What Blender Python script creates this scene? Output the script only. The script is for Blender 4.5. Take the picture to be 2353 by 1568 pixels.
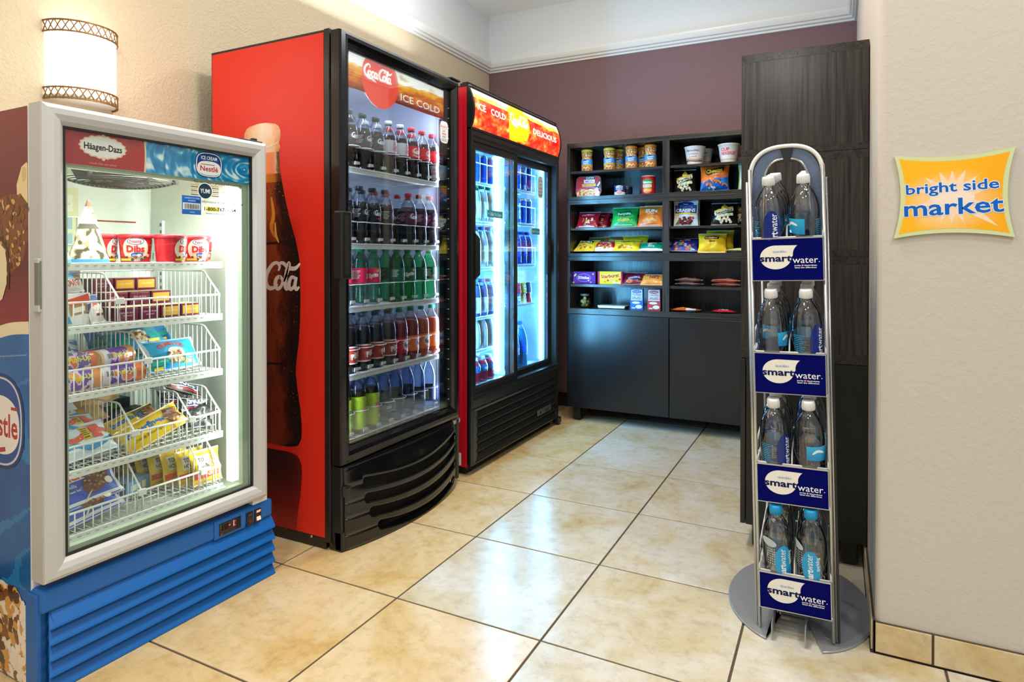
import bpy, bmesh, math, random
from math import sin, cos, pi, radians, sqrt, atan2, exp
from mathutils import Vector, Matrix, noise as mnoise

S = bpy.context.scene
COL = S.collection
for o in list(bpy.data.objects):
    bpy.data.objects.remove(o)

# ------------------------------------------------------------------ camera
cam = bpy.data.cameras.new('camera')
cam.sensor_width = 36.0
cam.sensor_fit = 'HORIZONTAL'
cam.lens = 22.58
cam.shift_y = -0.0767
cam.clip_start = 0.02
camo = bpy.data.objects.new('camera', cam)
camo.location = (1.268, -1.677, 1.106)
camo.rotation_euler = (radians(90 - 0.541), 0, radians(26.877))
COL.objects.link(camo)
S.camera = camo

# ------------------------------------------------------------------ view and world
S.view_settings.view_transform = 'Standard'
S.view_settings.look = 'None'
S.view_settings.gamma = 1.0
S.view_settings.use_curve_mapping = False
S.view_settings.exposure = 0.0
w = bpy.data.worlds.new('lobby')
S.world = w
w.use_nodes = True
w.node_tree.nodes['Background'].inputs[0].default_value = (1.0, 0.965, 0.92, 1)
w.node_tree.nodes['Background'].inputs[1].default_value = 0.45
S.cycles.transparent_max_bounces = 48
S.cycles.max_bounces = 10
S.cycles.glossy_bounces = 4
S.cycles.transmission_bounces = 8
S.cycles.caustics_reflective = False
S.cycles.caustics_refractive = False
S.cycles.sample_clamp_indirect = 4.0


def lamp(name, kind, loc, power, color=(1, 1, 1), size=0.2, size_y=None, aim=None, spot=None, blend=0.6, spread=None):
    L = bpy.data.lights.new(name, kind)
    L.energy = power
    L.color = color
    if kind == 'AREA':
        L.size = size
        if size_y:
            L.shape = 'RECTANGLE'
            L.size_y = size_y
        else:
            L.shape = 'DISK'
        if spread:
            L.spread = spread
    elif kind == 'SPOT':
        L.shadow_soft_size = size
        L.spot_size = spot
        L.spot_blend = blend
    else:
        L.shadow_soft_size = size
    o = bpy.data.objects.new(name, L)
    o.location = loc
    if aim is not None:
        d = Vector(aim) - Vector(loc)
        o.rotation_euler = d.to_track_quat('-Z', 'Y').to_euler()
    COL.objects.link(o)
    return o


WARM = (1.0, 0.90, 0.77)
COOL = (0.93, 0.97, 1.0)
# recessed ceiling lights of the room
for (x, y, p, c) in ((0.35, 1.35, 18, WARM), (0.45, 0.0, 24, WARM), (0.1, -1.5, 24, WARM), (2.2, -0.6, 20, COOL), (2.3, -2.3, 24, COOL), (0.8, -3.2, 24, COOL)):
    lamp('ceiling_light', 'AREA', (x, y, 2.95), p, c, 0.34, aim=(x, y, 0))
# uplight added in mid-air, no fixture, to brighten the raised white ceiling
lamp('uplight', 'AREA', (-0.18, 0.95, 2.42), 26, (0.96, 0.98, 1.0), 1.5, 1.9, aim=(-0.22, 0.95, 4))

# ------------------------------------------------------------------ materials


def lin(c):
    if isinstance(c, str):
        c = c.lstrip('#')
        c = tuple(int(c[i:i + 2], 16) / 255 for i in (0, 2, 4))
    return tuple(v / 12.92 if v <= 0.04045 else ((v + 0.055) / 1.055) ** 2.4 for v in c)


def nmat(name):
    m = bpy.data.materials.new(name)
    m.use_nodes = True
    return m, m.node_tree.nodes, m.node_tree.links, m.node_tree.nodes['Principled BSDF']


def pbr(name, col, rough=0.5, metal=0.0, bump=None, spec=0.5, coat=0.0, vary=None):
    m, N, L, b = nmat(name)
    b.inputs['Base Color'].default_value = (*lin(col), 1)
    b.inputs['Roughness'].default_value = rough
    b.inputs['Metallic'].default_value = metal
    b.inputs['Specular IOR Level'].default_value = spec
    b.inputs['Coat Weight'].default_value = coat
    tc = N.new('ShaderNodeTexCoord')
    if vary:
        n = N.new('ShaderNodeTexNoise')
        n.inputs['Scale'].default_value = vary[0]
        n.inputs['Detail'].default_value = 4
        L.new(tc.outputs['Object'], n.inputs['Vector'])
        r = N.new('ShaderNodeMix')
        r.data_type = 'RGBA'
        r.inputs[6].default_value = (*lin(col), 1)
        r.inputs[7].default_value = (*lin(vary[1]), 1)
        L.new(n.outputs['Fac'], r.inputs[0])
        L.new(r.outputs[2], b.inputs['Base Color'])
    if bump:
        n = N.new('ShaderNodeTexNoise')
        n.inputs['Scale'].default_value = bump[0]
        n.inputs['Detail'].default_value = 3
        L.new(tc.outputs['Object'], n.inputs['Vector'])
        bp = N.new('ShaderNodeBump')
        bp.inputs['Strength'].default_value = bump[1]
        bp.inputs['Distance'].default_value = bump[2] if len(bump) > 2 else 0.004
        L.new(n.outputs['Fac'], bp.inputs['Height'])
        L.new(bp.outputs['Normal'], b.inputs['Normal'])
    return m


def emis(name, col, k):
    m, N, L, b = nmat(name)
    b.inputs['Base Color'].default_value = (0.8, 0.8, 0.8, 1)
    b.inputs['Emission Color'].default_value = (*lin(col), 1)
    b.inputs['Emission Strength'].default_value = k
    return m


def clear(name, tint=(1, 1, 1), gloss=0.05, edge=0.35, edge_col=(0.75, 0.8, 0.85), ior=1.45, rough=0.02):
    """Thin clear plastic or glass: see-through, with a mirror gloss that grows towards grazing
    angles and a slightly denser wall where the sheet is seen edge-on."""
    m = bpy.data.materials.new(name)
    m.use_nodes = True
    N, L = m.node_tree.nodes, m.node_tree.links
    for n in list(N):
        N.remove(n)
    out = N.new('ShaderNodeOutputMaterial')
    t = N.new('ShaderNodeBsdfTransparent')
    g = N.new('ShaderNodeBsdfGlossy')
    g.inputs['Roughness'].default_value = rough
    lw = N.new('ShaderNodeLayerWeight')
    lw.inputs['Blend'].default_value = 0.25
    mx = N.new('ShaderNodeMix')
    mx.data_type = 'RGBA'
    mx.inputs[6].default_value = (*tint, 1)
    mx.inputs[7].default_value = (*[a * b for a, b in zip(tint, edge_col)], 1)
    L.new(lw.outputs['Facing'], mx.inputs[0])
    L.new(mx.outputs[2], t.inputs['Color'])
    f = N.new('ShaderNodeFresnel')
    f.inputs['IOR'].default_value = ior
    ad = N.new('ShaderNodeMath')
    ad.operation = 'MULTIPLY_ADD'
    L.new(f.outputs[0], ad.inputs[0])
    ad.inputs[1].default_value = edge
    ad.inputs[2].default_value = gloss
    ms = N.new('ShaderNodeMixShader')
    L.new(ad.outputs[0], ms.inputs[0])
    L.new(t.outputs[0], ms.inputs[1])
    L.new(g.outputs[0], ms.inputs[2])
    L.new(ms.outputs[0], out.inputs['Surface'])
    return m


def printed(name, rough=0.4, emit=0.0, coat=0.0, spec=0.35):
    m, N, L, b = nmat(name)
    a = N.new('ShaderNodeAttribute')
    a.attribute_name = 'ink'
    L.new(a.outputs['Color'], b.inputs['Base Color'])
    b.inputs['Roughness'].default_value = rough
    b.inputs['Specular IOR Level'].default_value = spec
    b.inputs['Coat Weight'].default_value = coat
    if emit:
        L.new(a.outputs['Color'], b.inputs['Emission Color'])
        b.inputs['Emission Strength'].default_value = emit
    return m


def stucco(name, col, s=90, k=0.35):
    m, N, L, b = nmat(name)
    b.inputs['Base Color'].default_value = (*lin(col), 1)
    b.inputs['Roughness'].default_value = 0.62
    b.inputs['Specular IOR Level'].default_value = 0.3
    tc = N.new('ShaderNodeTexCoord')
    n = N.new('ShaderNodeTexNoise')
    n.inputs['Scale'].default_value = s
    n.inputs['Detail'].default_value = 2.5
    n.inputs['Distortion'].default_value = 0.6
    L.new(tc.outputs['Object'], n.inputs['Vector'])
    rp = N.new('ShaderNodeValToRGB')
    rp.color_ramp.elements[0].position = 0.42
    rp.color_ramp.elements[1].position = 0.62
    L.new(n.outputs['Fac'], rp.inputs[0])
    bp = N.new('ShaderNodeBump')
    bp.inputs['Strength'].default_value = k
    bp.inputs['Distance'].default_value = 0.003
    L.new(rp.outputs[0], bp.inputs['Height'])
    L.new(bp.outputs['Normal'], b.inputs['Normal'])
    return m


def wood(name, c0, c1, axis='Z', rough=0.45):
    m, N, L, b = nmat(name)
    tc = N.new('ShaderNodeTexCoord')
    mp = N.new('ShaderNodeMapping')
    sc = {'Z': (38, 38, 1.1), 'X': (1.1, 38, 38)}[axis]
    mp.inputs['Scale'].default_value = sc
    L.new(tc.outputs['Object'], mp.inputs['Vector'])
    n = N.new('ShaderNodeTexNoise')
    n.inputs['Scale'].default_value = 2.0
    n.inputs['Detail'].default_value = 6
    n.inputs['Roughness'].default_value = 0.65
    n.inputs['Distortion'].default_value = 0.9
    L.new(mp.outputs[0], n.inputs['Vector'])
    rp = N.new('ShaderNodeValToRGB')
    e = rp.color_ramp.elements
    e[0].position = 0.34
    e[0].color = (*lin(c0), 1)
    e[1].position = 0.66
    e[1].color = (*lin(c1), 1)
    L.new(n.outputs['Fac'], rp.inputs[0])
    L.new(rp.outputs[0], b.inputs['Base Color'])
    b.inputs['Roughness'].default_value = rough
    b.inputs['Specular IOR Level'].default_value = 0.4
    bp = N.new('ShaderNodeBump')
    bp.inputs['Strength'].default_value = 0.12
    bp.inputs['Distance'].default_value = 0.001
    L.new(n.outputs['Fac'], bp.inputs['Height'])
    L.new(bp.outputs['Normal'], b.inputs['Normal'])
    return m


def tilemat(name):
    m, N, L, b = nmat(name)
    tc = N.new('ShaderNodeTexCoord')
    oi = N.new('ShaderNodeObjectInfo')
    mul = N.new('ShaderNodeVectorMath')
    mul.operation = 'SCALE'
    cmb = N.new('ShaderNodeCombineXYZ')
    L.new(oi.outputs['Random'], cmb.inputs[0])
    L.new(oi.outputs['Random'], cmb.inputs[1])
    L.new(cmb.outputs[0], mul.inputs[0])
    mul.inputs['Scale'].default_value = 37.0
    ad = N.new('ShaderNodeVectorMath')
    L.new(tc.outputs['Object'], ad.inputs[0])
    L.new(mul.outputs[0], ad.inputs[1])
    n1 = N.new('ShaderNodeTexNoise')
    n1.inputs['Scale'].default_value = 3.2
    n1.inputs['Detail'].default_value = 8
    n1.inputs['Roughness'].default_value = 0.62
    n1.inputs['Distortion'].default_value = 0.8
    L.new(ad.outputs[0], n1.inputs['Vector'])
    rp = N.new('ShaderNodeValToRGB')
    e = rp.color_ramp.elements
    e[0].position = 0.28
    e[0].color = (*lin('#ccb07c'), 1)
    e[1].position = 0.74
    e[1].color = (*lin('#e9e3d8'), 1)
    x = e.new(0.42)
    x.color = (*lin('#dac9a2'), 1)
    x = e.new(0.55)
    x.color = (*lin('#e3d8c2'), 1)
    L.new(n1.outputs['Fac'], rp.inputs[0])
    n2 = N.new('ShaderNodeTexNoise')
    n2.inputs['Scale'].default_value = 22
    n2.inputs['Detail'].default_value = 6
    n2.inputs['Roughness'].default_value = 0.7
    L.new(ad.outputs[0], n2.inputs['Vector'])
    r2 = N.new('ShaderNodeValToRGB')
    r2.color_ramp.elements[0].position = 0.3
    r2.color_ramp.elements[0].color = (0.62, 0.54, 0.44, 1)
    r2.color_ramp.elements[1].position = 0.52
    r2.color_ramp.elements[1].color = (1, 1, 1, 1)
    L.new(n2.outputs['Fac'], r2.inputs[0])
    mx = N.new('ShaderNodeMix')
    mx.data_type = 'RGBA'
    mx.blend_type = 'MULTIPLY'
    mx.inputs[0].default_value = 0.5
    L.new(rp.outputs[0], mx.inputs[6])
    L.new(r2.outputs[0], mx.inputs[7])
    tone = N.new('ShaderNodeMix')
    tone.data_type = 'RGBA'
    tone.blend_type = 'MULTIPLY'
    tone.inputs[0].default_value = 1.0
    L.new(mx.outputs[2], tone.inputs[6])
    L.new(oi.outputs['Color'], tone.inputs[7])
    L.new(tone.outputs[2], b.inputs['Base Color'])
    b.inputs['Roughness'].default_value = 0.24
    b.inputs['Specular IOR Level'].default_value = 0.5
    bp = N.new('ShaderNodeBump')
    bp.inputs['Strength'].default_value = 0.18
    bp.inputs['Distance'].default_value = 0.002
    L.new(n2.outputs['Fac'], bp.inputs['Height'])
    L.new(bp.outputs['Normal'], b.inputs['Normal'])
    return m


M = {}
M['wall_beige'] = stucco('wall_beige', '#c9baa0')
M['wall_pier'] = stucco('wall_pier', '#c9c1b6', 60, 0.13)
M['wall_purple'] = stucco('wall_purple', '#7b6065')
M['wall_white'] = stucco('wall_white', '#dee1e3', 90, 0.15)
M['ceiling'] = pbr('ceiling_white', '#f5f5f1', 0.8, bump=(120, 0.3))
M['trim'] = pbr('trim_white', '#e2e3e0', 0.35)
M['tile'] = tilemat('stone_tile')
M['grout'] = pbr('grout', '#57493a', 0.9, bump=(200, 0.5))
M['wood'] = wood('black_brown_wood', '#191614', '#48413c', 'Z', .22)
M['woodx'] = wood('black_brown_wood_across', '#1d1a17', '#403a35', 'X', .22)
M['door_black'] = pbr('black_laminate', '#18191b', 0.24, spec=0.5)
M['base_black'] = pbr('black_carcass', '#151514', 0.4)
M['leg_black'] = pbr('black_plastic', '#101010', 0.5)
M['black_gloss'] = pbr('black_gloss', '#0c0c0d', 0.18, coat=0.3)
M['black_satin'] = pbr('black_satin', '#1b1b1b', 0.33)
M['black_matte'] = pbr('black_matte', '#070707', 0.7)
M['white_frame'] = pbr('white_frame', '#bfbfbf', 0.3)
M['white_paint'] = pbr('white_paint', '#e4e4e0', 0.4)
M['liner'] = pbr('white_liner', '#e2ebe0', 0.45)
M['liner_cool'] = pbr('cool_liner', '#dfe6f2', 0.45)
M['wire'] = pbr('white_wire', '#f0f2ee', 0.35)
M['dark_wire'] = pbr('dark_wire', '#3a3a36', 0.4, 0.3)
M['blue_plastic'] = pbr('blue_plastic', '#0a62b4', 0.42)
M['steel'] = pbr('steel', '#c9cac6', 0.28, 0.9)
M['chrome'] = pbr('chrome', '#d8d8d8', 0.12, 1.0)
M['grey_metal'] = pbr('grey_metal', '#a9acb0', 0.4, 0.5)
M['bronze'] = pbr('bronze', '#8c6a3c', 0.4, 0.5)
M['print'] = printed('printed_matte', 0.5, spec=.14)
M['sign_ink'] = printed('sign_ink', 0.6, spec=.03)
M['print_gloss'] = printed('printed_gloss', 0.25, coat=0.25)
M['print_lit'] = printed('printed_backlit', 0.4, 0.85)
M['glass'] = clear('door_glass', (0.97, 0.99, 0.98), 0.015, 0.55, (0.9, 0.95, 0.93))
M['pet'] = clear('clear_bottle_plastic', (0.985, 0.99, 0.993), 0.085, 0.9, (0.70, 0.76, 0.82))
M['lamp_glass'] = emis('lamp_diffuser', '#fff6ea', 2.6)
M['led'] = emis('led_strip', '#dfe8ff', 2.0)
M['pet_soda'] = clear('soda_bottle_plastic', (0.97, 0.98, 0.99), 0.02, 0.5, (0.6, 0.65, 0.72))


def solid(hexcol, rough=0.4, coat=0.0):
    k = ('solid', hexcol, rough, coat)
    if k not in M:
        M[k] = pbr('plastic_' + hexcol.lstrip('#'), hexcol, rough, coat=coat)
    return M[k]


# ------------------------------------------------------------------ mesh builder


class MB:
    def __init__(s):
        s.v, s.f, s.m, s.c, s.s = [], [], [], [], []

    def add(s, verts, faces, mi=0, col=None, smooth=False):
        k = len(s.v)
        s.v.extend([tuple(p) for p in verts])
        for i, f in enumerate(faces):
            s.f.append(tuple(k + j for j in f))
            s.m.append(mi)
            s.c.append(col[i] if isinstance(col, list) else col)
            s.s.append(smooth)
        return s

    def box(s, x0, x1, y0, y1, z0, z1, mi=0, col=None, ch=0.0):
        if ch <= 0:
            v = [(x, y, z) for z in (z0, z1) for y in (y0, y1) for x in (x0, x1)]
            return s.add(v, [(0, 2, 3, 1), (4, 5, 7, 6), (0, 1, 5, 4), (2, 6, 7, 3), (0, 4, 6, 2), (1, 3, 7, 5)], mi, col)
        bm = bmesh.new()
        bmesh.ops.create_cube(bm, size=1)
        for q in bm.verts:
            q.co = Vector(((x0 + x1) / 2 + q.co.x * (x1 - x0), (y0 + y1) / 2 + q.co.y * (y1 - y0), (z0 + z1) / 2 + q.co.z * (z1 - z0)))
        bmesh.ops.bevel(bm, geom=bm.edges[:], offset=ch, segments=2, profile=0.5, affect='EDGES')
        bm.verts.index_update()
        s.add([q.co[:] for q in bm.verts], [[q.index for q in f.verts] for f in bm.faces], mi, col)
        bm.free()
        return s

    def lathe(s, prof, n=24, c=(0, 0, 0), mi=0, smooth=True, col=None, a0=0.0, a1=2 * pi, cap=True):
        full = abs(a1 - a0 - 2 * pi) < 1e-6
        k = n if full else n + 1
        v, f = [], []
        for (r, z) in prof:
            for i in range(k):
                a = a0 + (a1 - a0) * i / n
                v.append((c[0] + r * cos(a), c[1] + r * sin(a), c[2] + z))
        for j in range(len(prof) - 1):
            for i in range(n):
                i2 = (i + 1) % k
                f.append((j * k + i, j * k + i2, (j + 1) * k + i2, (j + 1) * k + i))
        if cap and full:
            if prof[0][0] > 1e-5:
                f.append(tuple(range(k))[::-1])
            if prof[-1][0] > 1e-5:
                f.append(tuple((len(prof) - 1) * k + i for i in range(k)))
        return s.add(v, f, mi, col, smooth)

    def tube(s, pts, r=0.003, n=6, closed=False, mi=0, col=None):
        P = [Vector(p) for p in pts]
        k = len(P)
        v, f = [], []
        up = Vector((0, 0, 1))
        for i, p in enumerate(P):
            a = P[(i - 1) % k] if (closed or i > 0) else p
            b = P[(i + 1) % k] if (closed or i < k - 1) else p
            t = (b - a).normalized()
            u = t.cross(up)
            if u.length < 1e-3:
                u = t.cross(Vector((0, 1, 0)))
            u.normalize()
            w2 = t.cross(u)
            for j in range(n):
                q = 2 * pi * j / n
                v.append(p + u * (r * cos(q)) + w2 * (r * sin(q)))
        for i in range(k if closed else k - 1):
            i2 = (i + 1) % k
            for j in range(n):
                j2 = (j + 1) % n
                f.append((i * n + j, i * n + j2, i2 * n + j2, i2 * n + j))
        if not closed:
            f.append(tuple(range(n))[::-1])
            f.append(tuple((k - 1) * n + j for j in range(n)))
        return s.add(v, f, mi, col, True)

    def prism(s, poly, a, b, axis='y', mi=0, col=None, smooth=False):
        """Extrude a 2D polygon: axis y -> poly is (x,z); axis x -> (y,z); axis z -> (x,y)."""
        def P(p, t):
            return {'y': (p[0], t, p[1]), 'x': (t, p[0], p[1]), 'z': (p[0], p[1], t)}[axis]
        k = len(poly)
        v = [P(p, a) for p in poly] + [P(p, b) for p in poly]
        s.add(v, [tuple(range(k)), tuple(range(k, 2 * k))[::-1]], mi, col)
        s.add(v, [(i, (i + 1) % k, k + (i + 1) % k, k + i) for i in range(k)], mi, col, smooth)
        return s

    def frame(s, x0, x1, z0, z1, wl, wr, wb, wt, prof, mi=0):
        """Mitred rectangular frame; prof is a list of (t, y): t 0 outer edge .. 1 inner edge."""
        v, f = [], []
        for (t, y) in prof:
            a, b, c, d = x0 + wl * t, x1 - wr * t, z0 + wb * t, z1 - wt * t
            v += [(a, y, c), (b, y, c), (b, y, d), (a, y, d)]
        for j in range(len(prof) - 1):
            for i in range(4):
                i2 = (i + 1) % 4
                f.append((j * 4 + i, j * 4 + i2, j * 4 + 4 + i2, j * 4 + 4 + i))
        return s.add(v, f, mi)

    def grid(s, fn, nu, nv, mi=0, colfn=None, smooth=True):
        v = [fn(i / nu, j / nv) for j in range(nv + 1) for i in range(nu + 1)]
        f, c = [], []
        for j in range(nv):
            for i in range(nu):
                f.append((j * (nu + 1) + i, j * (nu + 1) + i + 1, (j + 1) * (nu + 1) + i + 1, (j + 1) * (nu + 1) + i))
                c.append(lin3(colfn((i + 0.5) / nu, (j + 0.5) / nv)) if colfn else None)
        return s.add(v, f, mi, c if colfn else None, smooth)

    def mesh(s, name):
        me = bpy.data.meshes.new(name)
        me.from_pydata(s.v, [], s.f)
        if any(c is not None for c in s.c):
            at = me.color_attributes.new('ink', 'FLOAT_COLOR', 'CORNER')
            buf = []
            for f, c in zip(s.f, s.c):
                buf.extend((*(c or (0.8, 0.8, 0.8)), 1.0) * len(f))
            at.data.foreach_set('color', buf)
        me.polygons.foreach_set('material_index', s.m)
        me.polygons.foreach_set('use_smooth', s.s)
        me.update()
        return me


def lin3(c):
    if isinstance(c, str):
        return lin(c)
    return c


def obj(name, mb, mats, parent=None, loc=(0, 0, 0), rot=None):
    me = mb if isinstance(mb, bpy.types.Mesh) else mb.mesh(name)
    if not isinstance(mats, (list, tuple)):
        mats = [mats]
    if len(me.materials) == 0:
        for q in mats:
            me.materials.append(M[q] if not isinstance(q, bpy.types.Material) else q)
    o = bpy.data.objects.new(name, me)
    COL.objects.link(o)
    o.location = loc
    if rot:
        o.rotation_euler = rot
    if parent:
        o.parent = parent
    return o


def tag(o, label, cat, group=None, kind=None):
    o['label'] = label
    o['category'] = cat
    if group:
        o['group'] = group
    if kind:
        o['kind'] = kind
    return o


def thing(name, label, cat, loc=(0, 0, 0), rz=0.0, group=None, rot=None):
    o = bpy.data.objects.new(name, None)
    o.empty_display_size = 0.05
    COL.objects.link(o)
    o.location = loc
    o.rotation_euler = rot or (0, 0, rz)
    return tag(o, label, cat, group)


def dup(root, loc, rz, label, group=None, rot=None):
    r = root.copy()
    COL.objects.link(r)
    r.location = loc
    r.rotation_euler = rot or (0, 0, rz)
    r['label'] = label
    if group:
        r['group'] = group
    for ch in list(root.children):
        c = ch.copy()
        COL.objects.link(c)
        c.parent = r
        for g in ch.children:
            d = g.copy()
            COL.objects.link(d)
            d.parent = c
    return r


def struct(name, mb, mats, parent=None, loc=(0, 0, 0)):
    o = obj(name, mb, mats, parent, loc)
    if parent is None:
        o['kind'] = 'structure'
    return o


# ------------------------------------------------------------------ flat print
_TXT = {}


def text_tris(t, bold=0.0, shear=0.0):
    k = (t, bold, shear)
    if k in _TXT:
        return _TXT[k]
    cu = bpy.data.curves.new('txt', 'FONT')
    cu.body = t
    cu.offset = bold
    cu.shear = shear
    cu.resolution_u = 2
    o = bpy.data.objects.new('txt', cu)
    COL.objects.link(o)
    dg = bpy.context.evaluated_depsgraph_get()
    me = bpy.data.meshes.new_from_object(o.evaluated_get(dg))
    V = [(p.co.x, p.co.y) for p in me.vertices]
    T = [[V[i] for i in p.vertices] for p in me.polygons]
    bpy.data.objects.remove(o)
    bpy.data.curves.remove(cu)
    bpy.data.meshes.remove(me)
    xs = [p[0] for t_ in T for p in t_] or [0, 1]
    ys = [p[1] for t_ in T for p in t_] or [0, 1]
    r = (T, min(xs), max(xs), min(ys), max(ys))
    _TXT[k] = r
    return r


def clip_u(poly, a, keep_ge):
    out = []
    n = len(poly)
    for i in range(n):
        p, q = poly[i], poly[(i + 1) % n]
        ip = (p[0] >= a) if keep_ge else (p[0] <= a)
        iq = (q[0] >= a) if keep_ge else (q[0] <= a)
        if ip:
            out.append(p)
        if ip != iq:
            t = (a - p[0]) / (q[0] - p[0])
            out.append((a, p[1] + t * (q[1] - p[1])))
    return out


class Ink:
    """Draws flat coloured shapes in (u, v) and lays them on a surface given by fmap(u, v, height)."""

    def __init__(s, fmap, step=None, mb=None, mi=0, lift=0.00012, vstep=None):
        s.f, s.step, s.mb, s.mi, s.lift, s.n, s.vstep = fmap, step, mb or MB(), mi, lift, 1, vstep
        s.clip = None

    def _emit(s, poly, col):
        if s.clip:
            a, b, c, d = s.clip
            poly = clip_u(clip_u(poly, a, True), b, False)
            if len(poly) < 3:
                return
            q = [(y, x) for x, y in poly]
            q = clip_u(clip_u(q, c, True), d, False)
            if len(q) < 3:
                return
            poly = [(y, x) for x, y in q]
        pieces = [poly]
        if s.step:
            us = [p[0] for p in poly]
            lo, hi = min(us), max(us)
            if hi - lo > s.step:
                pieces = []
                k = math.floor(lo / s.step)
                rest = poly
                while (k + 1) * s.step < hi:
                    a = (k + 1) * s.step
                    q = clip_u(rest, a, False)
                    if len(q) > 2:
                        pieces.append(q)
                    rest = clip_u(rest, a, True)
                    k += 1
                if len(rest) > 2:
                    pieces.append(rest)
        if s.vstep:
            p2 = []
            for q0 in pieces:
                rest = [(y, x) for x, y in q0]
                lo, hi = min(p[0] for p in rest), max(p[0] for p in rest)
                k = math.floor(lo / s.vstep)
                while (k + 1) * s.vstep < hi:
                    a = (k + 1) * s.vstep
                    q = clip_u(rest, a, False)
                    if len(q) > 2:
                        p2.append([(y, x) for x, y in q])
                    rest = clip_u(rest, a, True)
                    k += 1
                if len(rest) > 2:
                    p2.append([(y, x) for x, y in rest])
            pieces = p2
        h = s.n * s.lift
        for q in pieces:
            s.mb.add([s.f(u, v, h) for u, v in q], [tuple(range(len(q)))], s.mi, col)

    def poly(s, pts, col):
        """pts: convex polygon"""
        s._emit(list(pts), lin3(col))
        s.n += 1
        return s

    def fan(s, pts, col, c=None):
        """star-shaped polygon about its centre"""
        cx = c[0] if c else sum(p[0] for p in pts) / len(pts)
        cy = c[1] if c else sum(p[1] for p in pts) / len(pts)
        cl = lin3(col)
        for i in range(len(pts)):
            s._emit([(cx, cy), pts[i], pts[(i + 1) % len(pts)]], cl)
        s.n += 1
        return s

    def rect(s, u0, v0, u1, v1, col):
        return s.poly([(u0, v0), (u1, v0), (u1, v1), (u0, v1)], col)

    def ell(s, cu, cv, ru, rv, col, n=28, rot=0.0, p=2.0):
        pts = []
        for i in range(n):
            a = 2 * pi * i / n
            c_, s_ = cos(a), sin(a)
            x = ru * math.copysign(abs(c_) ** (2 / p), c_)
            y = rv * math.copysign(abs(s_) ** (2 / p), s_)
            pts.append((cu + x * cos(rot) - y * sin(rot), cv + x * sin(rot) + y * cos(rot)))
        return s.poly(pts, col)

    def text(s, t, cu, cv, h, col, bold=0.0, shear=0.0, w=None, rot=0.0, xs=1.0, align='C', ref=None):
        T, x0, x1, y0, y1 = text_tris(t, bold, shear)
        if ref is not None:
            _, x0, x1, y0, y1 = text_tris(t, ref, shear)
        k = h / 0.72
        kx = k * xs
        if w:
            kx = w / max(1e-6, x1 - x0)
        ox = {'C': (x0 + x1) / 2, 'L': x0, 'R': x1}[align]
        cl = lin3(col)
        cr, sr = cos(rot), sin(rot)
        for tri in T:
            q = []
            for (x, y) in tri:
                a, b = (x - ox) * kx, (y - 0.36) * k
                q.append((cu + a * cr - b * sr, cv + a * sr + b * cr))
            s._emit(q, cl)
        s.n += 1
        return s

    def stroke(s, pts, w, col, smooth=3, taper=False):
        if smooth:
            pts = catmull(pts, smooth)
        cl = lin3(col)
        n = len(pts)
        L_, R_ = [], []
        for i, p in enumerate(pts):
            a, b = pts[max(0, i - 1)], pts[min(n - 1, i + 1)]
            dx, dy = b[0] - a[0], b[1] - a[1]
            d = sqrt(dx * dx + dy * dy) or 1
            ww = w / 2
            if taper:
                ww *= 0.35 + 0.65 * sin(pi * min(1, max(0, i / (n - 1))))
            if len(p) > 2:
                ww *= p[2]
            L_.append((p[0] - dy / d * ww, p[1] + dx / d * ww))
            R_.append((p[0] + dy / d * ww, p[1] - dx / d * ww))
        for i in range(n - 1):
            s._emit([L_[i], R_[i], R_[i + 1], L_[i + 1]], cl)
        s.n += 1
        return s

    def field(s, u0, v0, u1, v1, nu, nv, fn):
        for j in range(nv):
            for i in range(nu):
                a, b = u0 + (u1 - u0) * i / nu, u0 + (u1 - u0) * (i + 1) / nu
                c, d = v0 + (v1 - v0) * j / nv, v0 + (v1 - v0) * (j + 1) / nv
                col = fn((i + 0.5) / nu, (j + 0.5) / nv)
                if col is not None:
                    s._emit([(a, c), (b, c), (b, d), (a, d)], lin3(col))
        s.n += 1
        return s


def catmull(pts, k):
    out = []
    n = len(pts)
    dim = len(pts[0])
    for i in range(n - 1):
        p0, p1, p2, p3 = pts[max(0, i - 1)], pts[i], pts[i + 1], pts[min(n - 1, i + 2)]
        for j in range(k):
            t = j / k
            q = []
            for d in range(dim):
                a, b, c, e = p0[d], p1[d], p2[d], p3[d]
                q.append(0.5 * (2 * b + (c - a) * t + (2 * a - 5 * b + 4 * c - e) * t * t + (3 * b - a - 3 * c + e) * t ** 3))
            out.append(tuple(q))
    out.append(tuple(pts[-1]))
    return out


def mix(a, b, t):
    t = max(0.0, min(1.0, t))
    a, b = lin3(a), lin3(b)
    return tuple(p + (q - p) * t for p, q in zip(a, b))


def ramp(stops, t):
    if t <= stops[0][0]:
        return lin3(stops[0][1])
    for (a, ca), (b, cb) in zip(stops, stops[1:]):
        if t <= b:
            return mix(ca, cb, (t - a) / max(1e-6, b - a))
    return lin3(stops[-1][1])


def ns(x, y, z=0.0):
    return mnoise.noise((x, y, z))


def flat(x0, z0, y, sx=1):
    """fmap for a vertical front at depth y facing -Y: u runs right, v up"""
    return lambda u, v, h: (x0 + sx * u, y - h, z0 + v)


def wrap(r, z0=0.0, cone=0.0):
    """fmap around a vertical cylinder, u=0 in front (-Y)"""
    def f(u, v, h):
        rr = (r + cone * v) + h
        a = u / r
        return (rr * sin(a), -rr * cos(a), z0 + v)
    return f


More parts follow.
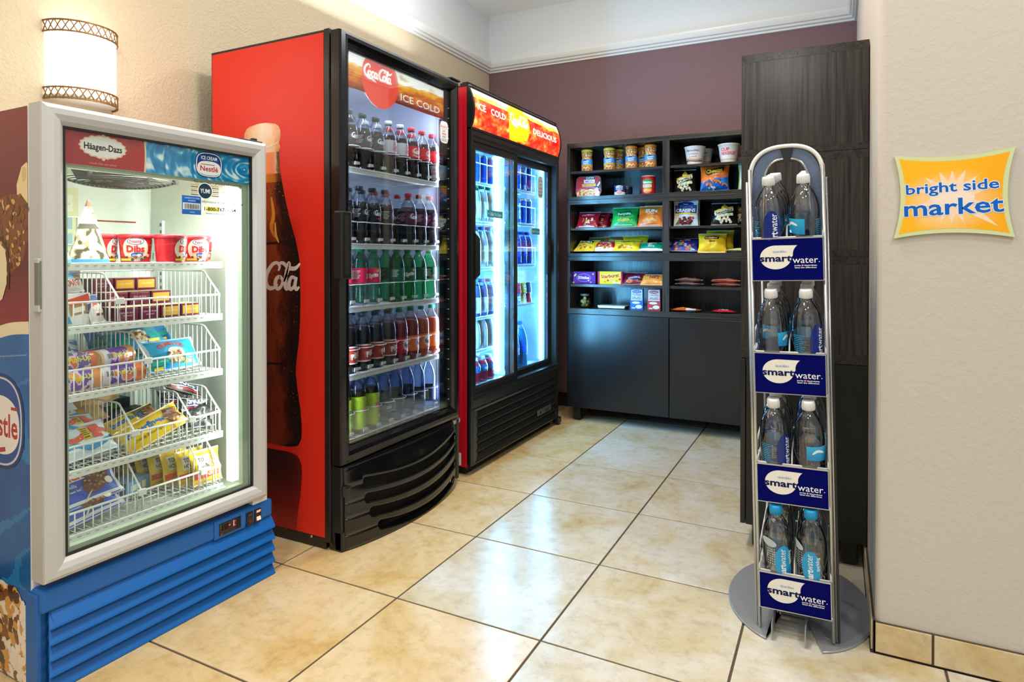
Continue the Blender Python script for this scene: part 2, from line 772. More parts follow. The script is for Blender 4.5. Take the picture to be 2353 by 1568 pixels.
# script lettering, drawn with strokes
SCRIPT_C = [[(0.86, 0.70, .6), (0.93, 0.86, 1), (0.80, 1.0, 1), (0.55, 0.93, 1.2), (0.28, 0.62, 1.5), (0.2, 0.3, 1.6), (0.34, 0.06, 1.4), (0.6, 0.05, 1.1), (0.82, 0.2, .8)]]
SCRIPT_SWASH = [[(0.34, 0.06, 1), (0.7, -0.14, 1.1), (1.05, -0.13, 1.2), (1.45, -0.22, 1.1), (1.75, -0.3, .4)]]
SCRIPT_o = [[(0.28, 0.5, 1), (0.1, 0.4, 1.3), (0.04, 0.18, 1.5), (0.16, 0.02, 1.2), (0.34, 0.12, 1.1), (0.42, 0.34, 1.2), (0.28, 0.5, 1)]]
SCRIPT_c = [[(0.36, 0.4, .9), (0.28, 0.5, 1), (0.1, 0.4, 1.3), (0.04, 0.18, 1.5), (0.16, 0.02, 1.2), (0.36, 0.12, .8)]]
SCRIPT_a = [[(0.34, 0.44, 1), (0.16, 0.46, 1.1), (0.03, 0.2, 1.5), (0.12, 0.02, 1.2), (0.3, 0.14, 1), (0.4, 0.44, 1.2)], [(0.42, 0.48, 1), (0.34, 0.16, 1.4), (0.42, 0.02, 1.1), (0.56, 0.12, .6)]]
SCRIPT_l = [[(0.04, 0.3, .6), (0.22, 0.62, 1), (0.34, 0.92, 1), (0.28, 1.0, .9), (0.18, 0.7, 1.3), (0.1, 0.2, 1.4), (0.18, 0.02, 1.1), (0.34, 0.14, .6)]]
SCRIPT_TAIL = [[(0.52, 0.93, .8), (0.78, 1.0, 1.1), (1.08, 0.82, 1.3), (1.42, 0.80, 1.2), (1.66, 0.98, .7)]]


def script(ink, what, u0, v0, h, col, rot=0.0, weight=0.105):
    """'cola' or 'both' in a flowing script; h is the capital height"""
    cr, sr = cos(rot), sin(rot)

    def put(strokes, x):
        for st in strokes:
            pts = []
            for p in st:
                a, b = (p[0] + x) * h, p[1] * h
                pts.append((u0 + a * cr - b * sr, v0 + a * sr + b * cr, p[2]))
            n0 = ink.n
            ink.stroke(pts, weight * h, col, 4)
            ink.n = n0 + .15
    x = 0.0
    if what == 'both':
        put(SCRIPT_C, x)
        put(SCRIPT_SWASH, x)
        put(SCRIPT_o, 0.62)
        put(SCRIPT_c, 1.08)
        put(SCRIPT_a, 1.46)
        put([[(1.98, 0.3, 1), (2.12, 0.34, 1)]], 0)
        x = 1.95
    put(SCRIPT_C, x)
    put(SCRIPT_TAIL, x + 0.3)
    put(SCRIPT_o, x + 0.66)
    put(SCRIPT_l, x + 1.1)
    put(SCRIPT_a, x + 1.36)
    ink.n += 1
    return x + 2.0
# ------------------------------------------------------------------ room
T = 0.51
XL, YB, XR, YP = -1.169, 2.735, 1.366, 0.3794
ZM, ZC = 2.542, 2.976
YF = -4.2

fl = struct('floor', MB().box(XL - .1, 4.2, YF, YB + .1, -0.06, -0.003), 'grout')
g = 0.0035
tile_mesh = {}
trnd = random.Random(3)
for j in range(-6, 6):
    for i in range(-3, 7):
        x0, x1, y0, y1 = i * T + g, (i + 1) * T - g, j * T + g, (j + 1) * T - g
        x0, x1, y0, y1 = max(x0, XL + .002), min(x1, 3.0), max(y0, -3.0), min(y1, YB - .002)
        if x1 - x0 < 0.02 or y1 - y0 < 0.02:
            continue
        if y0 >= YP - .012 and x0 > XR - .012:
            continue
        cuts = [(x0, x1, y0, y1)]
        if x1 > XR - .012 and y1 > YP - .012:
            cuts = []
            if y0 < YP - .02:
                cuts.append((x0, x1, y0, YP - .012))
            if x0 < XR - .02:
                cuts.append((x0, XR - .012, max(y0, YP - .012), y1))
        for (a, b, c, d) in cuts:
            k = (round(b - a, 4), round(d - c, 4))
            if k not in tile_mesh:
                tile_mesh[k] = MB().box(-k[0] / 2, k[0] / 2, -k[1] / 2, k[1] / 2, -0.009, 0.0, ch=0.0012).mesh('tile')
            to = obj('tile', tile_mesh[k], 'tile', fl, ((a + b) / 2, (c + d) / 2, 0))
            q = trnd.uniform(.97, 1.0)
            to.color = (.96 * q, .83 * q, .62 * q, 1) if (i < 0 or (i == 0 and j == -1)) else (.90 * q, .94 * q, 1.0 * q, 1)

struct('wall_left', MB().box(XL - .1, XL, YF, YB + .1, 0, ZM), 'wall_beige')
struct('wall_left_upper', MB().box(XL - .1, XL, YF, YB + .1, ZM, ZC), 'wall_white')
struct('wall_back', MB().box(XL, XR, YB, YB + .1, 0, ZM), 'wall_purple')
struct('wall_back_upper', MB().box(XL, XR, YB, YB + .1, ZM, ZC), 'wall_white')
rb = 0.018
pier = [(XR, YB + .1), (XR, YP + rb)] + [(XR + rb - rb * cos(a), YP + rb - rb * sin(a)) for a in (pi / 8, pi / 4, 3 * pi / 8)] + [(XR + rb, YP), (4.2, YP), (4.2, YB + .1)]
struct('wall_right', MB().prism(pier, 0, ZM, 'z'), 'wall_pier')
struct('wall_right_upper', MB().prism(pier, ZM, ZC, 'z'), 'wall_white')
struct('ceiling', MB().box(XL - .1, 4.2, YF, YB + .1, ZC, ZC + .08), 'ceiling')

# picture-rail moulding under the white band
cp = [(0, 0), (-.012, .002), (-.014, .012), (-.026, .018), (-.03, .03), (-.04, .036), (-.046, .052), (-.05, .066), (-.05, .078), (-.03, .086), (0, .092)]


def mould(name, pts):
    """profile cp swept along pts [(x,y,nx,ny)]: n points into the room"""
    mb = MB()
    k = len(cp)
    v = []
    for (x, y, nx, ny) in pts:
        for (o_, z) in cp:
            v.append((x - nx * o_, y - ny * o_, ZM - .012 + z))
    f = []
    for i in range(len(pts) - 1):
        for j in range(k - 1):
            f.append((i * k + j, i * k + j + 1, (i + 1) * k + j + 1, (i + 1) * k + j))
    mb.add(v, f)
    struct(name, mb, 'trim')


mould('trim_1', [(XL, YF, 1, 0), (XL, YB, 1, -1)])
mould('trim_2', [(XL, YB, 1, -1), (XR, YB, -1, -1)])
mould('trim_3', [(XR, YB, -1, -1), (XR, YP, -1, -1), (4.2, YP, 0, -1)])

struct('baseboard_back', MB().box(XL, XR, YB - .012, YB, 0, .1, ch=.003), 'black_satin')
struct('baseboard_left', MB().box(XL, XL + .012, -2.5, YB - .012, 0, .1, ch=.003), 'black_satin')
bb = struct('baseboard_right', MB().box(XR - .004, 3.2, YP - .006, YP, 0, .086).box(XR - .006, XR, YP - .006, 1.9, 0, .086), 'grout')
x = XR + .001
for wd in (.138, .3, .3, .3, .3, .3):
    obj('tile', MB().box(0, wd - .006, -.010, -.002, .004, .084, ch=.0015), 'tile', bb, (x, YP, 0)).color = (.94, .90, .82, 1)
    x += wd
y = YP - .002
for wd in (.2, .3, .3, .3):
    obj('tile', MB().box(-.010, -.002, 0, wd - .006, .004, .084, ch=.0015), 'tile', bb, (XR, y, 0)).color = (.94, .90, .82, 1)
    y += wd

# ------------------------------------------------------------------ cabinets
BCX, BCY = -0.357, 2.346


def cabinet_run(ox, oy, rz, wcol, depth, names):
    """One base cabinet with two doors and three open shelf units stacked on it."""
    W2 = wcol * 2

    def loc():
        return (ox, oy, 0)
    # base
    b = thing('base_cabinet', names[0], 'cabinet', loc(), rz)
    t = .02
    mb = MB().box(0, t, .021, depth, .115, .70).box(W2 - t, W2, .021, depth, .115, .70)
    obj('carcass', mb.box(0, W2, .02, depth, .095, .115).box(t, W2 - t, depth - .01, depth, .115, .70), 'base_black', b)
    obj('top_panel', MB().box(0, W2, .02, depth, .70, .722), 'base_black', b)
    for k in range(2):
        obj('door', MB().box(k * wcol + .0025, (k + 1) * wcol - .0025, 0, .018, .095, .72, ch=.0015), 'door_black', b)
    for (lx, ly) in ((.03, .04), (W2 - .085, .04), (.03, depth - .08), (W2 - .085, depth - .08)):
        obj('leg', MB().box(lx, lx + .052, ly, ly + .052, .006, .095, ch=.003).box(lx + .008, lx + .044, ly + .008, ly + .044, 0, .006), 'leg_black', b)
    # open units: bottom, top, bottom thickness, top thickness, shelf bottom/top
    for n, (z0, z1, tb, tt, s0, s1) in enumerate(((.723, 1.105, .036, .028, .904, .921), (1.105, 1.482, .023, .03, 1.281, 1.295), (1.482, 1.862, .023, .031, 1.660, 1.675))):
        u = thing('shelf_unit', names[n + 1], 'shelf unit', loc(), rz)
        tp, bt = z1 - tt, z0 + tb
        obj('bottom_panel', MB().box(0, W2, 0, depth, z0 + .0005, bt, ch=.001), 'woodx', u)
        obj('top_panel', MB().box(0, W2, 0, depth, tp, z1 - .0005, ch=.001), 'woodx', u)
        obj('side_panel', MB().box(0, .022, .001, depth - .001, bt, tp), 'wood', u)
        obj('side_panel', MB().box(W2 - .022, W2, .001, depth - .001, bt, tp), 'wood', u)
        obj('divider', MB().box(wcol - .043, wcol, .001, depth - .01, bt, tp), 'wood', u)
        obj('back_panel', MB().box(.022, W2 - .022, depth - .01, depth - .002, bt, tp), 'wood', u)
        obj('shelf', MB().box(.022, wcol - .043, .012, depth - .012, s0, s1), 'woodx', u)
        obj('shelf', MB().box(wcol, W2 - .022, .012, depth - .012, s0, s1), 'woodx', u)


cabinet_run(BCX, BCY, 0.0, .687, .385,
            ['low black cabinet with two flat doors against the purple wall',
             'open dark wood unit of candy and salad boxes, directly above the purple-wall doors',
             'open dark wood unit of chip bags, middle of the purple-wall stack',
             'open dark wood unit of peanut jars and noodle cups, topmost on the purple wall'])
TL = 1.25
cabinet_run(.942, .8794 + TL, -pi / 2, TL / 2, XR - .942 - .002,
            ['black base cabinet seen end-on behind the water bottle rack',
             'dark wood unit seen end-on, lowest above the end-on base cabinet',
             'dark wood unit seen end-on, middle of the stack behind the bottle rack',
             'dark wood unit seen end-on, top of the tall stack beside the beige wall'])
# ------------------------------------------------------------------ goods, shared builders


class Frame:
    """A machine's own axes: x right along its front, y into it, z up."""

    def __init__(s, x, y, rz):
        s.x, s.y, s.rz = x, y, rz

    def at(s, lx, ly, z=0.0):
        return (s.x + lx * cos(s.rz) - ly * sin(s.rz), s.y + lx * sin(s.rz) + ly * cos(s.rz), z)


FZ = Frame(-.495, -.782, radians(88.47))
KO = Frame(-.4266, .1566, pi / 2)
SL = Frame(-.365, 1.090, pi / 2)
BC = Frame(BCX, BCY, 0.0)


def pouch_map(w, h, t, seed=0, flatz=0.07, waist=0.03):
    def F(u, v, side):
        vv = max(0.0, min(1.0, (v - flatz) / (1 - 2 * flatz)))
        p = (max(0.0, sin(pi * u)) ** 0.55) * (max(0.0, sin(pi * vv)) ** 0.6)
        wr = ns(u * 4 + seed, v * 4, seed * 1.7) * 0.20 + ns(u * 9, v * 11 + seed, seed) * 0.13
        x = (u - .5) * w * (1 - waist * 2 * sin(pi * vv) + 0.02 * ns(v * 5, seed, 3))
        y = side * (t / 2) * p * (1 + wr * 1.6) + side * 0.0008 + 0.004 * ns(u * 2, v * 2, seed)
        return (x, y, v * h)
    return F


def pouch(name, label, cat, fr, pos, size, colfn, inkfn=None, lean=0.0, roll=0.0, turn=0.0, group=None, seed=0, mat='print_gloss', flatz=0.07, backcol=None):
    """A filled wrapper: pillow body with flat crimped ends, print laid on its front."""
    w, h, t = size
    F = pouch_map(w, h, t, seed, flatz)
    mb = MB()
    nu, nv = 18, 22
    mb.grid(lambda u, v: F(u, v, -1), nu, nv, 0, colfn)
    mb.grid(lambda u, v: F(1 - u, v, 1), nu, nv, 0, (lambda u, v: backcol) if backcol else (lambda u, v: colfn(1 - u, v)))
    # crimp ridges
    for v0 in (0.008, 0.03, 0.97, 0.992):
        k = v0 * h
        mb.add([F(i / nu, v0, -1)[:1] + (F(i / nu, v0, -1)[1] - .0009, k + d) for i in range(nu + 1) for d in (-.0012, .0012)],
               [(2 * i, 2 * i + 2, 2 * i + 3, 2 * i + 1) for i in range(nu)], 0, mix(colfn(.5, v0), '#ffffff', .35))
    if inkfn:
        G = mb.v[:(nu + 1) * (nv + 1)]

        def fm(u, v, hh):
            a, b = min(.9999, max(0, u / w + .5)) * nu, min(.9999, max(0, v / h)) * nv
            i, j = int(a), int(b)
            a, b = a - i, b - j
            p = [G[(j + dj) * (nu + 1) + i + di] for dj in (0, 1) for di in (0, 1)]
            x, y, z = [(p[0][q] * (1 - a) + p[1][q] * a) * (1 - b) + (p[2][q] * (1 - a) + p[3][q] * a) * b for q in range(3)]
            return (x, y - hh, z)
        inkfn(Ink(fm, w / nu, mb, 0, 0.0004, h / nv), w, h)
    o = obj(name, mb, mat, None, fr.at(*pos), (lean, roll, fr.rz + turn))
    return tag(o, label, cat, group)


def carton(name, label, cat, fr, pos, size, faces, inkfn=None, turn=0.0, lean=0.0, roll=0.0, group=None, topink=None, mat='print'):
    """A folded card box standing on z=0, front face at -y. faces: front, side, top colours."""
    w, h, d = size
    mb = MB()
    n0 = len(mb.f)
    mb.box(-w / 2, w / 2, 0, d, 0, h, ch=min(.0012, w * .04))
    for i in range(n0, len(mb.f)):
        a, b, c = [Vector(mb.v[j]) for j in mb.f[i][:3]]
        nn = (b - a).cross(c - a).normalized()
        mb.c[i] = lin3(faces[2] if abs(nn.z) > .7 else (faces[0] if abs(nn.y) > .7 else faces[1]))
    if inkfn:
        inkfn(Ink(flat(0, 0, 0), None, mb, 0, 0.0003), w, h)
    if topink:
        topink(Ink(lambda u, v, hh: (u, v, h + hh), None, mb, 0, 0.0003), w, d)
    # flap seam
    mb.box(-w / 2, w / 2, d * .5 - .0004, d * .5 + .0004, h, h + .0003, 0, lin3(mix(faces[2], '#000000', .35)))
    o = obj(name, mb, mat, None, fr.at(*pos), (lean, roll, fr.rz + turn))
    return tag(o, label, cat, group)


def tubmesh(r0, r1, h, fn, inkfn=None, n=32, lidh=.012, lidcol='#c8202c', lid_r=.003):
    mb = MB()
    mb.lathe([(r0 * .96, .003), (r0, 0), (r0, .001)], n, col=lin3(lidcol))
    mb.grid(lambda u, v: ((r0 + (r1 - r0) * v) * sin(2 * pi * u - pi), -(r0 + (r1 - r0) * v) * cos(2 * pi * u - pi), v * h), n, 8, 0, fn)
    if inkfn:
        def fm(u, v, hh):
            rr = r0 + (r1 - r0) * v / h
            a = u / r1
            return ((rr + hh) * sin(a), -(rr + hh) * cos(a), v)
        inkfn(Ink(fm, r1 * .2, mb, 0, .0004), h)
    return mb


def lid(mb_parent, name, r, z, h, mat, ridges=0, n=28):
    mb = MB()
    mb.lathe([(r * .9, z), (r, z), (r, z + h * .8), (r * .93, z + h), (r * .6, z + h), (0, z + h * .96)], n, cap=False)
    if ridges:
        for i in range(ridges):
            a = 2 * pi * i / ridges
            c_, s_ = cos(a), sin(a)
            q = .0006
            mb.add([((r) * c_ - q * s_, r * s_ + q * c_, z + h * .06), ((r) * c_ + q * s_, r * s_ - q * c_, z + h * .06), ((r) * c_ + q * s_, r * s_ - q * c_, z + h * .76), ((r) * c_ - q * s_, r * s_ + q * c_, z + h * .76),
                    ((r + .0007) * c_, (r + .0007) * s_, z + h * .06), ((r + .0007) * c_, (r + .0007) * s_, z + h * .76)], [(0, 4, 5, 3), (4, 1, 2, 5)])
    return obj(name, mb, mat, mb_parent)


ORD = ['first', 'second', 'third', 'fourth', 'fifth', 'sixth', 'seventh', 'eighth', 'ninth']

# ------------------------------------------------------------------ ice cream display freezer
fz = thing('display_freezer', 'white upright ice cream freezer with glass door, blue louvred base and red header', 'freezer', FZ.at(0, 0), FZ.rz)
D0, D1 = .06, .63
obj('cabinet_shell', MB().box(0, .034, D0, D1, .02, 1.487, ch=.004).box(.654, .688, D0, D1, .02, 1.487, ch=.004)
    .box(.034, .654, D0, D1, 1.395, 1.487).box(.034, .654, D0, D1, .02, .318).box(.034, .654, D1 - .04, D1, .318, 1.395), 'white_paint', fz)
obj('inner_liner', MB().box(.034, .038, D0 + .004, D1 - .04, .318, 1.395).box(.650, .654, D0 + .004, D1 - .04, .318, 1.395)
    .box(.038, .650, D0 + .004, D1 - .04, 1.388, 1.395).box(.038, .650, D0 + .004, D1 - .04, .318, .325).box(.038, .650, D1 - .046, D1 - .04, .325, 1.388), 'liner', fz)
pf = [(0, .058), (0, .006), (.03, 0), (.22, -.0045), (.5, -.004), (.8, .002), (.95, .010), (1, .013), (1, .032)]
dr = obj('door_frame', MB().frame(0, .688, .2836, 1.492, .056, .048, .0464, .05, pf).frame(0, .688, .2836, 1.492, .056, .048, .0464, .05, [(0, .058), (1, .058), (1, .032)]), 'white_frame', fz)
gk = MB().frame(.056, .640, .33, 1.442, .006, .006, .006, .006, [(0, .0125), (1, .0125), (1, .02)])
obj('door_gasket', gk, 'black_satin', dr)
obj('gasket_liner', MB().frame(.0585, .6375, .3325, 1.35, .016, .026, .012, .012, [(0, .034), (0, .03), (1, .03), (1, .05)]), solid('#b9cdb2', .4), dr)
obj('door_glass', MB().box(.058, .638, .018, .022, .332, 1.440), 'glass', fz)
h = MB().box(-.007, .012, .004, .03, .967, 1.101, ch=.002)
hd = obj('door_handle', h, 'white_frame', fz)
obj('handle_recess', MB().box(-.0075, .006, .0035, .02, .985, 1.09).box(-.003, .008, .0033, .004, .975, 1.094), solid('#77786f', .5), hd)
obj('hinge', MB().box(.60, .69, .02, .05, 1.492, 1.500, ch=.002).lathe([(.011, 1.50), (.011, 1.508), (.004, 1.51)], 12, (.665, .035, 0)), 'black_satin', fz)
obj('hinge', MB().box(.64, .70, .015, .045, .262, .279, ch=.003).lathe([(.010, .255), (.010, .283)], 12, (.69, .03, 0)), 'white_paint', fz)

# header panel behind the glass
hm = MB().box(.056, .640, .023, .028, 1.348, 1.442)
k = Ink(lambda u, v, h_: (.056 + u, .0228 - h_, 1.348 + v), None, MB())
k.rect(0, 0, .584, .094, '#a0222c')
k.field(0, 0, .222, .094, 30, 8, lambda u, v: mix('#a5343f', '#c0302a', u * .9 + .2 * ns(u * 4, v * 2)))


def water(u, v):
    d = sqrt((u * 1.6 - 1.5) ** 2 + (v - .5) ** 2 * .5)
    a = ns(u * 7 + 1.5 * sin(d * 18), v * 2.5, 2) + .45 * ns(u * 16, v * 6 + 3 * u, 5)
    return ramp([(-.5, '#0f7fbe'), (0, '#1b93cf'), (.3, '#46aede'), (.5, '#b6e2f4'), (.7, '#f4fbff')], a * 1.25)


k.field(.222, 0, .584, .094, 140, 36, water)
k.stroke([(.221, 0), (.2235, .05), (.221, .094)], .005, '#f0d9b8')
k.fan([(.106 + .062 * cos(a) * (1 + .035 * cos(18 * a)), .054 + .031 * sin(a) * (1 + .05 * cos(18 * a))) for a in [2 * pi * i / 72 for i in range(72)]], '#eec9a8')
k.fan([(.106 + .058 * cos(a) * (1 + .03 * cos(18 * a)), .054 + .0275 * sin(a) * (1 + .05 * cos(18 * a))) for a in [2 * pi * i / 72 for i in range(72)]], '#f6f0ea')
k.ell(.106, .0855, .0045, .005, '#eec9a8').ell(.106, .0225, .0045, .005, '#eec9a8')
k.text('Häagen-Dazs', .106, .054, .0175, '#1c1416', .022, w=.1)
k.text('made like no other', .106, .009, .0062, '#e8a090', w=.072)
k.text('© HDIP, Inc.', .198, .088, .004, '#e8b0a0')
k.ell(.428, .047, .048, .040, '#0b2f66', p=3).ell(.428, .047, .0455, .0375, '#ffffff', p=3).ell(.428, .047, .0425, .035, '#123f86', p=3)
k.ell(.428, .036, .041, .0225, '#f7f7f7', p=2.6)
k.text('ICE CREAM', .428, .068, .0115, '#ffffff', .012, w=.056)
k.text('Nestlé', .428, .035, .0165, '#c8242c', .02, w=.063)
k.rect(.399, .0463, .447, .0483, '#c8242c')
hp = obj('header_panel', hm, 'white_paint', fz)
obj('header_print', k.mb, printed('freezer_header', .3, .12), hp)

# lettering and stickers on the door glass
k = Ink(flat(0, 0, .0175), None, MB())
k.text('This equipment is provided and serviced by', .515, 1.338, .0075, '#1d2b33', .012, w=.175)
for i in range(6):
    k.rect(.418, 1.296 + i * .006, .515, 1.2985 + i * .006, '#c79a52' if i % 2 else '#3b4b58')
k.ell(.466, 1.311, .026, .026, '#e8eee8').ell(.466, 1.311, .0235, .0235, '#1f3a4a')
k.text('YUMI', .466, 1.311, .014, '#e9f0f0', .012, w=.034)
k.text('YUMI Ice Cream Co., Inc.', .560, 1.311, .006, '#8aa0a8', w=.075).text('World Class Choices', .560, 1.299, .006, '#8aa0a8', w=.06)
k.text('For Information or Service Please Call', .52, 1.278, .0075, '#24343c', .012, w=.17)
k.rect(.468, 1.248, .515, 1.262, '#e8e34a')
k.text('1-800-767-9864', .520, 1.256, .0115, '#16252c', .02, w=.115)
k.text('www.yumyicecream.com', .522, 1.242, .0065, '#2a4a56', .01, w=.11)
k.n = 1
k.rect(.388, 1.235, .452, 1.292, '#2565b5').rect(.391, 1.25, .449, 1.270, '#e8ecef')
for i in range(19):
    k.rect(.394 + i * .0028, 1.2515, .394 + i * .0028 + (.0016 if i % 3 else .0008), 1.268, '#2a2f35')
k.text('UNIVERSITY ICE CREAM', .42, 1.285, .004, '#cfe0f4', w=.05).text('PROPERTY', .42, 1.277, .004, '#cfe0f4').text('TAG #', .42, 1.242, .004, '#cfe0f4')
obj('door_stickers', k.mb, 'print', fz)
# inside back notice
k = Ink(flat(.22, 1.10, D1 - .047), None, MB())
k.rect(0, 0, .17, .24, '#dfe2b8').rect(.012, .16, .152, .215, '#eef0de')
k.text('CAUTION', .08, .2, .009, '#5a5a48', .01).text('KEEP DOOR CLOSED WHEN NOT IN USE', .08, .185, .005, '#8d8d78').text('DO NOT BLOCK AIR FLOW', .08, .174, .005, '#8d8d78')
for i in range(2):
    k.rect(.02 + i * .07, .1, .08 + i * .07, .145, '#9fc4c9').rect(.02 + i * .07, .04, .08 + i * .07, .085, '#9fc4c9')
k.rect(.42 - .22, .13, .37, .135, '#9c3b35')
obj('inside_notice', k.mb, 'print', fz)

# side graphic
k = Ink(lambda u, v, h_: (-.0005 - h_, .063 + u, v), None, MB(), 0, .00002)
k.field(0, .005, .56, .93, 50, 110, lambda u, v: ramp([(0, '#0a4f96'), (.35, '#0c63ac'), (.6, '#0a5299'), (1, '#0f6cb5')], v + .35 * ns(u * 5, v * 9, 1)) if abs(ns(u * 3 + 2 * v, v * 6, 4)) > .04 else mix('#2f8fce', '#0c63ac', .5))
k.field(0, .925, .56, 1.487, 12, 26, lambda u, v: ramp([(0, '#8e2535'), (.25, '#5c1420'), (.6, '#6b1a28'), (1, '#7d2331')], v + .06 * ns(u * 4, v * 3, 6)))
k.poly([(0, .925), (.56, .79), (.56, .925)], '#0c5ca6')
k.n += 1
k.stroke([(-.0, .925), (.08, .919), (.15, .906), (.3, .872), (.56, .78)], .032, '#efe0bd', 4)
k.poly([(.15, .94), (.56, .94), (.56, .93), (.15, .93)], '#8e2535')
k.text('Trademarks owned by Société des Produits Nestlé S.A., Vevey, Switzerland', .12, .845, .005, '#bcd6ee', w=.22, rot=-.1)
# chocolate bar with nuts
stick = [(.012, 1.20), (.045, 1.255), (.035, 1.34), (.0, 1.352), (-.0, 1.25)]
k.fan([(0.001, 1.215), (.05, 1.22), (.055, 1.29), (.03, 1.335), (.005, 1.345), (.001, 1.34)], '#ecd6a0')
k.ell(.018, 1.315, .012, .02, '#d9bd80', 16)
bar = [(.001, 1.24), (.03, 1.262), (.08, 1.268), (.13, 1.262), (.19, 1.24), (.27, 1.18), (.33, 1.05), (.28, .97), (.2, .975), (.16, 1.03), (.12, 1.05), (.06, 1.075), (.025, 1.10), (.001, 1.15)]
k.fan(bar, '#7a4420', (.13, 1.15))
rnd = random.Random(4)


def inside(p, poly):
    r = False
    for i in range(len(poly)):
        a, b = poly[i], poly[i - 1]
        if (a[1] > p[1]) != (b[1] > p[1]) and p[0] < (b[0] - a[0]) * (p[1] - a[1]) / (b[1] - a[1]) + a[0]:
            r = not r
    return r


for i in range(420):
    p = (rnd.random() * .34, .96 + rnd.random() * .31)
    if inside(p, bar):
        k.n = 30 + i * .03
        q = rnd.random()
        k.ell(p[0], p[1], .004 + .008 * rnd.random(), .003 + .004 * rnd.random(), ['#5c2f14', '#94572c', '#8a4d26', '#c18a4e', '#d7a764', '#6b3a1a'][int(q * 6)], 7, rnd.random() * 3)
k.n = 46
k.fan([(.108, 1.035), (.106, 1.09), (.116, 1.125), (.15, 1.145), (.24, 1.10), (.24, 1.0), (.17, .975), (.13, .995)], '#f0dfb6')
k.stroke([(.100, 1.02), (.098, 1.09), (.112, 1.135), (.15, 1.155), (.2, 1.14)], .010, '#3d2010', 4)
# oval badge
k.ell(.152, .672, .128, .125, '#062f6e', 40, p=2.6).ell(.153, .672, .118, .117, '#cfd6ea', 40, p=2.6).ell(.154, .672, .112, .112, '#0b4a9c', 40, p=2.6)
k.ell(.152, .662, .104, .078, '#f1eee9', 40, p=2.4)
k.text('Nestle', .152, .665, .062, '#b8292c', .02, w=-.19)
k.rect(.058, .706, .09, .714, '#b8292c')
k.stroke([(.12, .6), (.16, .592), (.19, .585), (.24, .575)], .012, '#b8292c', 3)
# sundae cone at the bottom
cone = [(.001, .11), (.001, .17), (.03, .205), (.055, .235), (.075, .245), (.1, .24), (.14, .25), (.2, .24), (.3, .16), (.34, .005), (.001, .005)]
k.fan(cone, '#eadfce', (.15, .1))
for i in range(330):
    p = (rnd.random() * .32, .01 + rnd.random() * .235)
    if inside(p, cone):
        k.n = 62 + i * .03
        a = ns(p[0] * 14, p[1] * 7, 8)
        c = '#4a2814' if a > .0 else ('#efe7da' if a < -.2 else '#7b4a26')
        if rnd.random() > .72:
            c = '#d39a48'
        k.ell(p[0], p[1], .007 + .006 * rnd.random(), .009 + .012 * rnd.random(), c, 9, rnd.random() * 3)
obj('side_graphic', k.mb, 'print_gloss', fz)

# blue louvred base
bs = obj('base_grille', MB().box(.0, .72, .012, .075, .204, .262, ch=.008).box(.006, .714, .03, .1, .0, .21).box(-.004, .03, .03, .085, .006, .25, ch=.004), 'blue_plastic', fz)
for i in range(5):
    z1 = .206 - i * .0405
    z0 = z1 - .043
    pr = [(.03, z1), (.026, z1 + .002), (.002, z0 + .006), (.0, z0 + .001), (.006, z0), (.032, z0 + .004), (.04, z0 + .012), (.04, z1)]
    xl = .014
    mb = MB()
    v = [(xl + (.0 if j in (3, 4) else .010), a, b) for j, (a, b) in enumerate(pr)] + [(.722, a, b) for (a, b) in pr]
    n = len(pr)
    mb.add(v, [tuple(range(n)), tuple(range(n, 2 * n))[::-1]] + [(j, n + j, n + (j + 1) % n, (j + 1) % n) for j in range(n)])
    obj('slat', mb, 'blue_plastic', bs)
cp_ = obj('control_panel', MB().box(.488, .604, .0085, .014, .203, .262, ch=.002), 'blue_plastic', bs)
dsp = obj('temperature_display', MB().box(.505, .586, .0065, .010, .211, .249, ch=.001), 'black_gloss', fz)
k = Ink(flat(0, 0, .0064), None, MB())
k.rect(.538, .234, .545, .2365, '#ff3b2a')
k.rect(.556, .226, .559, .245, '#ff5a6a').ell(.563, .228, .0012, .0012, '#ff3b2a', 8).ell(.563, .241, .0012, .0012, '#ff3b2a', 8)
obj('display_digits', k.mb, printed('led_digits', .4, 2.5), dsp)
k = Ink(flat(0, 0, .0064), None, MB())
for x_ in (.513, .523, .531):
    k.rect(x_, .226, x_ + .006, .244, '#2c1014')
k.ell(.509, .243, .001, .001, '#6de06a', 8).ell(.509, .236, .001, .001, '#6de06a', 8)
k.text('SET', .512, .216, .004, '#7d8a90').rect(.570, .214, .576, .247, '#26282a').rect(.579, .214, .583, .247, '#26282a')
obj('display_keys', k.mb, 'print', dsp)['kind'] = 'stuff'
for (x0, c) in ((.610, '#151515'), (.643, '#ef5a33')):
    sw = obj('rocker_switch', MB().box(x0, x0 + .026, .008, .014, .204, .247, ch=.002), 'black_satin', fz)
    obj('switch_key', MB().prism([(.004, .21), (.010, .228), (.006, .243), (.012, .243), (.012, .21)], x0 + .006, x0 + .022, 'x'), emis('switch_glow', '#f0502c', .5) if c != '#151515' else solid('#5a2a20', .3), sw)


# inside fittings
obj('light_tube', MB().box(.598, .640, .066, .098, .345, 1.365, ch=.006), emis('freezer_tube', '#f7fff2', 1.9), fz)
obj('light_tube', MB().box(.0385, .058, .066, .098, .345, 1.365, ch=.006), emis('freezer_tube_left', '#f7fff2', 1.9), fz)
lamp('freezer_light_side', 'AREA', FZ.at(.600, .066, .85), 9, (.95, 1, .94), .025, .95, aim=FZ.at(.46, .50, .85))
lamp('freezer_light', 'AREA', FZ.at(.34, .075, 1.352), 5, (.95, 1, .94), .5, .04, aim=FZ.at(.34, .22, 0))

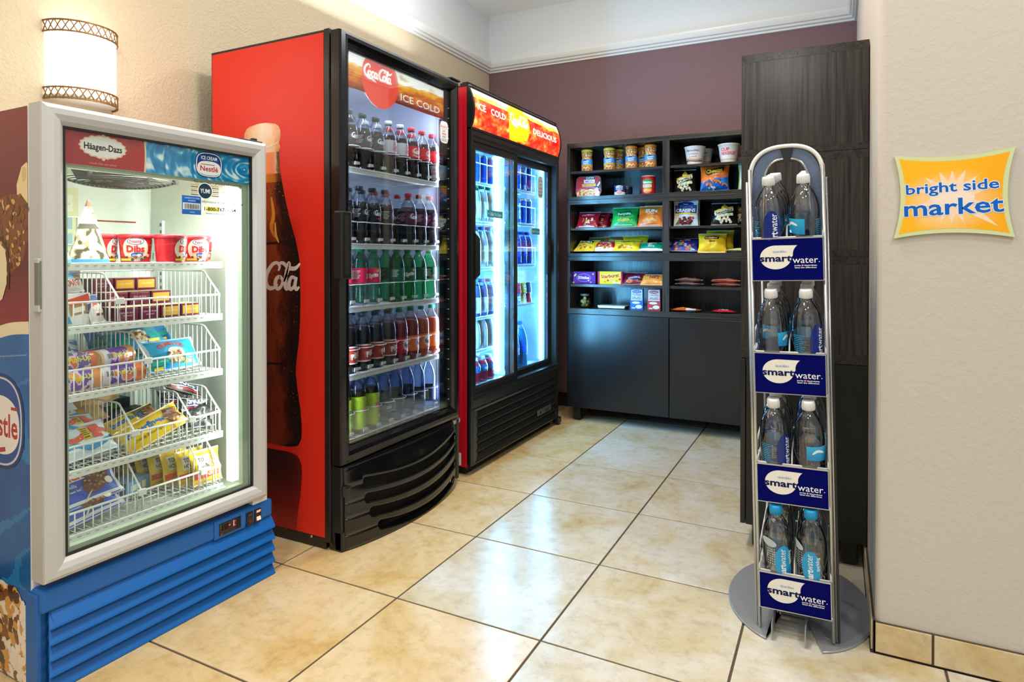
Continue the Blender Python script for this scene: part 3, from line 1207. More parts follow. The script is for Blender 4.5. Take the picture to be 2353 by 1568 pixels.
for xx in (.045, .643):
    mb = MB().box(xx - .004 if xx > .3 else xx - .006, xx + .006 if xx > .3 else xx + .004, .50, .515, .34, 1.24)
    for i in range(34):
        z = .36 + i * .026
        mb.box(xx - .0065 if xx > .3 else xx + .0042, xx - .0042 if xx > .3 else xx + .0065, .504, .511, z, z + .012, 1)
    obj('shelf_standard', mb, ['wire', solid('#6c746c', .6)], fz)
obj('shelf_standard', MB().box(.385, .397, D1 - .052, D1 - .046, .34, 1.24), 'wire', fz)
# fan guard under the top
fg = MB()
fc = (.34, .25, 1.322)
for i in range(13):
    r = .012 + i * .0115
    fg.tube([(fc[0] + r * cos(a), fc[1] + r * sin(a), fc[2] + .02 * (r / .15) ** 3) for a in [2 * pi * j / 36 for j in range(36)]], .0016, 5, True)
for i in range(6):
    a = pi / 6 + i * pi / 3
    fg.tube([(fc[0], fc[1], fc[2] + .003), (fc[0] + .13 * cos(a), fc[1] + .13 * sin(a), fc[2] + .016), (fc[0] + .152 * cos(a), fc[1] + .152 * sin(a), fc[2] + .024)], .002, 5)
    fg.lathe([(.008, .018), (.008, .04)], 8, (fc[0] + .152 * cos(a), fc[1] + .152 * sin(a), fc[2]))
fgo = obj('fan_guard', fg, 'dark_wire', fz)
mb = MB().lathe([(.022, .012), (.022, .045)], 14, fc)
for i in range(5):
    a = 2 * pi * i / 5
    mb.add([(fc[0] + r * cos(a + t), fc[1] + r * sin(a + t), fc[2] + zz) for (r, t, zz) in ((.02, -.3, .02), (.125, -.28, .024), (.13, .3, .046), (.02, .4, .04))], [(0, 1, 2, 3)])
obj('fan_blades', mb, 'dark_wire', fgo)

# wire shelves, baskets
SHZ = [1.085, .912, .728, .520, .345]
for i, z in enumerate(SHZ):
    mb = MB()
    y0, y1, x0, x1 = .092, .47, .062, .572
    mb.tube([(x0, y0, z), (x1, y0, z), (x1, y1, z), (x0, y1, z)], .0035, 6, True)
    for j in range(9):
        mb.tube([(x0, y0 + .02 + j * .043, z - .003), (x1, y0 + .02 + j * .043, z - .003)], .0022, 5)
    for j in range(27):
        xx = x0 + .0097 + j * .0189
        mb.tube([(xx, y0, z + .002), (xx, y1, z + .002)], .0013, 4)
    sh = obj('wire_shelf', mb, 'wire', fz)
    sh['kind'] = 'stuff'
    mb = MB().box(x0 - .01, x1 + .006, y0 - .008, y0 - .004, z - .017, z + .004, ch=.0015)
    for j in range(22):
        mb.box(x0 + .012 + j * .0235, x0 + .022 + j * .0235, y0 - .0085, y0 - .0078, z - .006, z - .003, 1)
    obj('shelf_lip', mb, ['wire', solid('#aab4a6', .6)], sh)
    if i < 4:
        obj('shelf_bracket', MB().prism([(.10, z - .004), (.50, z - .004), (.50, z - .03), (.38, z - .018), (.10, z - .014)], x1 + .007, x1 + .012, 'x'), 'wire', sh)
    if i == 0:
        mb = MB().tube([(.09, y1, z + .005), (.09, y1, z + .135), (.11, y1, z + .15), (.35, y1, z + .15), (.365, y1, z + .14), (.365, y1, z + .005)], .0026, 6)
        mb.tube([(.09, y1, z + .06), (.365, y1, z + .06)], .0018, 5).tube([(.2, y1, z + .005), (.2, y1, z + .15)], .0018, 5)
        obj('back_stop', mb, 'wire', sh)
        continue
    hf = .068 if i < 4 else .062
    ha = .145

    def side(xx, deep=.45):
        mb = MB()
        top = [(y0 - .001, z + hf), (y0 + .075, z + ha - .004), (y0 + .09, z + ha), (deep, z + ha)]
        mb.tube([(xx, y0 - .001, z)] + [(xx, a, b) for a, b in top] + [(xx, deep, z)], .003, 6)
        for j in range(15):
            yy = y0 + .022 + j * .0235
            if yy > deep - .01:
                break
            zt = z + hf + (ha - hf) * min(1, (yy - y0) / .083)
            mb.tube([(xx, yy, z), (xx, yy, zt)], .0017, 5)
        return mb
    fn = MB().tube([(x0, y0 - .001, z + hf), (x1, y0 - .001, z + hf)], .0034, 6)
    for j in range(22):
        xx = x0 + .010 + j * .0236
        fn.tube([(xx, y0 - .001, z), (xx, y0 - .001, z + hf)], .0019, 5)
    obj('basket_front', fn, 'wire', sh)
    obj('basket_side', side(x1 if i < 4 else .572), 'wire', sh)
    bk = MB().tube([(x0, .45, z + ha), (x1, .45, z + ha)], .003, 6)
    for j in range(22):
        bk.tube([(x0 + .01 + j * .0236, .45, z), (x0 + .01 + j * .0236, .45, z + ha)], .0016, 4)
    obj('basket_back', bk, 'wire', sh)
    for xx in {1: (.243,), 2: (.325,), 3: (.285, .468), 4: (.305, .508)}[i]:
        mb = side(xx)
        mb.box(xx - .012, xx + .012, y0 - .007, y0 + .004, z + hf - .012, z + hf + .006, ch=.002)
        obj('basket_divider', mb, 'wire', sh)
# ------------------------------------------------------------------ wall lamp
lc = (XL, -.314)
lr, lz0, lz1 = .118, 1.648, 1.920
wl = thing('wall_sconce', 'half-round white glass wall lamp with brass lattice bands above the ice cream freezer', 'lamp', (XL, -.314, 0))
obj('shade', MB().lathe([(lr - .004, lz0 + .006), (lr - .004, lz1 - .002)], 32, a0=-pi / 2, a1=pi / 2), 'lamp_glass', wl)
obj('base_disc', MB().lathe([(0, lz0 + .004), (lr - .006, lz0 + .004), (lr - .002, lz0 + .008), (lr - .002, lz0 + .016)], 32, a0=-pi / 2, a1=pi / 2), 'white_paint', wl)
obj('back_plate', MB().box(0, .006, -.10, .10, lz0 + .01, lz1 - .01), 'white_paint', wl)
for zb in (lz0, lz1 - .042):
    mb = MB()
    hb = .042
    for zz in (.0025, hb - .0025):
        mb.tube([(lr * cos(a), lr * sin(a), zb + zz) for a in [-pi / 2 + pi * i / 40 for i in range(41)]], .0032, 6)
    nn = 15
    for i in range(-1, nn):
        for sgn in (1, -1):
            pts = []
            for j in range(9):
                t = j / 8
                a = -pi / 2 + pi * (i + .5 + sgn * (t * 1.5 - .25 - .5)) / nn
                zz = hb * (.5 - .5 * cos(pi * t))
                if -pi / 2 <= a <= pi / 2:
                    pts.append((lr * cos(a), lr * sin(a), zb + zz))
            if len(pts) > 1:
                mb.tube(pts, .0021, 5)
    obj('lattice_band', mb, 'bronze', wl)
lamp('wall_lamp_light', 'POINT', (XL + .20, -.314, 2.0), 1.0, WARM, .06)
lamp('wall_lamp_light_low', 'POINT', (XL + .20, -.314, 1.60), .35, WARM, .05)

# ------------------------------------------------------------------ shop sign on the beige wall
sg = thing('wall_sign', 'orange and yellow sign reading bright side market on the beige wall', 'sign', (XR, YP, 0))
x0, x1, z0, z1 = .039, .307, 1.155, 1.385


def sgn_outline(ins=0.0, n=14):
    A, B, C_, D_ = (x0 + ins, z1 - ins * 1.0 - .002), (x1 - ins, z1 + .002 - ins), (x1 - ins, z0 + ins), (x0 + ins, z0 + ins)
    out = []

    def edge(p, q, mx, my):
        for i in range(n):
            t = i / n
            b = 4 * t * (1 - t)
            out.append((p[0] + (q[0] - p[0]) * t + mx * b, p[1] + (q[1] - p[1]) * t + my * b))
    edge(A, B, 0, -.014)
    edge(B, C_, -.016, 0)
    edge(C_, D_, 0, .014)
    edge(D_, A, .016, 0)
    return out


ol = sgn_outline()
obj('acrylic_board', MB().prism(ol[::-1], -.010, -.003, 'y'), pbr('pale_green_acrylic', '#d4dba2', .2, coat=.4), sg)
obj('standoff', MB().box(.10, .24, -.004, 0, 1.22, 1.32), 'white_paint', sg)
k = Ink(lambda u, v, h_: (u, -.0102 - h_, v), None, MB())
ol2 = sgn_outline(.0115)
cx0, cz0 = .172, 1.262
orange = lambda x, z: mix(mix('#fbdcae', '#fdb913', min(1, sqrt(((x - cx0) / .115) ** 2 + ((z - cz0 + .01) / .085) ** 2)) ** 1.5), '#f9a400', max(0, (x - cx0) * 5))
rings = 14
for r_ in range(rings):
    a, b = r_ / rings, (r_ + 1) / rings
    for i in range(len(ol2)):
        p, q = ol2[i], ol2[(i + 1) % len(ol2)]
        f_ = lambda P, t: (cx0 + (P[0] - cx0) * t, cz0 + (P[1] - cz0) * t)
        m_ = f_(p, (a + b) / 2)
        k._emit([f_(p, a), f_(p, b), f_(q, b), f_(q, a)], orange(*m_))
k.n += 1
for (a, ln) in ((90, .072), (68, .078), (112, .076), (45, .078), (137, .084), (18, .095), (163, .09), (-90, .068), (-68, .07), (-112, .07), (-38, .128), (-142, .078), (-15, .075), (-165, .08)):
    a = radians(a)
    wv = .1
    k.poly([(cx0 + .02 * cos(a - 1.2), cz0 + .02 * sin(a - 1.2)), (cx0 + ln * cos(a), cz0 + ln * sin(a)), (cx0 + .02 * cos(a + 1.2), cz0 + .02 * sin(a + 1.2))], mix('#f7dcc0', '#fbd7a0', .3))
    k.n -= .9
k.n += 1
k.ell(cx0, cz0, .05, .02, '#f7e2cf')
for i in range(9):
    dx, dz = (.0019 * cos(i * pi / 4), .0019 * sin(i * pi / 4)) if i < 8 else (0, 0)
    c = '#e8edf6' if i < 8 else '#005fc0'
    k.n += .5 if i == 8 else 0
    k.text('bright side', .170 + dx, 1.292 + dz, .027, c, .019, w=.206, rot=.045)
    k.n -= .9
    k.text('market', .173 + dx, 1.240 + dz, .043, c, .019, w=.220, rot=.035)
    k.n -= .9
obj('sign_print', k.mb, 'print_gloss', sg)

# ------------------------------------------------------------------ tall red drinks cooler
ko = thing('drinks_cooler', 'tall red and black cooler with one glass door, bottle picture on its side', 'cooler', KO.at(0, 0), KO.rz)
W_, DP = .828, .645
obj('cabinet_shell', MB().box(0, .045, 0, DP, .03, 1.957, ch=.004).box(W_ - .045, W_, 0, DP, .03, 1.957, ch=.004).box(.045, W_ - .045, 0, DP, 1.895, 1.957)
    .box(.045, W_ - .045, 0, DP, .03, .355).box(.045, W_ - .045, DP - .04, DP, .355, 1.895).box(.02, W_ - .02, .03, DP - .03, .0, .03), 'black_satin', ko)
obj('inner_liner', MB().box(.045, .05, .01, DP - .045, .355, 1.895).box(W_ - .05, W_ - .045, .01, DP - .045, .355, 1.895).box(.05, W_ - .05, .01, DP - .045, 1.888, 1.895)
    .box(.05, W_ - .05, .01, DP - .045, .355, .362).box(.05, W_ - .05, DP - .05, DP - .045, .362, 1.888), 'liner_cool', ko)
obj('side_panel', MB().box(-.0025, .0, .024, .636, .045, 1.945), pbr('red_side', '#dc2510', .46), ko)
obj('front_post', MB().box(-.004, .012, -.004, .022, .03, 1.957, ch=.002), 'black_satin', ko)

# bottle picture
k = Ink(lambda u, v, h_: (-.003 - h_, u, v), None, MB(), 0, .00004)
BP = [(1.636, .0), (1.634, .05), (1.622, .085), (1.60, .1), (1.57, .1), (1.55, .092), (1.535, .1), (1.52, .092), (1.45, .096), (1.40, .107), (1.33, .124), (1.24, .152), (1.17, .178), (1.13, .189), (1.09, .198), (1.03, .2), (.95, .202), (.86, .2), (.78, .193), (.70, .18), (.66, .176), (.60, .184), (.52, .2), (.45, .207), (.41, .206), (.385, .195), (.37, .178), (.364, .13)]


def bw(z):
    for (a, wa), (b, wb) in zip(BP, BP[1:]):
        if z >= b:
            return wa + (wb - wa) * (a - z) / max(1e-6, a - b)
    return BP[-1][1]


CU = .346


def bottlecol(t, z):
    e = abs(t)
    n_ = ns(t * 3, z * 9, 2) * .5 + ns(t * 11, z * 26, 5) * .35 + ns(t * 30, z * 60, 1) * .2
    if z > 1.52:
        return ramp([(0, '#f2e0c6'), (.5, '#f0c5a0'), (.8, '#e6a877'), (1, '#b8804f')], e * .9 + n_ * .35)
    if z > 1.435:
        return ramp([(0, '#f19a6a'), (.6, '#f0875a'), (.85, '#d9b088'), (1, '#5f3a22')], e + n_ * .3)
    if z > 1.40:
        return ramp([(0, '#d98a2a'), (.7, '#a85716'), (1, '#3a1c0c')], e + n_ * .5 + (1.42 - z) * 4)
    a = ramp([(0, '#7a2d10'), (.35, '#9c4318'), (.55, '#5a2110'), (.72, '#241009'), (1, '#0d0705')], e + n_ * .45)
    b_ = ramp([(0, '#54190e'), (.4, '#7c2a14'), (.62, '#4a160d'), (.8, '#1c0c08'), (1, '#0c0605')], e + n_ * .4)
    return mix(b_, a, (z - .6) / .6)


NU, NV = 44, 150
for j in range(NV):
    za, zb = .365 + 1.27 * j / NV, .365 + 1.27 * (j + 1) / NV
    wa, wb_ = bw(za), bw(zb)
    for i in range(NU):
        ta, tb = -1 + 2 * i / NU, -1 + 2 * (i + 1) / NU
        k._emit([(CU + wa * ta, za), (CU + wb_ * ta, zb), (CU + wb_ * tb, zb), (CU + wa * tb, za)], bottlecol((ta + tb) / 2, (za + zb) / 2))
k.n += 1
# reflection of the bottle printed under it
for j in range(40):
    za, zb = .345 - .30 * j / 40, .345 - .30 * (j + 1) / 40
    wa, wb_ = bw(.365 + j * .0075), bw(.365 + (j + 1) * .0075)
    for i in range(20):
        ta, tb = -1 + i / 10, -1 + (i + 1) / 10
        c = mix(mix('#2a0b0a', '#7a1216', abs((ta + tb) / 2) ** 4 * .5), '#b01219', (j / 40) ** 2 * .9)
        k._emit([(CU + wa * ta, za), (CU + wb_ * ta, zb), (CU + wb_ * tb, zb), (CU + wa * tb, za)], c)
k.n += 1
rnd = random.Random(9)
for i in range(420):
    z = .4 + 1.0 * rnd.random()
    t = rnd.uniform(-1, 1)
    u = CU + bw(z) * t * .97
    s_ = .0012 + .0032 * rnd.random() ** 2
    k.n = 4 + i * .02
    k.ell(u, z, s_, s_ * 1.2, mix('#2a1008', '#000000', .3), 7)
    k.ell(u - s_ * .3, z + s_ * .4, s_ * .45, s_ * .45, ['#b9784a', '#e2b88c', '#8a4a26'][i % 3], 6)
k.n = 16
for (z, a) in ((1.165, .02), (.69, .02), (1.545, .01)):
    k.stroke([(CU - bw(z) * .95, z + .01), (CU - bw(z) * .4, z - .006), (CU + bw(z) * .4, z - .006), (CU + bw(z) * .95, z + .01)], .010 if z < 1.5 else .006, '#1d0c07' if z < 1.5 else '#f3e3c4', 4, True)
k.stroke([(CU - .05, 1.34), (CU - .062, 1.27), (CU - .05, 1.22), (CU - .07, 1.18)], .02, '#d98b2b', 4, True)
k.stroke([(CU - .07, 1.24), (CU - .075, 1.19), (CU - .09, 1.16)], .012, '#f0b95c', 4, True)
k.f = lambda u, v, h_: (-.003 - h_, CU - u, v)
script(k, 'both', -.205, .977, .104, '#efe6dd', .0, .125)
k.ell(.187, .985, .004, .004, '#e6d8cc', 10)
obj('side_picture', k.mb, 'print_gloss', ko)
obj('screw', MB().lathe([(.006, 0), (.005, .003), (0, .003)], 10), 'steel', ko, (-.0025, .09, .038), (0, -pi / 2, 0))
obj('bottom_rail', MB().box(-.001, .01, .02, .62, .003, .045, ch=.002), 'black_satin', ko)

# door
pf2 = [(0, -.012), (0, -.050), (.06, -.060), (.30, -.068), (.55, -.068), (.78, -.060), (1, -.048), (1, -.030)]
kd = obj('door_frame', MB().frame(-.002, .821, .326, 1.948, .052, .05, .06, .053, pf2).frame(-.002, .821, .326, 1.948, .052, .05, .06, .053, [(1, -.030), (1, -.012), (0, -.012)]), 'black_gloss', ko)
obj('door_glass', MB().box(.050, .771, -.042, -.038, .386, 1.895), 'glass', ko)
obj('door_inner_frame', MB().frame(.050, .771, .386, 1.895, .02, .042, .006, .008, [(0, -.034), (1, -.034), (1, -.010), (0, -.010)]), 'black_gloss', kd)
hd = obj('door_handle', MB().box(-.012, .045, -.071, -.03, 1.02, 1.275, ch=.006), 'black_satin', kd)
obj('handle_recess', MB().prism([(.016 + .013 * cos(a), 1.148 + (.098 if sin(a) > 0 else -.098) + .013 * sin(a)) for a in [2 * pi * i / 24 for i in range(24)]], -.0722, -.066, 'y'), 'black_matte', hd)
obj('hinge', MB().box(.755, .835, -.062, -.01, 1.949, 1.958, ch=.002), 'black_satin', ko)
obj('hinge', MB().box(.775, .84, -.058, -.005, .298, .322, ch=.004).lathe([(.009, .30), (.009, .326)], 12, (.80, -.035, 0)), 'steel', ko)
mb = MB()
for i in range(30):
    z = .42 + i * .048
    mb.box(.7695, .771, -.0355, -.0325, z, z + .004)
o_ = obj('led_strip', mb, 'led', kd)  # glowing dots stand in for LED reflections in the door reveal
o_['kind'] = 'stuff'

# header sign behind the glass
hz0, hz1 = 1.752, 1.888
k = Ink(lambda u, v, h_: (u, -.0335 - h_, v), None, MB())


def splash(seed, pale=.62, warm=0.0):
    def f(u, v):
        lvl = pale + .13 * ns(u * 3.1 + seed, 0, seed) + .07 * ns(u * 9, v * 3, seed)
        n_ = ns(u * 5 + seed, v * 3.5, seed) * .6 + ns(u * 13, v * 8, seed + 2) * .45 + ns(u * 30, v * 17, seed + 4) * .35
        if v > lvl + .08:
            return ramp([(-.6, '#cfe3dc'), (-.2, '#ffffff'), (.35, '#fffdf4'), (.75, '#c9b48e')], n_ + .1)
        if v > lvl:
            return ramp([(-.5, '#f7e2a8'), (0, '#f2b93a'), (.5, '#dd8a1c')], n_)
        d = (lvl - v) / lvl
        return ramp([(0, '#f0a326'), (.22, '#d4721a'), (.45, '#b04a14'), (.7, '#7c2410'), (1, '#4c120c')], d * .75 + n_ * .5)
    return f


k.field(.05, hz0, .771, hz1, 220, 44, splash(3.3))
k.clip = (.05, .771, 1.60, hz1)
k.ell(.262, 1.820, .118, .112, '#ee4a36', 48)
k.clip = None
script(k, 'both', .152, 1.822, .047, '#ffffff', -.0, .15)
k.text('ICE COLD', .545, 1.787, .030, '#fffaf2', .006, w=.30)
obj('header_print', k.mb, printed('cooler_header', .35, 1.2), ko)
obj('header_panel', MB().box(.05, .771, -.033, -.026, hz0, hz1), 'white_paint', ko)
dm = MB()
dm.prism([(.262 + .117 * cos(a), 1.820 + .111 * sin(a)) for a in [radians(180 + 37 + 106 * i / 24) for i in range(25)]], -.033, -.028, 'y')
obj('header_disc', dm, 'white_paint', ko)
# oval sticker on the glass
k = Ink(flat(0, 0, -.0424), None, MB())
k.ell(.72, 1.690, .036, .052, '#9aa3ae', 36, p=4).ell(.72, 1.690, .034, .0505, '#e9eaee', 36, p=4)
for (t, z, c) in (('BALANCE', 1.716, '#d8424a'), ('WHAT YOU', 1.706, '#b4b8bf'), ('EAT', 1.695, '#3c4450'), ('DRINK', 1.682, '#d8424a'), ('& DO', 1.669, '#3c4450')):
    k.text(t, .72, z, .0085 if t != 'WHAT YOU' else .005, c, .008, w={'BALANCE': .055, 'WHAT YOU': .04}.get(t))
for i in range(3):
    k.ell(.705 + i * .015, 1.654, .0065, .006, '#6d7683', 14).ell(.705 + i * .015, 1.654, .0045, .004, '#e9eaee', 14)
obj('door_sticker', k.mb, 'print', ko)
# evaporator fan grille under the top
eg = MB().box(.06, .50, .12, .50, 1.84, 1.888, ch=.02)
obj('fan_housing', eg, 'liner_cool', ko)
mb = MB()
for i in range(8):
    r = .02 + .016 * i
    mb.tube([(.20 + r * cos(a), .24 + r * sin(a), 1.835) for a in [2 * pi * j / 32 for j in range(32)]], .0028, 5, True)
for i in range(16):
    a = 2 * pi * i / 16
    mb.tube([(.20 + .02 * cos(a), .24 + .02 * sin(a), 1.834), (.20 + .14 * cos(a + .3), .24 + .14 * sin(a + .3), 1.834)], .0025, 4)
fo = obj('fan_grille', mb, solid('#8f9ab5', .4), ko)
obj('fan_hole', MB().lathe([(0, 1.8385), (.14, 1.8385), (.14, 1.8395)], 32, (.20, .24, 0)), solid('#2c3140', .7), fo)

KSH = [1.456, 1.156, .906, .639, .388]
for i, z in enumerate(KSH):
    mb = MB()
    y0, y1, x0, x1 = .004, .50, .056, .738
    for j in range(34):
        xx = x0 + .01 + j * .0201
        mb.tube([(xx, y0 + .004, z - .002), (xx, y1, z - .002)], .0016, 4)
    for yy in (.08, .25, .42):
        mb.tube([(x0, yy, z - .006), (x1, yy, z - .006)], .0025, 5)
    sh = obj('wire_shelf', mb, 'wire', ko)
    sh['kind'] = 'stuff'
    lp = MB().box(x0 - .004, x1, y0 - .004, y0, z - .020, z + .002, ch=.0015)
    for j in range(44):
        lp.box(x0 + .006 + j * .0155, x0 + .013 + j * .0155, y0 - .0046, y0 - .0039, z - .007, z - .004, 1)
    obj('shelf_lip', lp, ['wire', solid('#8d95ac', .6)], sh)
    obj('shelf_bracket', MB().prism([(.02, z - .004), (.50, z - .004), (.50, z - .035), (.02, z - .018)], .7395, .7435, 'x'), 'wire', sh)
for i, sx in enumerate((.244, .221, .216, .238, .207)):
    z = KSH[i]
    for q in range(-1, 7):
        xc = sx + q * .0845
        mb = MB()
        zz = z + (.088 if i < 3 else .098)
        mb.tube([(xc - .042, .045, zz + .001)] + [(xc - .041 * cos(a), .040 - .042 * sin(a), zz) for a in [pi * t / 12 for t in range(13)]] + [(xc + .042, .045, zz + .001)], .0014, 5)
        st = obj('lane_stop', mb, 'wire', ko)
        obj('lane_tab', MB().prism([(xc - .016, z + .012), (xc + .016, z + .016), (xc + .013, z + .026), (xc - .013, z + .026)], .0005, .0025, 'y'), 'wire', st)
lamp('cooler_light', 'AREA', KO.at(.752, .004, 1.12), 11, (.55, .68, 1), .03, 1.4, aim=KO.at(.35, .30, 1.12))
lamp('cooler_light_far', 'AREA', KO.at(.075, .004, 1.12), 8, (.55, .68, 1), .03, 1.4, aim=KO.at(.45, .30, 1.12))
lamp('cooler_light_top', 'AREA', KO.at(.42, -.018, 1.775), 2.5, (.80, .86, 1), .6, .02, aim=KO.at(.42, .25, 1.2))

# curved lower grille with four slots
SLOT = [(.096, .80, .240, .247), (.096, .80, .181, .194), (.118, .79, .122, .126), (.158, .756, .058, .055)]
HWS = .0185
NUX = 72


def pan_y(x, z):
    u = max(0, min(1, (x - .012) / .80))
    s_ = sin(pi * u) ** .9
    q = min(1, max(0, (.318 - z) / .12))
    return -.052 - .062 * s_ * (q * q * (3 - 2 * q)) - .01 * (1 - abs(2 * u - 1) ** 8)


def slot_edges(k_, x):
    a, b, za, zb = SLOT[k_]
    t = (x - a) / (b - a)
    zc = za + (zb - za) * t - .030 * 4 * t * (1 - t) if 0 <= t <= 1 else None
    if zc is None:
        t = max(0, min(1, t))
        zc = za + (zb - za) * t
        return zc, zc
    dx = min(x - a, b - x)
    hw = HWS if dx > HWS else sqrt(max(0, HWS ** 2 - (HWS - dx) ** 2))
    return zc - hw, zc + hw


xs = sorted(set([.018 + (.802 - .018) * i / NUX for i in range(NUX + 1)] + [s_[0] + d for s_ in SLOT for d in (0, .004, .01, .018)] + [s_[1] - d for s_ in SLOT for d in (0, .004, .01, .018)]))
gm = MB()
bands = [(lambda x: .312, lambda x: slot_edges(0, x)[1]), (lambda x: slot_edges(0, x)[0], lambda x: slot_edges(1, x)[1]), (lambda x: slot_edges(1, x)[0], lambda x: slot_edges(2, x)[1]),
         (lambda x: slot_edges(2, x)[0], lambda x: slot_edges(3, x)[1]), (lambda x: slot_edges(3, x)[0], lambda x: .004)]
for (up, lo) in bands:
    v, f = [], []
    nr = 5
    for x in xs:
        for r_ in range(nr + 1):
            z = up(x) + (lo(x) - up(x)) * r_ / nr
            v.append((x, pan_y(x, z), z))
    for i in range(len(xs) - 1):
        for r_ in range(nr):
            f.append((i * (nr + 1) + r_, i * (nr + 1) + r_ + 1, (i + 1) * (nr + 1) + r_ + 1, (i + 1) * (nr + 1) + r_))
    gm.add(v, f, 0, None, True)
gl = obj('lower_grille', gm, 'black_gloss', ko)
so = gl.modifiers.new('thickness', 'SOLIDIFY')
so.thickness = .014
so.offset = -1
so.use_rim = True
obj('grille_backing', MB().box(.03, .79, -.03, -.026, .006, .30), 'black_matte', ko)
gfl = [(x_, pan_y(x_, .01) + .012) for x_ in [.02 + .78 * i / 30 for i in range(31)]]
obj('grille_floor', MB().prism(gfl + [(.80, -.026), (.02, -.026)], .004, .010, 'z'), 'black_matte', ko)
gs = MB().box(.004, .022, -.050, .0, .004, .318, ch=.003).box(.80, .824, -.060, .0, .03, .318, ch=.004).box(.02, .80, -.056, 0, .300, .318, ch=.004)
gs.box(.004, .06, -.055, .01, .004, .075, ch=.004)
obj('grille_side', gs, 'black_satin', gl)
obj('pull_notch', MB().box(.006, .050, -.064, -.03, .205, .245, ch=.008), 'black_satin', gl)
# ------------------------------------------------------------------ wide cooler with sliding doors
sl = thing('sliding_door_cooler', 'wide black cooler with two sliding glass doors and curved lit header', 'cooler', SL.at(0, 0), SL.rz)
SW, SD = 1.133, .70
obj('cabinet_shell', MB().box(0, .03, .012, SD, .06, 1.965, ch=.003).box(SW - .03, SW, .012, SD, .06, 1.965, ch=.003).box(.03, SW - .03, .012, SD, 1.76, 1.965)
    .box(.03, SW - .03, .012, SD, .06, .40).box(.03, SW - .03, SD - .04, SD, .40, 1.76), 'black_satin', sl)
obj('inner_liner', MB().box(.03, .035, .085, SD - .045, .40, 1.755).box(SW - .035, SW - .03, .085, SD - .045, .40, 1.755).box(.035, SW - .035, .085, SD - .045, 1.75, 1.755)
    .box(.035, SW - .035, .085, SD - .045, .40, .415).box(.035, SW - .035, SD - .05, SD - .045, .415, 1.75), pbr('cyan_liner', '#d6ecf5', .45), sl)
obj('side_panel', MB().box(-.0025, 0, .022, .68, .045, 1.955), pbr('red_side_b', '#c9172a', .3, coat=.2), sl)
k = Ink(lambda u, v, h_: (-.003 - h_, .10 - u, v), None, MB())
k.rect(.0, .052, .045, .115, '#e9e6e2')
for i in range(6):
    k.rect(.006, .06 + i * .008, .036 - .006 * (i % 2), .0625 + i * .008, '#8a8684')
obj('rating_label', k.mb, 'print', sl)
for (lx, ly) in ((.03, .05), (SW - .09, .05), (.03, .6), (SW - .09, .6)):
    obj('leg', MB().box(lx, lx + .06, ly, ly + .06, 0, .062), 'leg_black', sl)
# face frame around the door opening
obj('face_frame', MB().frame(0, SW, .338, 1.752, .034, .032, .055, .05, [(0, .02), (0, .0), (.7, -.002), (1, .006), (1, .07)]), 'black_satin', sl)
for zz in (1.690, .384):
    obj('door_track', MB().box(.03, SW - .03, .004, .07, zz, zz + .018), 'black_satin', sl)


def sliding(x0, x1, y0, hx0, hx1):
    d = obj('sliding_door', MB().frame(x0, x1, .40, 1.692, .034, .044, .040, .040, [(0, y0 + .026), (0, y0 + .002), (.12, y0), (.85, y0), (1, y0 + .005), (1, y0 + .026), (0, y0 + .026)]), 'black_satin', sl)
    obj('door_glass', MB().box(x0 + .034, x1 - .044, y0 + .010, y0 + .014, .44, 1.652), 'glass', d)
    obj('door_handle', MB().prism([(hx0, .99), (hx1, 1.012), (hx1, 1.196), (hx0, 1.225)], y0 - .012, y0 + .004, 'y'), 'black_satin', d)
    obj('chrome_bead', MB().frame(x0 + .034, x1 - .044, .44, 1.652, .003, .003, .003, .003, [(0, y0 + .004), (1, y0 + .004), (1, y0 + .009)]), 'chrome', d)
    return d


sliding(.032, .545, .008, .04, .088)
rd = sliding(.500, 1.100, .042, 1.02, 1.062)
k = Ink(flat(0, 0, .0515), None, MB())
k.ell(.955, 1.545, .036, .068, '#8d8f94', 30, p=4).ell(.955, 1.545, .033, .065, '#cfd2d6', 30, p=4)
for (t, z, c) in (('BALANCE', 1.585, '#cc5560'), ('EAT', 1.560, '#4b5560'), ('DRINK', 1.538, '#cc5560'), ('& DO', 1.516, '#4b5560')):
    k.text(t, .955, z, .013, c, .01, w=.05 if len(t) > 3 else None)
for i in range(3):
    k.ell(.937 + i * .018, 1.494, .007, .007, '#6d7683', 12)
obj('door_sticker', k.mb, 'print', rd)
k = Ink(flat(0, 0, .0175), None, MB())
k.rect(.20, 1.315, .375, 1.352, '#3f93a0').text('← Slide To Open', .285, 1.333, .018, '#d7eef2', .01, w=.15)
obj('door_sticker', k.mb, 'print', sl)
k = Ink(flat(0, 0, .0515), None, MB())
k.poly([(.80, 1.262), (.83, 1.285), (.83, 1.24)], '#bfe6ef')
k.rect(.83, 1.243, .945, 1.281, '#3f93a0').text('Slide To Open', .888, 1.262, .014, '#d7eef2', .01, w=.1)
obj('door_sticker', k.mb, 'print', rd)

# curved backlit header
def hdr(v):
    # v 0 bottom .. 1 top -> (y, z)
    a = v * pi
    return (.004 - .030 * sin(a) ** .8 + .022 * v, 1.752 + .222 * v)


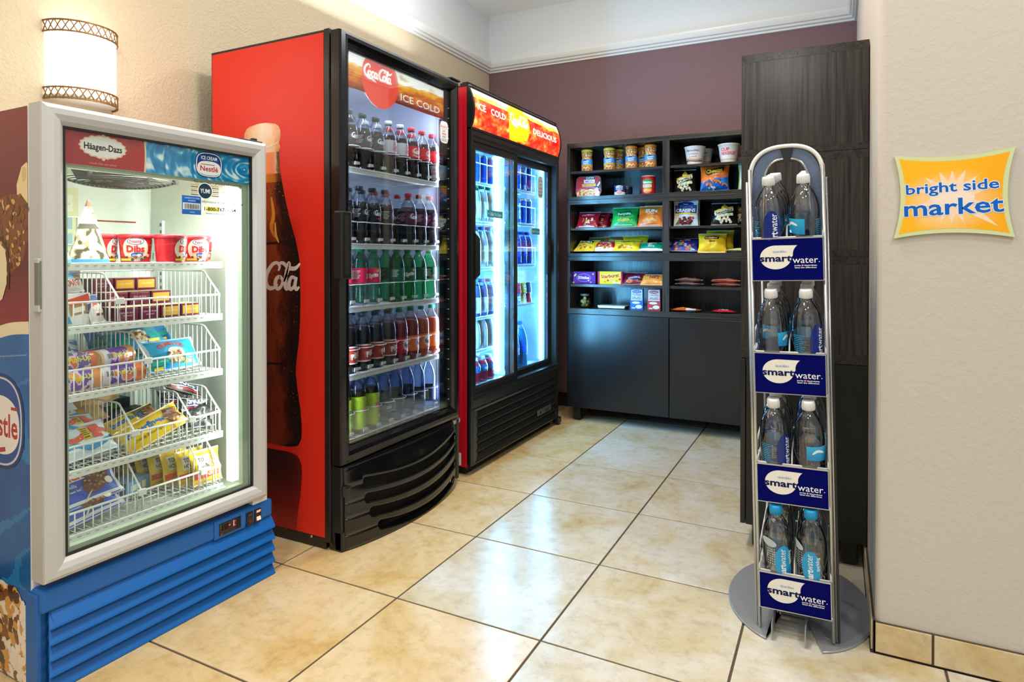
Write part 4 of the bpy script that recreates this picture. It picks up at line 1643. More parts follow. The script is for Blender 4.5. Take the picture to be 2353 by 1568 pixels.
obj('header_cap', MB().prism([(.06, 1.752)] + [(hdr(i / 16)[0] - .002, hdr(i / 16)[1]) for i in range(17)] + [(.06, 1.974)], -.002, .014, 'x'), 'black_satin', sl)
obj('header_cap', MB().prism([(.06, 1.752)] + [(hdr(i / 16)[0] - .002, hdr(i / 16)[1]) for i in range(17)] + [(.06, 1.974)], SW - .016, SW + .002, 'x'), 'black_satin', sl)
hb_ = MB()
hb_.grid(lambda u, v: (.014 + (SW - .03) * u, hdr(v)[0] + .001, hdr(v)[1]), 2, 14)
hb_.grid(lambda u, v: (.014 + (SW - .03) * (1 - u), .055, hdr(v)[1]), 2, 1)
hb_.box(.014, SW - .016, .03, .055, 1.968, 1.974)
hbo = obj('header_box', hb_, 'white_paint', sl)
obj('header_trim', MB().box(.0, SW, -.004, .03, 1.742, 1.756, ch=.002).box(.0, SW, .016, .05, 1.970, 1.980, ch=.002), 'black_satin', sl)


def hmap(u, v, h_):
    y, z = hdr(v)
    return (u, y - h_, z)


k = Ink(hmap, None, MB(), vstep=.07)


def splash2(u, v):
    lvl = .70 + .10 * ns(u * 4, 3, 1) + .05 * ns(u * 10, v * 4, 2) + (.12 if u > .62 else 0) * (0.7 - u)
    n_ = ns(u * 7, v * 3, 3) * .6 + ns(u * 18, v * 7, 4) * .5 + ns(u * 40, v * 16, 5) * .45
    if v > lvl + .1:
        return ramp([(-.4, '#ffe9c0'), (0, '#fffdf0'), (.6, '#ffffff')], n_)
    if v > lvl:
        return ramp([(-.4, '#ffef9a'), (.2, '#ffc63e'), (.7, '#ff9a2a')], n_)
    return ramp([(-.6, '#c00d12'), (-.2, '#e2281a'), (.1, '#ee4a24'), (.4, '#f6803a'), (.62, '#ffb24a'), (.9, '#ffe9a8')], n_ + .12 * (v - .4))


k.field(.014, 0, SW - .016, 1, 240, 46, splash2)
ov = [(.52 + .135 * cos(a), .46 + .60 * sin(a)) for a in [2 * pi * i / 48 for i in range(48)]]
k.clip = (.0, SW, 0.01, .985)
k.poly(ov, '#ffc413')
k.clip = None


class Squash:
    """lets the script be drawn in metres on a header whose v runs 0..1"""
    def __init__(s, ink):
        s.ink = ink
        s.n = ink.n

    def stroke(s, pts, w_, col, sm=4, taper=False):
        f0 = s.ink.f
        vs = s.ink.vstep
        s.ink.vstep = .008
        s.ink.f = lambda u, v, h_: hmap(u, v / .222, h_)
        s.ink.stroke(pts, w_, col, sm, taper)
        s.ink.f = f0
        s.ink.vstep = vs


sq = Squash(k)
script(sq, 'both', .40, .098, .060, '#fff9d8', 0, .15)
k.n += 2
f0 = k.f
k.f = lambda u, v, h_: hmap(u, v / .222, h_)
k.vstep = .006
k.text('ICE', .082, .112, .034, '#fffaf0', .02, w=.085)
k.text('COLD', .262, .112, .034, '#fffaf0', .02, w=.165)
k.text('DELICIOUS', .875, .100, .034, '#fffaf0', .02, w=.35)
obj('header_print', k.mb, printed('sliding_header', .3, 1.15), hbo)

# lower grille
obj('grille_frame', MB().frame(0.0, SW, .05, .338, .07, .05, .02, .02, [(0, .03), (0, .002), (.4, 0), (1, .004), (1, .03)]), 'black_satin', sl)
obj('grille_backing', MB().box(.06, SW - .05, .028, .034, .06, .33), 'black_matte', sl)
for i in range(6):
    z = .268 - i * .042
    obj('slat', MB().prism([(.026, z + .044), (.010, z + .042), (.0, z + .012), (.004, z + .006), (.014, z + .008), (.026, z + .02)], .068, SW - .048, 'x'), 'black_satin', sl)
np_ = obj('name_plate', MB().box(.80, 1.0, -.004, .004, .128, .160, ch=.002), pbr('plate_grey', '#6f6c5c', .35, .6), sl)
k = Ink(flat(0, 0, -.0042), None, MB())
k.text('TRUE', .93, .144, .015, '#20201c', .02, w=.06).ell(.835, .144, .012, .011, '#20201c', 14)
obj('plate_lettering', k.mb, 'print', np_)
obj('corner_foot', MB().box(SW - .03, SW + .02, -.012, .03, .012, .05, ch=.004), 'black_satin', sl)

# interior lights, shelves
CY = emis('cyan_tube', '#78c6ff', 6.0)
obj('light_column', MB().box(.470, .545, .090, .135, .43, 1.70, ch=.012), CY, sl)
obj('light_column', MB().box(SW - .075, SW - .036, .086, .115, .43, 1.74, ch=.008), CY, sl)
CYL = (.17, .56, 1.0)
for (lx, tx, p) in ((.464, .16, 42), (.548, .85, 40), (SW - .085, .65, 20), (.050, .36, 75)):
    lamp('sliding_cooler_light', 'AREA', SL.at(lx, .080, 1.08), p, CYL, .03, 1.24, aim=SL.at(tx, .22, 1.08))
lamp('sliding_cooler_light_door', 'AREA', SL.at(.56, .084, 1.08), 5, (.25, .62, 1.0), .03, 1.2, aim=SL.at(.86, -.06, 1.08))
SSL = [1.505, 1.295, 1.045, .778, .600]
SSR = [1.512, 1.308, 1.057, .815]
for (zs, xa, xb) in ((SSL, .05, .455), (SSR, .56, .962)):
    for z in zs:
        mb = MB()
        for j in range(int((xb - xa) / .02)):
            mb.tube([(xa + .01 + j * .02, .098, z - .002), (xa + .01 + j * .02, .55, z - .002)], .0016, 4)
        for yy in (.2, .5):
            mb.tube([(xa, yy, z - .006), (xb, yy, z - .006)], .0025, 5)
        sh = obj('wire_shelf', mb, 'wire', sl)
        sh['kind'] = 'stuff'
        lp = MB().box(xa, xb, .090, .094, z - .016, z + .002, ch=.001)
        for j in range(int((xb - xa) / .016)):
            lp.box(xa + .005 + j * .016, xa + .012 + j * .016, .0894, .0901, z - .010, z - .004, 1)
        obj('shelf_lip', lp, ['wire', solid('#5f7f96', .6)], sh)
        if z in (SSL[0], SSR[0], SSR[1], SSR[2]):
            obj('front_rail', MB().tube([(xa, .092, z + .105), (xb, .092, z + .105)], .0028, 6).tube([(xa, .092, z), (xa, .092, z + .105)], .0028, 6).tube([(xb, .092, z), (xb, .092, z + .105)], .0028, 6), 'wire', sh)
# ------------------------------------------------------------------ bottles
PROF_SODA = [(.020, .0015), (.027, 0), (.0325, .004), (.0355, .016), (.0352, .045), (.0335, .064), (.0325, .078), (.0352, .092), (.0363, .10), (.0363, .146), (.0355, .152), (.0335, .170), (.029, .186), (.0215, .202), (.0145, .213), (.0132, .217), (.0155, .2185), (.0155, .2205), (.0128, .222), (.0128, .233)]
PROF_WATER = [(.020, .0015), (.028, 0), (.0335, .004), (.0350, .014), (.0335, .022), (.0350, .030), (.0335, .038), (.0352, .046), (.0352, .10), (.0335, .108), (.0350, .116), (.0335, .124), (.0350, .132), (.0345, .150), (.0315, .172), (.025, .192), (.017, .207), (.0135, .215), (.0155, .2185), (.0155, .2205), (.0128, .222), (.0128, .233)]
PROF_TEA = [(.020, .0015), (.028, 0), (.034, .004), (.0358, .014), (.0358, .15), (.0345, .160), (.0355, .170), (.031, .19), (.022, .206), (.0145, .215), (.0155, .2185), (.0155, .2205), (.0128, .222), (.0128, .233)]


def liquid_mat(name, c, rough=.12):
    return solid(c, rough, .4)


def fillprof(prof, zf, ins=.0011):
    out = []
    for (a, za), (b, zb) in zip(prof, prof[1:]):
        if za <= zf:
            out.append((max(.001, a - ins), za + ins * .5))
        if za <= zf < zb:
            t = (zf - za) / (zb - za)
            out.append((max(.001, a + (b - a) * t - ins), zf))
    out.append((0, zf))
    return out


def rlab(prof, z):
    for (a, za), (b, zb) in zip(prof, prof[1:]):
        if za <= z <= zb:
            return a + (b - a) * (z - za) / max(1e-6, zb - za)
    return prof[-1][0]


BT = {}


def bottle_proto(kind, prof, capcol, liq, zf, lz, base, inkfn, shell='pet_soda', caph=.0165, capr=.0158, n=24, capz=None):
    e = bpy.data.objects.new('drink_bottle', None)
    COL.objects.link(e)
    obj('shell', MB().lathe(prof, n, cap=False), shell, e)
    if liq:
        obj('drink', MB().lathe(fillprof(prof, zf), n, cap=False), liquid_mat(kind, liq), e)
    top = prof[-1][1]
    lid(e, 'cap', capr, top - caph * .8 if capz is None else capz, caph, solid(capcol, .4), 20, 20)
    if lz:
        z0_, z1_ = lz
        rl = max(rlab(prof, z0_), rlab(prof, z1_), rlab(prof, (z0_ + z1_) / 2)) + .0006
        mb = MB()
        fmp = wrap(rl, z0_)
        half = pi * rl
        mb.grid(lambda u, v: fmp((2 * u - 1) * half, v * (z1_ - z0_), 0), 28, 3, 0, base if callable(base) else (lambda u, v: base))
        inkfn(Ink(fmp, rl * .25, mb, 0, .0003), z1_ - z0_, rl)
        obj('label', mb, 'print_gloss', e)
    BT[kind] = e
    return e


def put_bottle(kind, name, loc, rz, label, group=None, rot=None, cat='bottle'):
    """the first call of a kind moves its prototype, later calls copy it"""
    p = BT[kind]
    if 'category' not in p.keys():
        p.name = name
        p.location = loc
        p.rotation_euler = rot or (0, 0, rz)
        tag(p, label, cat, group)
        return p
    o = dup(p, loc, rz, label, group, rot)
    return o


def bars(k, u0, v0, w, h, seed=1):
    k.rect(u0, v0, u0 + w, v0 + h, '#eceae6')
    r_ = random.Random(seed)
    x_ = u0 + w * .08
    k.n += 1
    while x_ < u0 + w * .9:
        d = w * (.03 + .05 * r_.random())
        k.rect(x_, v0 + h * .1, x_ + d, v0 + h * .9, '#222222')
        k.n -= .9
        x_ += d + w * (.03 + .05 * r_.random())
    k.n += 1


def fine(k, u0, v0, w, rows, dh, col):
    for i in range(rows):
        k.rect(u0, v0 - i * dh, u0 + w * (1 - .12 * (i % 3)), v0 - i * dh + dh * .45, col)
        k.n -= .9
    k.n += 1


def ink_zero(k, h, r):
    script(k, 'both', -.034, h * .5, .018, '#f0eeee', 0, .13)
    k.text('zero', -.006, h * .24, .010, '#d82a26', .02)
    bars(k, .045, h * .2, .02, h * .6, 3)
    fine(k, -.075, h * .8, .025, 6, h * .11, '#c9c7c4')
    bars(k, -.105, h * .2, .022, h * .6, 5)


def ink_coke(k, h, r):
    for q in (-.0, .107):
        script(k, 'both', q - .037, h * .42, .021, '#ffffff', 0, .14)
    k.stroke([(-.036, h * .25), (-.01, h * .13), (.036, h * .3)], .004, '#ffffff', 4, True)
    bars(k, .047, h * .2, .018, h * .55, 6)


def ink_diet(k, h, r):
    k.text('Coke', .0, h * .55, .022, '#d2232a', .03, w=.046, shear=.15)
    k.stroke([(-.03, h * .3), (0, h * .2), (.032, h * .28)], .0035, '#d2232a', 4, True)
    k.text('diet', -.018, h * .85, .007, '#55585e', .01)
    fine(k, .05, h * .82, .03, 7, h * .1, '#8b9099')
    bars(k, -.09, h * .25, .022, h * .55, 7)


def ink_cherry(k, h, r):
    script(k, 'both', -.036, h * .5, .019, '#ffffff', 0, .13)
    k.ell(-.006, h * .2, .006, .006, '#d11f3c', 14)
    k.text('cherry', .016, h * .2, .007, '#e9a2b4', .01)
    bars(k, .047, h * .15, .02, h * .65, 8)
    fine(k, -.085, h * .8, .03, 6, h * .11, '#cfa8c6')


def ink_sprite(c0):
    def f(k, h, r):
        k.text('Sprite', 0, h * .52, .018, '#ffffff', .03, w=.042, shear=.2, rot=.18)
        k.poly([(.012, h * .78), (.022, h * .98), (.026, h * .8), (.018, h * .7)], '#d7e23a')
        bars(k, .05, h * .15, .02, h * .6, 9)
        fine(k, -.08, h * .8, .026, 6, h * .1, '#dfe9e4')
    return f


def ink_pibb(k, h, r):
    k.rect(-.11, 0, .11, h * .07, '#d9c9bd')
    k.rect(-.11, h * .93, .11, h, '#d9c9bd')
    k.n += 1
    for i in range(7):
        a = i * .9
        k.stroke([(.012, h * .5), (.012 + .035 * cos(a), h * .5 + .03 * sin(a))], .006, ['#e0702a', '#b6371c', '#f0c030'][i % 3], 2, True)
    k.text('PiBB', -.006, h * .5, .021, '#f3ece4', .03, w=.048, shear=.2, rot=.3)
    fine(k, .048, h * .8, .03, 5, h * .12, '#e7c3b0')
    fine(k, -.1, h * .7, .04, 4, h * .13, '#caa08c')


def ink_fanta(c):
    def f(k, h, r):
        k.ell(.0, h * .52, .030, h * .40, '#ffffff', 24)
        k.text('Fanta', .0, h * .52, .021, '#1d2a63', .04, w=.05, rot=.08)
        k.poly([(-.004, h * .86), (.016, h * 1.0), (.012, h * .84)], '#3f9a3b')
        bars(k, .052, h * .2, .02, h * .5, 10)
        fine(k, -.085, h * .7, .03, 5, h * .12, '#ffe0c8')
    return f


def ink_fuze(k, h, r):
    k.rect(-.12, h * .0, .12, h * .04, '#5d7a1c')
    for i in range(4):
        k.stroke([(-.05, h * (.5 + .1 * i)), (0, h * (.62 + .1 * i)), (.05, h * (.5 + .12 * i))], .003, '#dbe96a', 4, True)
    k.text('FUZE', .004, h * .62, .022, '#23301c', .03, w=.05)
    k.ell(-.027, h * .62, .008, .012, '#ef7a3c', 16)
    k.poly([(.05, h * .62), (.072, h * .78), (.066, h * .58)], '#e6562a')
    k.poly([(.05, h * .6), (.07, h * .54), (.06, h * .46)], '#c93d22')
    k.text('iced tea', .0, h * .44, .009, '#3d5a1c', .01)
    k.text('*SEE NEW', .004, h * .28, .009, '#eef4d8', .01)
    k.text('LOOK', .004, h * .2, .009, '#eef4d8', .01)
    k.text('NEW', .02, h * .9, .008, '#f4f6ea', .02)


def ink_dasani(k, h, r):
    k.text('DASANI', 0, h * .55, .013, '#e7eef4', .012, w=.05)
    k.rect(-.03, h * .3, .03, h * .33, '#6fd0d8')
    k.rect(.045, h * .1, .085, h * .9, '#5fb7c9')
    fine(k, .048, h * .78, .03, 6, h * .11, '#173a66')
    bars(k, -.085, h * .15, .02, h * .6, 11)


M['pet_green'] = clear('green_bottle_plastic', (.22, .72, .42), .03, .7, (.35, .6, .45))
M['pet_blue'] = clear('bluish_bottle_plastic', (.66, .78, .93), .03, .75, (.5, .6, .8))
COLA = '#1a0806'
bottle_proto('zero', PROF_SODA, '#16181c', COLA, .172, (.096, .150), '#17171a', ink_zero)
bottle_proto('diet', PROF_SODA, '#e4e6ec', COLA, .172, (.096, .150), '#c6cad2', ink_diet)
bottle_proto('coke', PROF_SODA, '#d3202e', COLA, .172, (.096, .150), '#cf1c24', ink_coke)
bottle_proto('cherry', PROF_SODA, '#d3202e', COLA, .172, (.096, .150), '#571a40', ink_cherry)
bottle_proto('pinksprite', PROF_SODA, '#0f7a48', None, .18, (.092, .152), '#d9294c', ink_sprite(0))
bottle_proto('sprite', PROF_SODA, '#0f7a48', None, .18, (.094, .150), '#0c5a3c', ink_sprite(1), 'pet_green')
bottle_proto('pibb', PROF_SODA, '#16181c', '#120706', .182, (.040, .110), '#9c3320', ink_pibb)
bottle_proto('redfanta', PROF_SODA, '#0f7a48', '#8c1730', .178, (.040, .108), '#c8203c', ink_fanta(0))
bottle_proto('mixfanta', PROF_SODA, '#0f7a48', '#9c2428', .178, (.040, .108), '#ef7a34', ink_fanta(1))
bottle_proto('orange', PROF_SODA, '#0f7a48', '#c9502a', .178, (.040, .108), '#ef7a2c', ink_fanta(2))
bottle_proto('tea', PROF_TEA, '#0f7a48', '#1c0e07', .175, (.018, .152), '#a8c828', ink_fuze)
bottle_proto('water', PROF_WATER, '#0f7a48', None, .18, (.036, .104), '#20386e', ink_dasani, 'pet_blue')

KROW = [
    ('top shelf', .244, ['zero', 'zero', 'zero', 'diet', 'diet', 'coke', 'coke', 'coke'][:8], ['zero', 'zero', 'diet', 'diet', 'coke', 'coke', 'coke']),
    ('second shelf', .221, ['zero', 'zero', 'zero', 'zero', None, 'cherry', 'cherry', 'cherry'], ['zero', 'zero', 'zero', 'cherry', 'cherry', 'cherry', 'cherry']),
    ('third shelf', .216, ['pinksprite', 'pinksprite', 'pinksprite', None, 'sprite', 'sprite', 'sprite', 'sprite'], ['sprite', 'sprite', 'sprite', 'sprite', 'sprite', 'sprite', 'sprite']),
    ('fourth shelf', .238, ['pibb', 'pibb', 'pibb', 'pibb', 'redfanta', 'mixfanta', 'orange', 'orange'], ['pibb', 'pibb', 'redfanta', 'redfanta', 'mixfanta', 'orange', 'orange']),
    ('bottom shelf', .207, ['tea', 'tea', 'tea', 'water', 'water', 'water', 'water', 'water'], ['tea', 'tea', 'water', 'water', 'water', 'water', 'water']),
]
KDESC = {'zero': 'black-capped cola bottle with black label', 'diet': 'white-capped cola bottle with silver label', 'coke': 'red-capped cola bottle with red label',
         'cherry': 'red-capped cola bottle with purple label', 'pinksprite': 'clear soda bottle with pink label', 'sprite': 'green soda bottle with green label',
         'pibb': 'black-capped dark soda bottle with rust label', 'redfanta': 'dark red soda bottle with green cap', 'mixfanta': 'red soda bottle with orange label',
         'orange': 'orange soda bottle with green cap', 'tea': 'dark iced tea bottle with lime label', 'water': 'bluish water bottle with navy label'}
rnd = random.Random(21)
for ri, (rn, sx, front, back) in enumerate(KROW):
    z = KSH[ri]
    cnt = {}
    for i, kd_ in enumerate(front):
        if kd_ is None:
            continue
        cnt[kd_] = cnt.get(kd_, 0) + 1
        one = front.count(kd_) == 1
        lab = f"{KDESC[kd_]}, " + (f"front of the {rn}" if one else f"{ORD[cnt[kd_] - 1]} such from left, {rn} front")
        yaw = [-.1, -1.1, .5, .1, 1.6, .2, -.25, .35, -.2][(i * 3 + ri * 2) % 9] if kd_ != 'coke' else rnd.uniform(-.3, .3)
        put_bottle(kd_, 'drink_bottle', KO.at(sx + (i - 1) * .0845, .046, z), KO.rz + yaw + .45, lab, 'bottles at the front of the tall cooler shelves')
    for i, kd_ in enumerate(back):
        put_bottle(kd_, 'drink_bottle', KO.at(sx + (i - .55) * .0845, .135, z), KO.rz + rnd.uniform(-2, 2), f"{KDESC[kd_]}, {ORD[i]} from left, {rn} second row", 'bottles behind the front row of the tall cooler')

# ------------------------------------------------------------------ drinks in the sliding-door cooler
CAN = [(.020, .002), (.0265, 0), (.0330, .006), (.0330, .145), (.0300, .152), (.0275, .155), (.0275, .158), (.026, .156), (0, .156)]


def can_proto(kind, base, inkfn, h=None):
    e = bpy.data.objects.new('drink_can', None)
    COL.objects.link(e)
    obj('can_body', MB().lathe(CAN, 24, cap=False), 'steel', e)
    mb = MB()
    fmp = wrap(.0333, .008)
    mb.grid(lambda u, v: fmp((2 * u - 1) * pi * .0333, v * .136, 0), 28, 4, 0, lambda u, v: base)
    inkfn(Ink(fmp, .008, mb, 0, .0003), .136, .0333)
    obj('label', mb, 'print_gloss', e)
    BT[kind] = e


def ink_energy(k, h, r):
    k.poly([(-.03, h * .9), (.03, h * .75), (.03, h * .55), (-.03, h * .7)], '#c9d3e2')
    k.poly([(-.03, h * .2), (.03, h * .35), (.03, h * .15), (-.03, 0)], '#c9d3e2')
    k.ell(0, h * .5, .014, .012, '#d42a3a', 18)


def ink_tall(k, h, r):
    k.rect(-.02, h * .15, .02, h * .85, '#eef4fa')
    k.text('ICE', 0, h * .6, .016, '#1c4fc4', .03)
    k.ell(0, h * .35, .012, .014, '#1c4fc4', 16)


def ink_plain(c, t, tc):
    def f(k, h, r):
        k.rect(-.03, h * .25, .03, h * .8, c)
        k.text(t, 0, h * .55, .014, tc, .02, w=.045)
        fine(k, -.02, h * .38, .04, 2, h * .08, tc)
    return f


can_proto('bluecan', '#1740c8', ink_energy)
can_proto('bluetall', '#1a4fd2', ink_tall)
PROF_JUICE = [(.020, .0015), (.030, 0), (.0365, .005), (.0375, .02), (.0375, .11), (.0345, .125), (.035, .14), (.030, .165), (.022, .182), (.019, .188), (.019, .20)]
PROF_MILK = [(.022, .0015), (.031, 0), (.0365, .005), (.0375, .02), (.0375, .12), (.034, .15), (.026, .175), (.0185, .19), (.018, .20)]
bottle_proto('juice', PROF_JUICE, '#1b8a66', '#dff2ea', .168, (.02, .11), '#cfe7ee', ink_plain('#f4fafa', 'juice', '#2a8f7c'), capr=.021, caph=.018)
bottle_proto('purplejuice', PROF_JUICE, '#2b5b8f', '#5a6fb0', .168, (.02, .105), '#b8c6ec', ink_plain('#f4f0fa', 'berry', '#6a4aa0'), capr=.021, caph=.018)
bottle_proto('tallwhite', [(.02, .0015), (.031, 0), (.0365, .005), (.0375, .02), (.0375, .13), (.033, .16), (.022, .195), (.017, .21), (.017, .222)], '#1d4f96', '#f2f8fa', .2, (.03, .12), '#f6fbfd', ink_plain('#e8f4f8', 'milk', '#5a9fc0'), capr=.0195, caph=.017)
bottle_proto('milk', [(.02, .0015), (.030, 0), (.0345, .005), (.0352, .02), (.0352, .095), (.031, .125), (.021, .152), (.016, .160), (.016, .164)], '#f2f6f8', '#fbfdff', .158, None, None, None, capr=.018, caph=.014)
bottle_proto('redsport', [(.02, .0015), (.030, 0), (.0340, .004), (.0352, .016), (.0342, .05), (.0352, .072), (.0330, .09), (.024, .118), (.016, .128), (.0155, .134)], '#e9eef6', '#c81838', .112, (.058, .095), '#2a4a80', ink_plain('#31588f', 'sport', '#dfe9f6'), capr=.0185, caph=.018)
bottle_proto('bluesport', PROF_JUICE, '#1232a8', '#1640d8', .172, (.05, .105), '#2a52dc', ink_plain('#3b6cf0', 'cool', '#ffffff'), capr=.021, caph=.018)
bottle_proto('bluegallon', [(.03, .0015), (.045, 0), (.052, .006), (.054, .03), (.052, .06), (.054, .09), (.054, .16), (.05, .19), (.036, .235), (.022, .262), (.020, .28)], '#1660b8', '#1a8fd8', .24, (.09, .16), '#1450c0', ink_plain('#2f7fe6', 'water', '#ffffff'), capr=.024, caph=.02)


def cupobj(fr, pos, col, label, group, t, r=.034, h=.062):
    mb = tubmesh(r, r * .78, h, lambda u, v: col, lambda k, hh: (k.ell(0, hh * .55, .02, hh * .26, '#f4f2ee', 18), k.text(t, 0, hh * .55, .010, '#4a3a34', .02, w=.03)), 20)
    e = thing('yogurt_cup', label, 'cup', fr.at(*pos), fr.rz + rnd.uniform(-.3, .6), group)
    obj('cup_body', MB().lathe([(0, 0), (r * .76, 0)], 20), 'white_paint', e)
    o = obj('cup_wall', mb, 'print_gloss', e)
    obj('foil_lid', MB().lathe([(r * 1.04, h), (r * 1.04, h + .0015), (0, h + .002)], 20), 'steel', e)


GL = 'drinks behind the left sliding door'
GR = 'drinks behind the right sliding door'
rows_l = [('bluetall', 'drink_can', 'blue tall drink can', 'top shelf', SSL[0], 'can'), ('juice', 'drink_bottle', 'pale juice bottle', 'second shelf', SSL[1], 'bottle'), ('tallwhite', 'drink_bottle', 'white blue-capped drink bottle', 'third shelf', SSL[2], 'bottle'),
          ('purplejuice', 'drink_bottle', 'violet-blue juice bottle', 'fourth shelf', SSL[3], 'bottle'), ('milk', 'drink_bottle', 'plain white milk bottle', 'fifth shelf', SSL[4], 'bottle'), ('redsport', 'drink_bottle', 'red sports drink bottle with blue label', 'floor', .416, 'bottle')]
for (kd_, nm, ds, rn, z, ct) in rows_l:
    for i in range(4):
        for j in range(2):
            lab = f"{ds}, {['nearest the middle post', 'second from the middle post', 'third from the middle post', 'fourth from the middle post'][i]}, left {rn}" if j == 0 else f"{ds}, second row, {ORD[i]} from the middle post, left {rn}"
            put_bottle(kd_, nm, SL.at(.415 - i * .079, .13 + j * .082, z), SL.rz + .5 + rnd.uniform(-.3, .3), lab, GL + (' front' if j == 0 else ' second row'), cat=ct)
rows_r = [('bluecan', 'drink_can', 'blue and silver energy drink can', 'top shelf', SSR[0], 'can'), ('bluetall', 'drink_can', 'blue tall drink can', 'second shelf', SSR[1], 'can'), ('bluesport', 'drink_bottle', 'bright blue sports drink bottle', 'third shelf', SSR[2], 'bottle')]
for (kd_, nm, ds, rn, z, ct) in rows_r:
    for i in range(4):
        for j in range(2):
            lab = f"{ds}, {['nearest the white wall', 'second from the white wall', 'third from the white wall', 'fourth from the white wall'][i]}, right {rn}" if j == 0 else f"{ds}, second row, {ORD[i]} from the white wall, right {rn}"
            put_bottle(kd_, nm, SL.at(.915 - i * .079, .13 + j * .082, z), SL.rz + .5 + rnd.uniform(-.3, .3), lab, GR + (' front' if j == 0 else ' second row'), cat=ct)
for i in range(4):
    for j in range(2):
        cupobj(SL, (.915 - i * .076, .13, SSR[3] + j * .066), ['#c8284a', '#e9d9a0', '#3a6fa8', '#d9c23a'][(i + 2 * j) % 4],
               f"{['red', 'cream', 'blue', 'yellow'][(i + 2 * j) % 4]} yogurt cup, {['lower', 'upper'][j]} layer, {ORD[i]} from right, right fourth shelf", 'yogurt cups in the sliding cooler', ['cherry', 'peach', 'plain', 'lemon'][(i + 2 * j) % 4])
for i in range(2):
    put_bottle('bluegallon', 'water_bottle', SL.at(.845 - i * .115, .15, .416), SL.rz + .4, ['large blue water bottle on the right floor, nearest the white wall', 'large blue water bottle on the right floor, nearer the middle'][i], 'large water bottles')
# ------------------------------------------------------------------ goods on the open units by the purple wall
rnd = random.Random(5)
Z6, Z5, Z4, Z3, Z2, Z1 = 1.6755, 1.5055, 1.2955, 1.1285, .9215, .7595


def nutcol(u, v):
    a = ns(u * 26, v * 13, 3)
    return ramp([(-.5, '#7d4a20'), (-.15, '#b77a3e'), (.15, '#d9a867'), (.5, '#f0d3a0')], a)


def peanut_jar(px, py, capc, band, label):
    e = thing('peanut_jar', label, 'jar', BC.at(px, py, Z6), rnd.uniform(-.25, .25), 'peanut jars on the top shelf')
    pr = [(.030, .0), (.037, .003), (.0385, .012), (.0385, .036), (.0372, .042), (.0372, .082), (.035, .090), (.033, .098), (.0345, .106), (.0385, .116), (.0385, .128), (.0345, .134)]
    mb = MB()
    zs = [p[1] for p in pr]

    def rz(z):
        return rlab(pr, z)
    mb.grid(lambda u, v: (rz(.134 * v) * sin(2 * pi * u), -rz(.134 * v) * cos(2 * pi * u), .134 * v), 64, 46, 0, nutcol)
    mb.lathe([(0, 0), (.030, 0)], 20, col=lin('#caa070'), cap=False)
    obj('nut_filled_body', mb, 'print_gloss', e)
    k = Ink(wrap(.0380, .042), .008, MB(), 0, .0003)
    k.rect(-.119, 0, .119, .041, '#4d8fd0')
    k.rect(-.119, .0, .119, .006, band)
    for q in (-.0, -.079, .079):
        k.text('Dry Roasted', q, .027, .0085, '#eef3fa', .02, w=.042, rot=.12)
        k.text('Peanuts', q, .015, .0085, '#eef3fa', .02, w=.034, rot=.12)
        k.ell(q - .004, .036, .012, .004, '#27406e', 14)
        k.n -= 2.7
    obj('label', k.mb, 'print', e)
    lid(e, 'screw_lid', .0375, .133, .018, solid(capc, .35), 28)


peanut_jar(.112, .085, '#e8d23a', '#d9b02a', 'peanut jar with yellow lid standing alone, leftmost on the top shelf')
peanut_jar(.269, .085, '#e8d23a', '#d9b02a', 'peanut jar with yellow lid, front one of the close pair')
peanut_jar(.305, .170, '#e8d23a', '#d9b02a', 'peanut jar with yellow lid half hidden behind another yellow-lidded jar')
peanut_jar(.420, .080, '#ef8a2a', '#e07a2a', 'peanut jar with orange lid, left of the two in front')
peanut_jar(.475, .165, '#ef8a2a', '#e07a2a', 'peanut jar with orange lid standing back in the shade')
peanut_jar(.547, .082, '#ef8a2a', '#e07a2a', 'peanut jar with orange lid beside the wooden divider')


def noodle_cup(px, py, label, kind):
    e = thing('noodle_cup', label, 'cup', BC.at(px, py, Z6), rnd.uniform(-.1, .2), 'instant noodle cups')
    r1, r0, hh = .062, .0455, .116
    mb = MB()
    mb.lathe([(0, .003), (r0 - .004, .003), (r0, 0)], 28)
    mb.lathe([(r0, 0), (r1, hh - .006), (r1 + .0035, hh - .004), (r1 + .0035, hh), (r1, hh + .001), (0, hh + .001)], 32, cap=False)
    obj('foam_cup', mb, solid('#efece4', .55), e)

    def fm(u, v, h_):
        rr = r0 + (r1 - r0) * v / hh + .0004 + h_
        a = u / .054
        return (rr * sin(a), -rr * cos(a), v)
    k = Ink(fm, .009, MB(), 0, .0003)
    if kind == 0:
        k.text('Maruchan', .0, .090, .013, '#7c2a3a', .02, w=.078, shear=.2).text('Instant', .004, .070, .013, '#c98a6a', .02, w=.058).text('Lunch', .002, .053, .014, '#c98a6a', .02, w=.05)
        k.stroke([(-.07, .034), (-.03, .038), (.02, .033), (.07, .037)], .007, '#e08a3a', 4)
        k.stroke([(-.07, .024), (-.03, .028), (.02, .023), (.07, .027)], .005, '#4a2238', 4)
    else:
        k.rect(-.14, .098, .14, .101, '#d8b45a').rect(-.14, .02, .14, .023, '#d8b45a')
        k.text('CUP', -.024, .081, .019, '#e0384a', .03, w=.05).text('NOODLES', -.006, .058, .018, '#e0384a', .03, w=.084)
        k.ell(.075, .07, .014, .016, '#e88a96', 18).ell(-.075, .05, .012, .012, '#e8b0a0', 18)
    obj('cup_print', k.mb, 'print', e)


noodle_cup(.823, .10, 'white foam noodle cup with orange and plum waves, left of the two in front', 0)
noodle_cup(.848, .225, 'white foam noodle cup half hidden behind the wave-printed cup', 0)
noodle_cup(1.028, .095, 'white foam noodle cup with large red lettering', 1)
noodle_cup(1.058, .220, 'white foam noodle cup half hidden behind the red-lettered cup', 1)

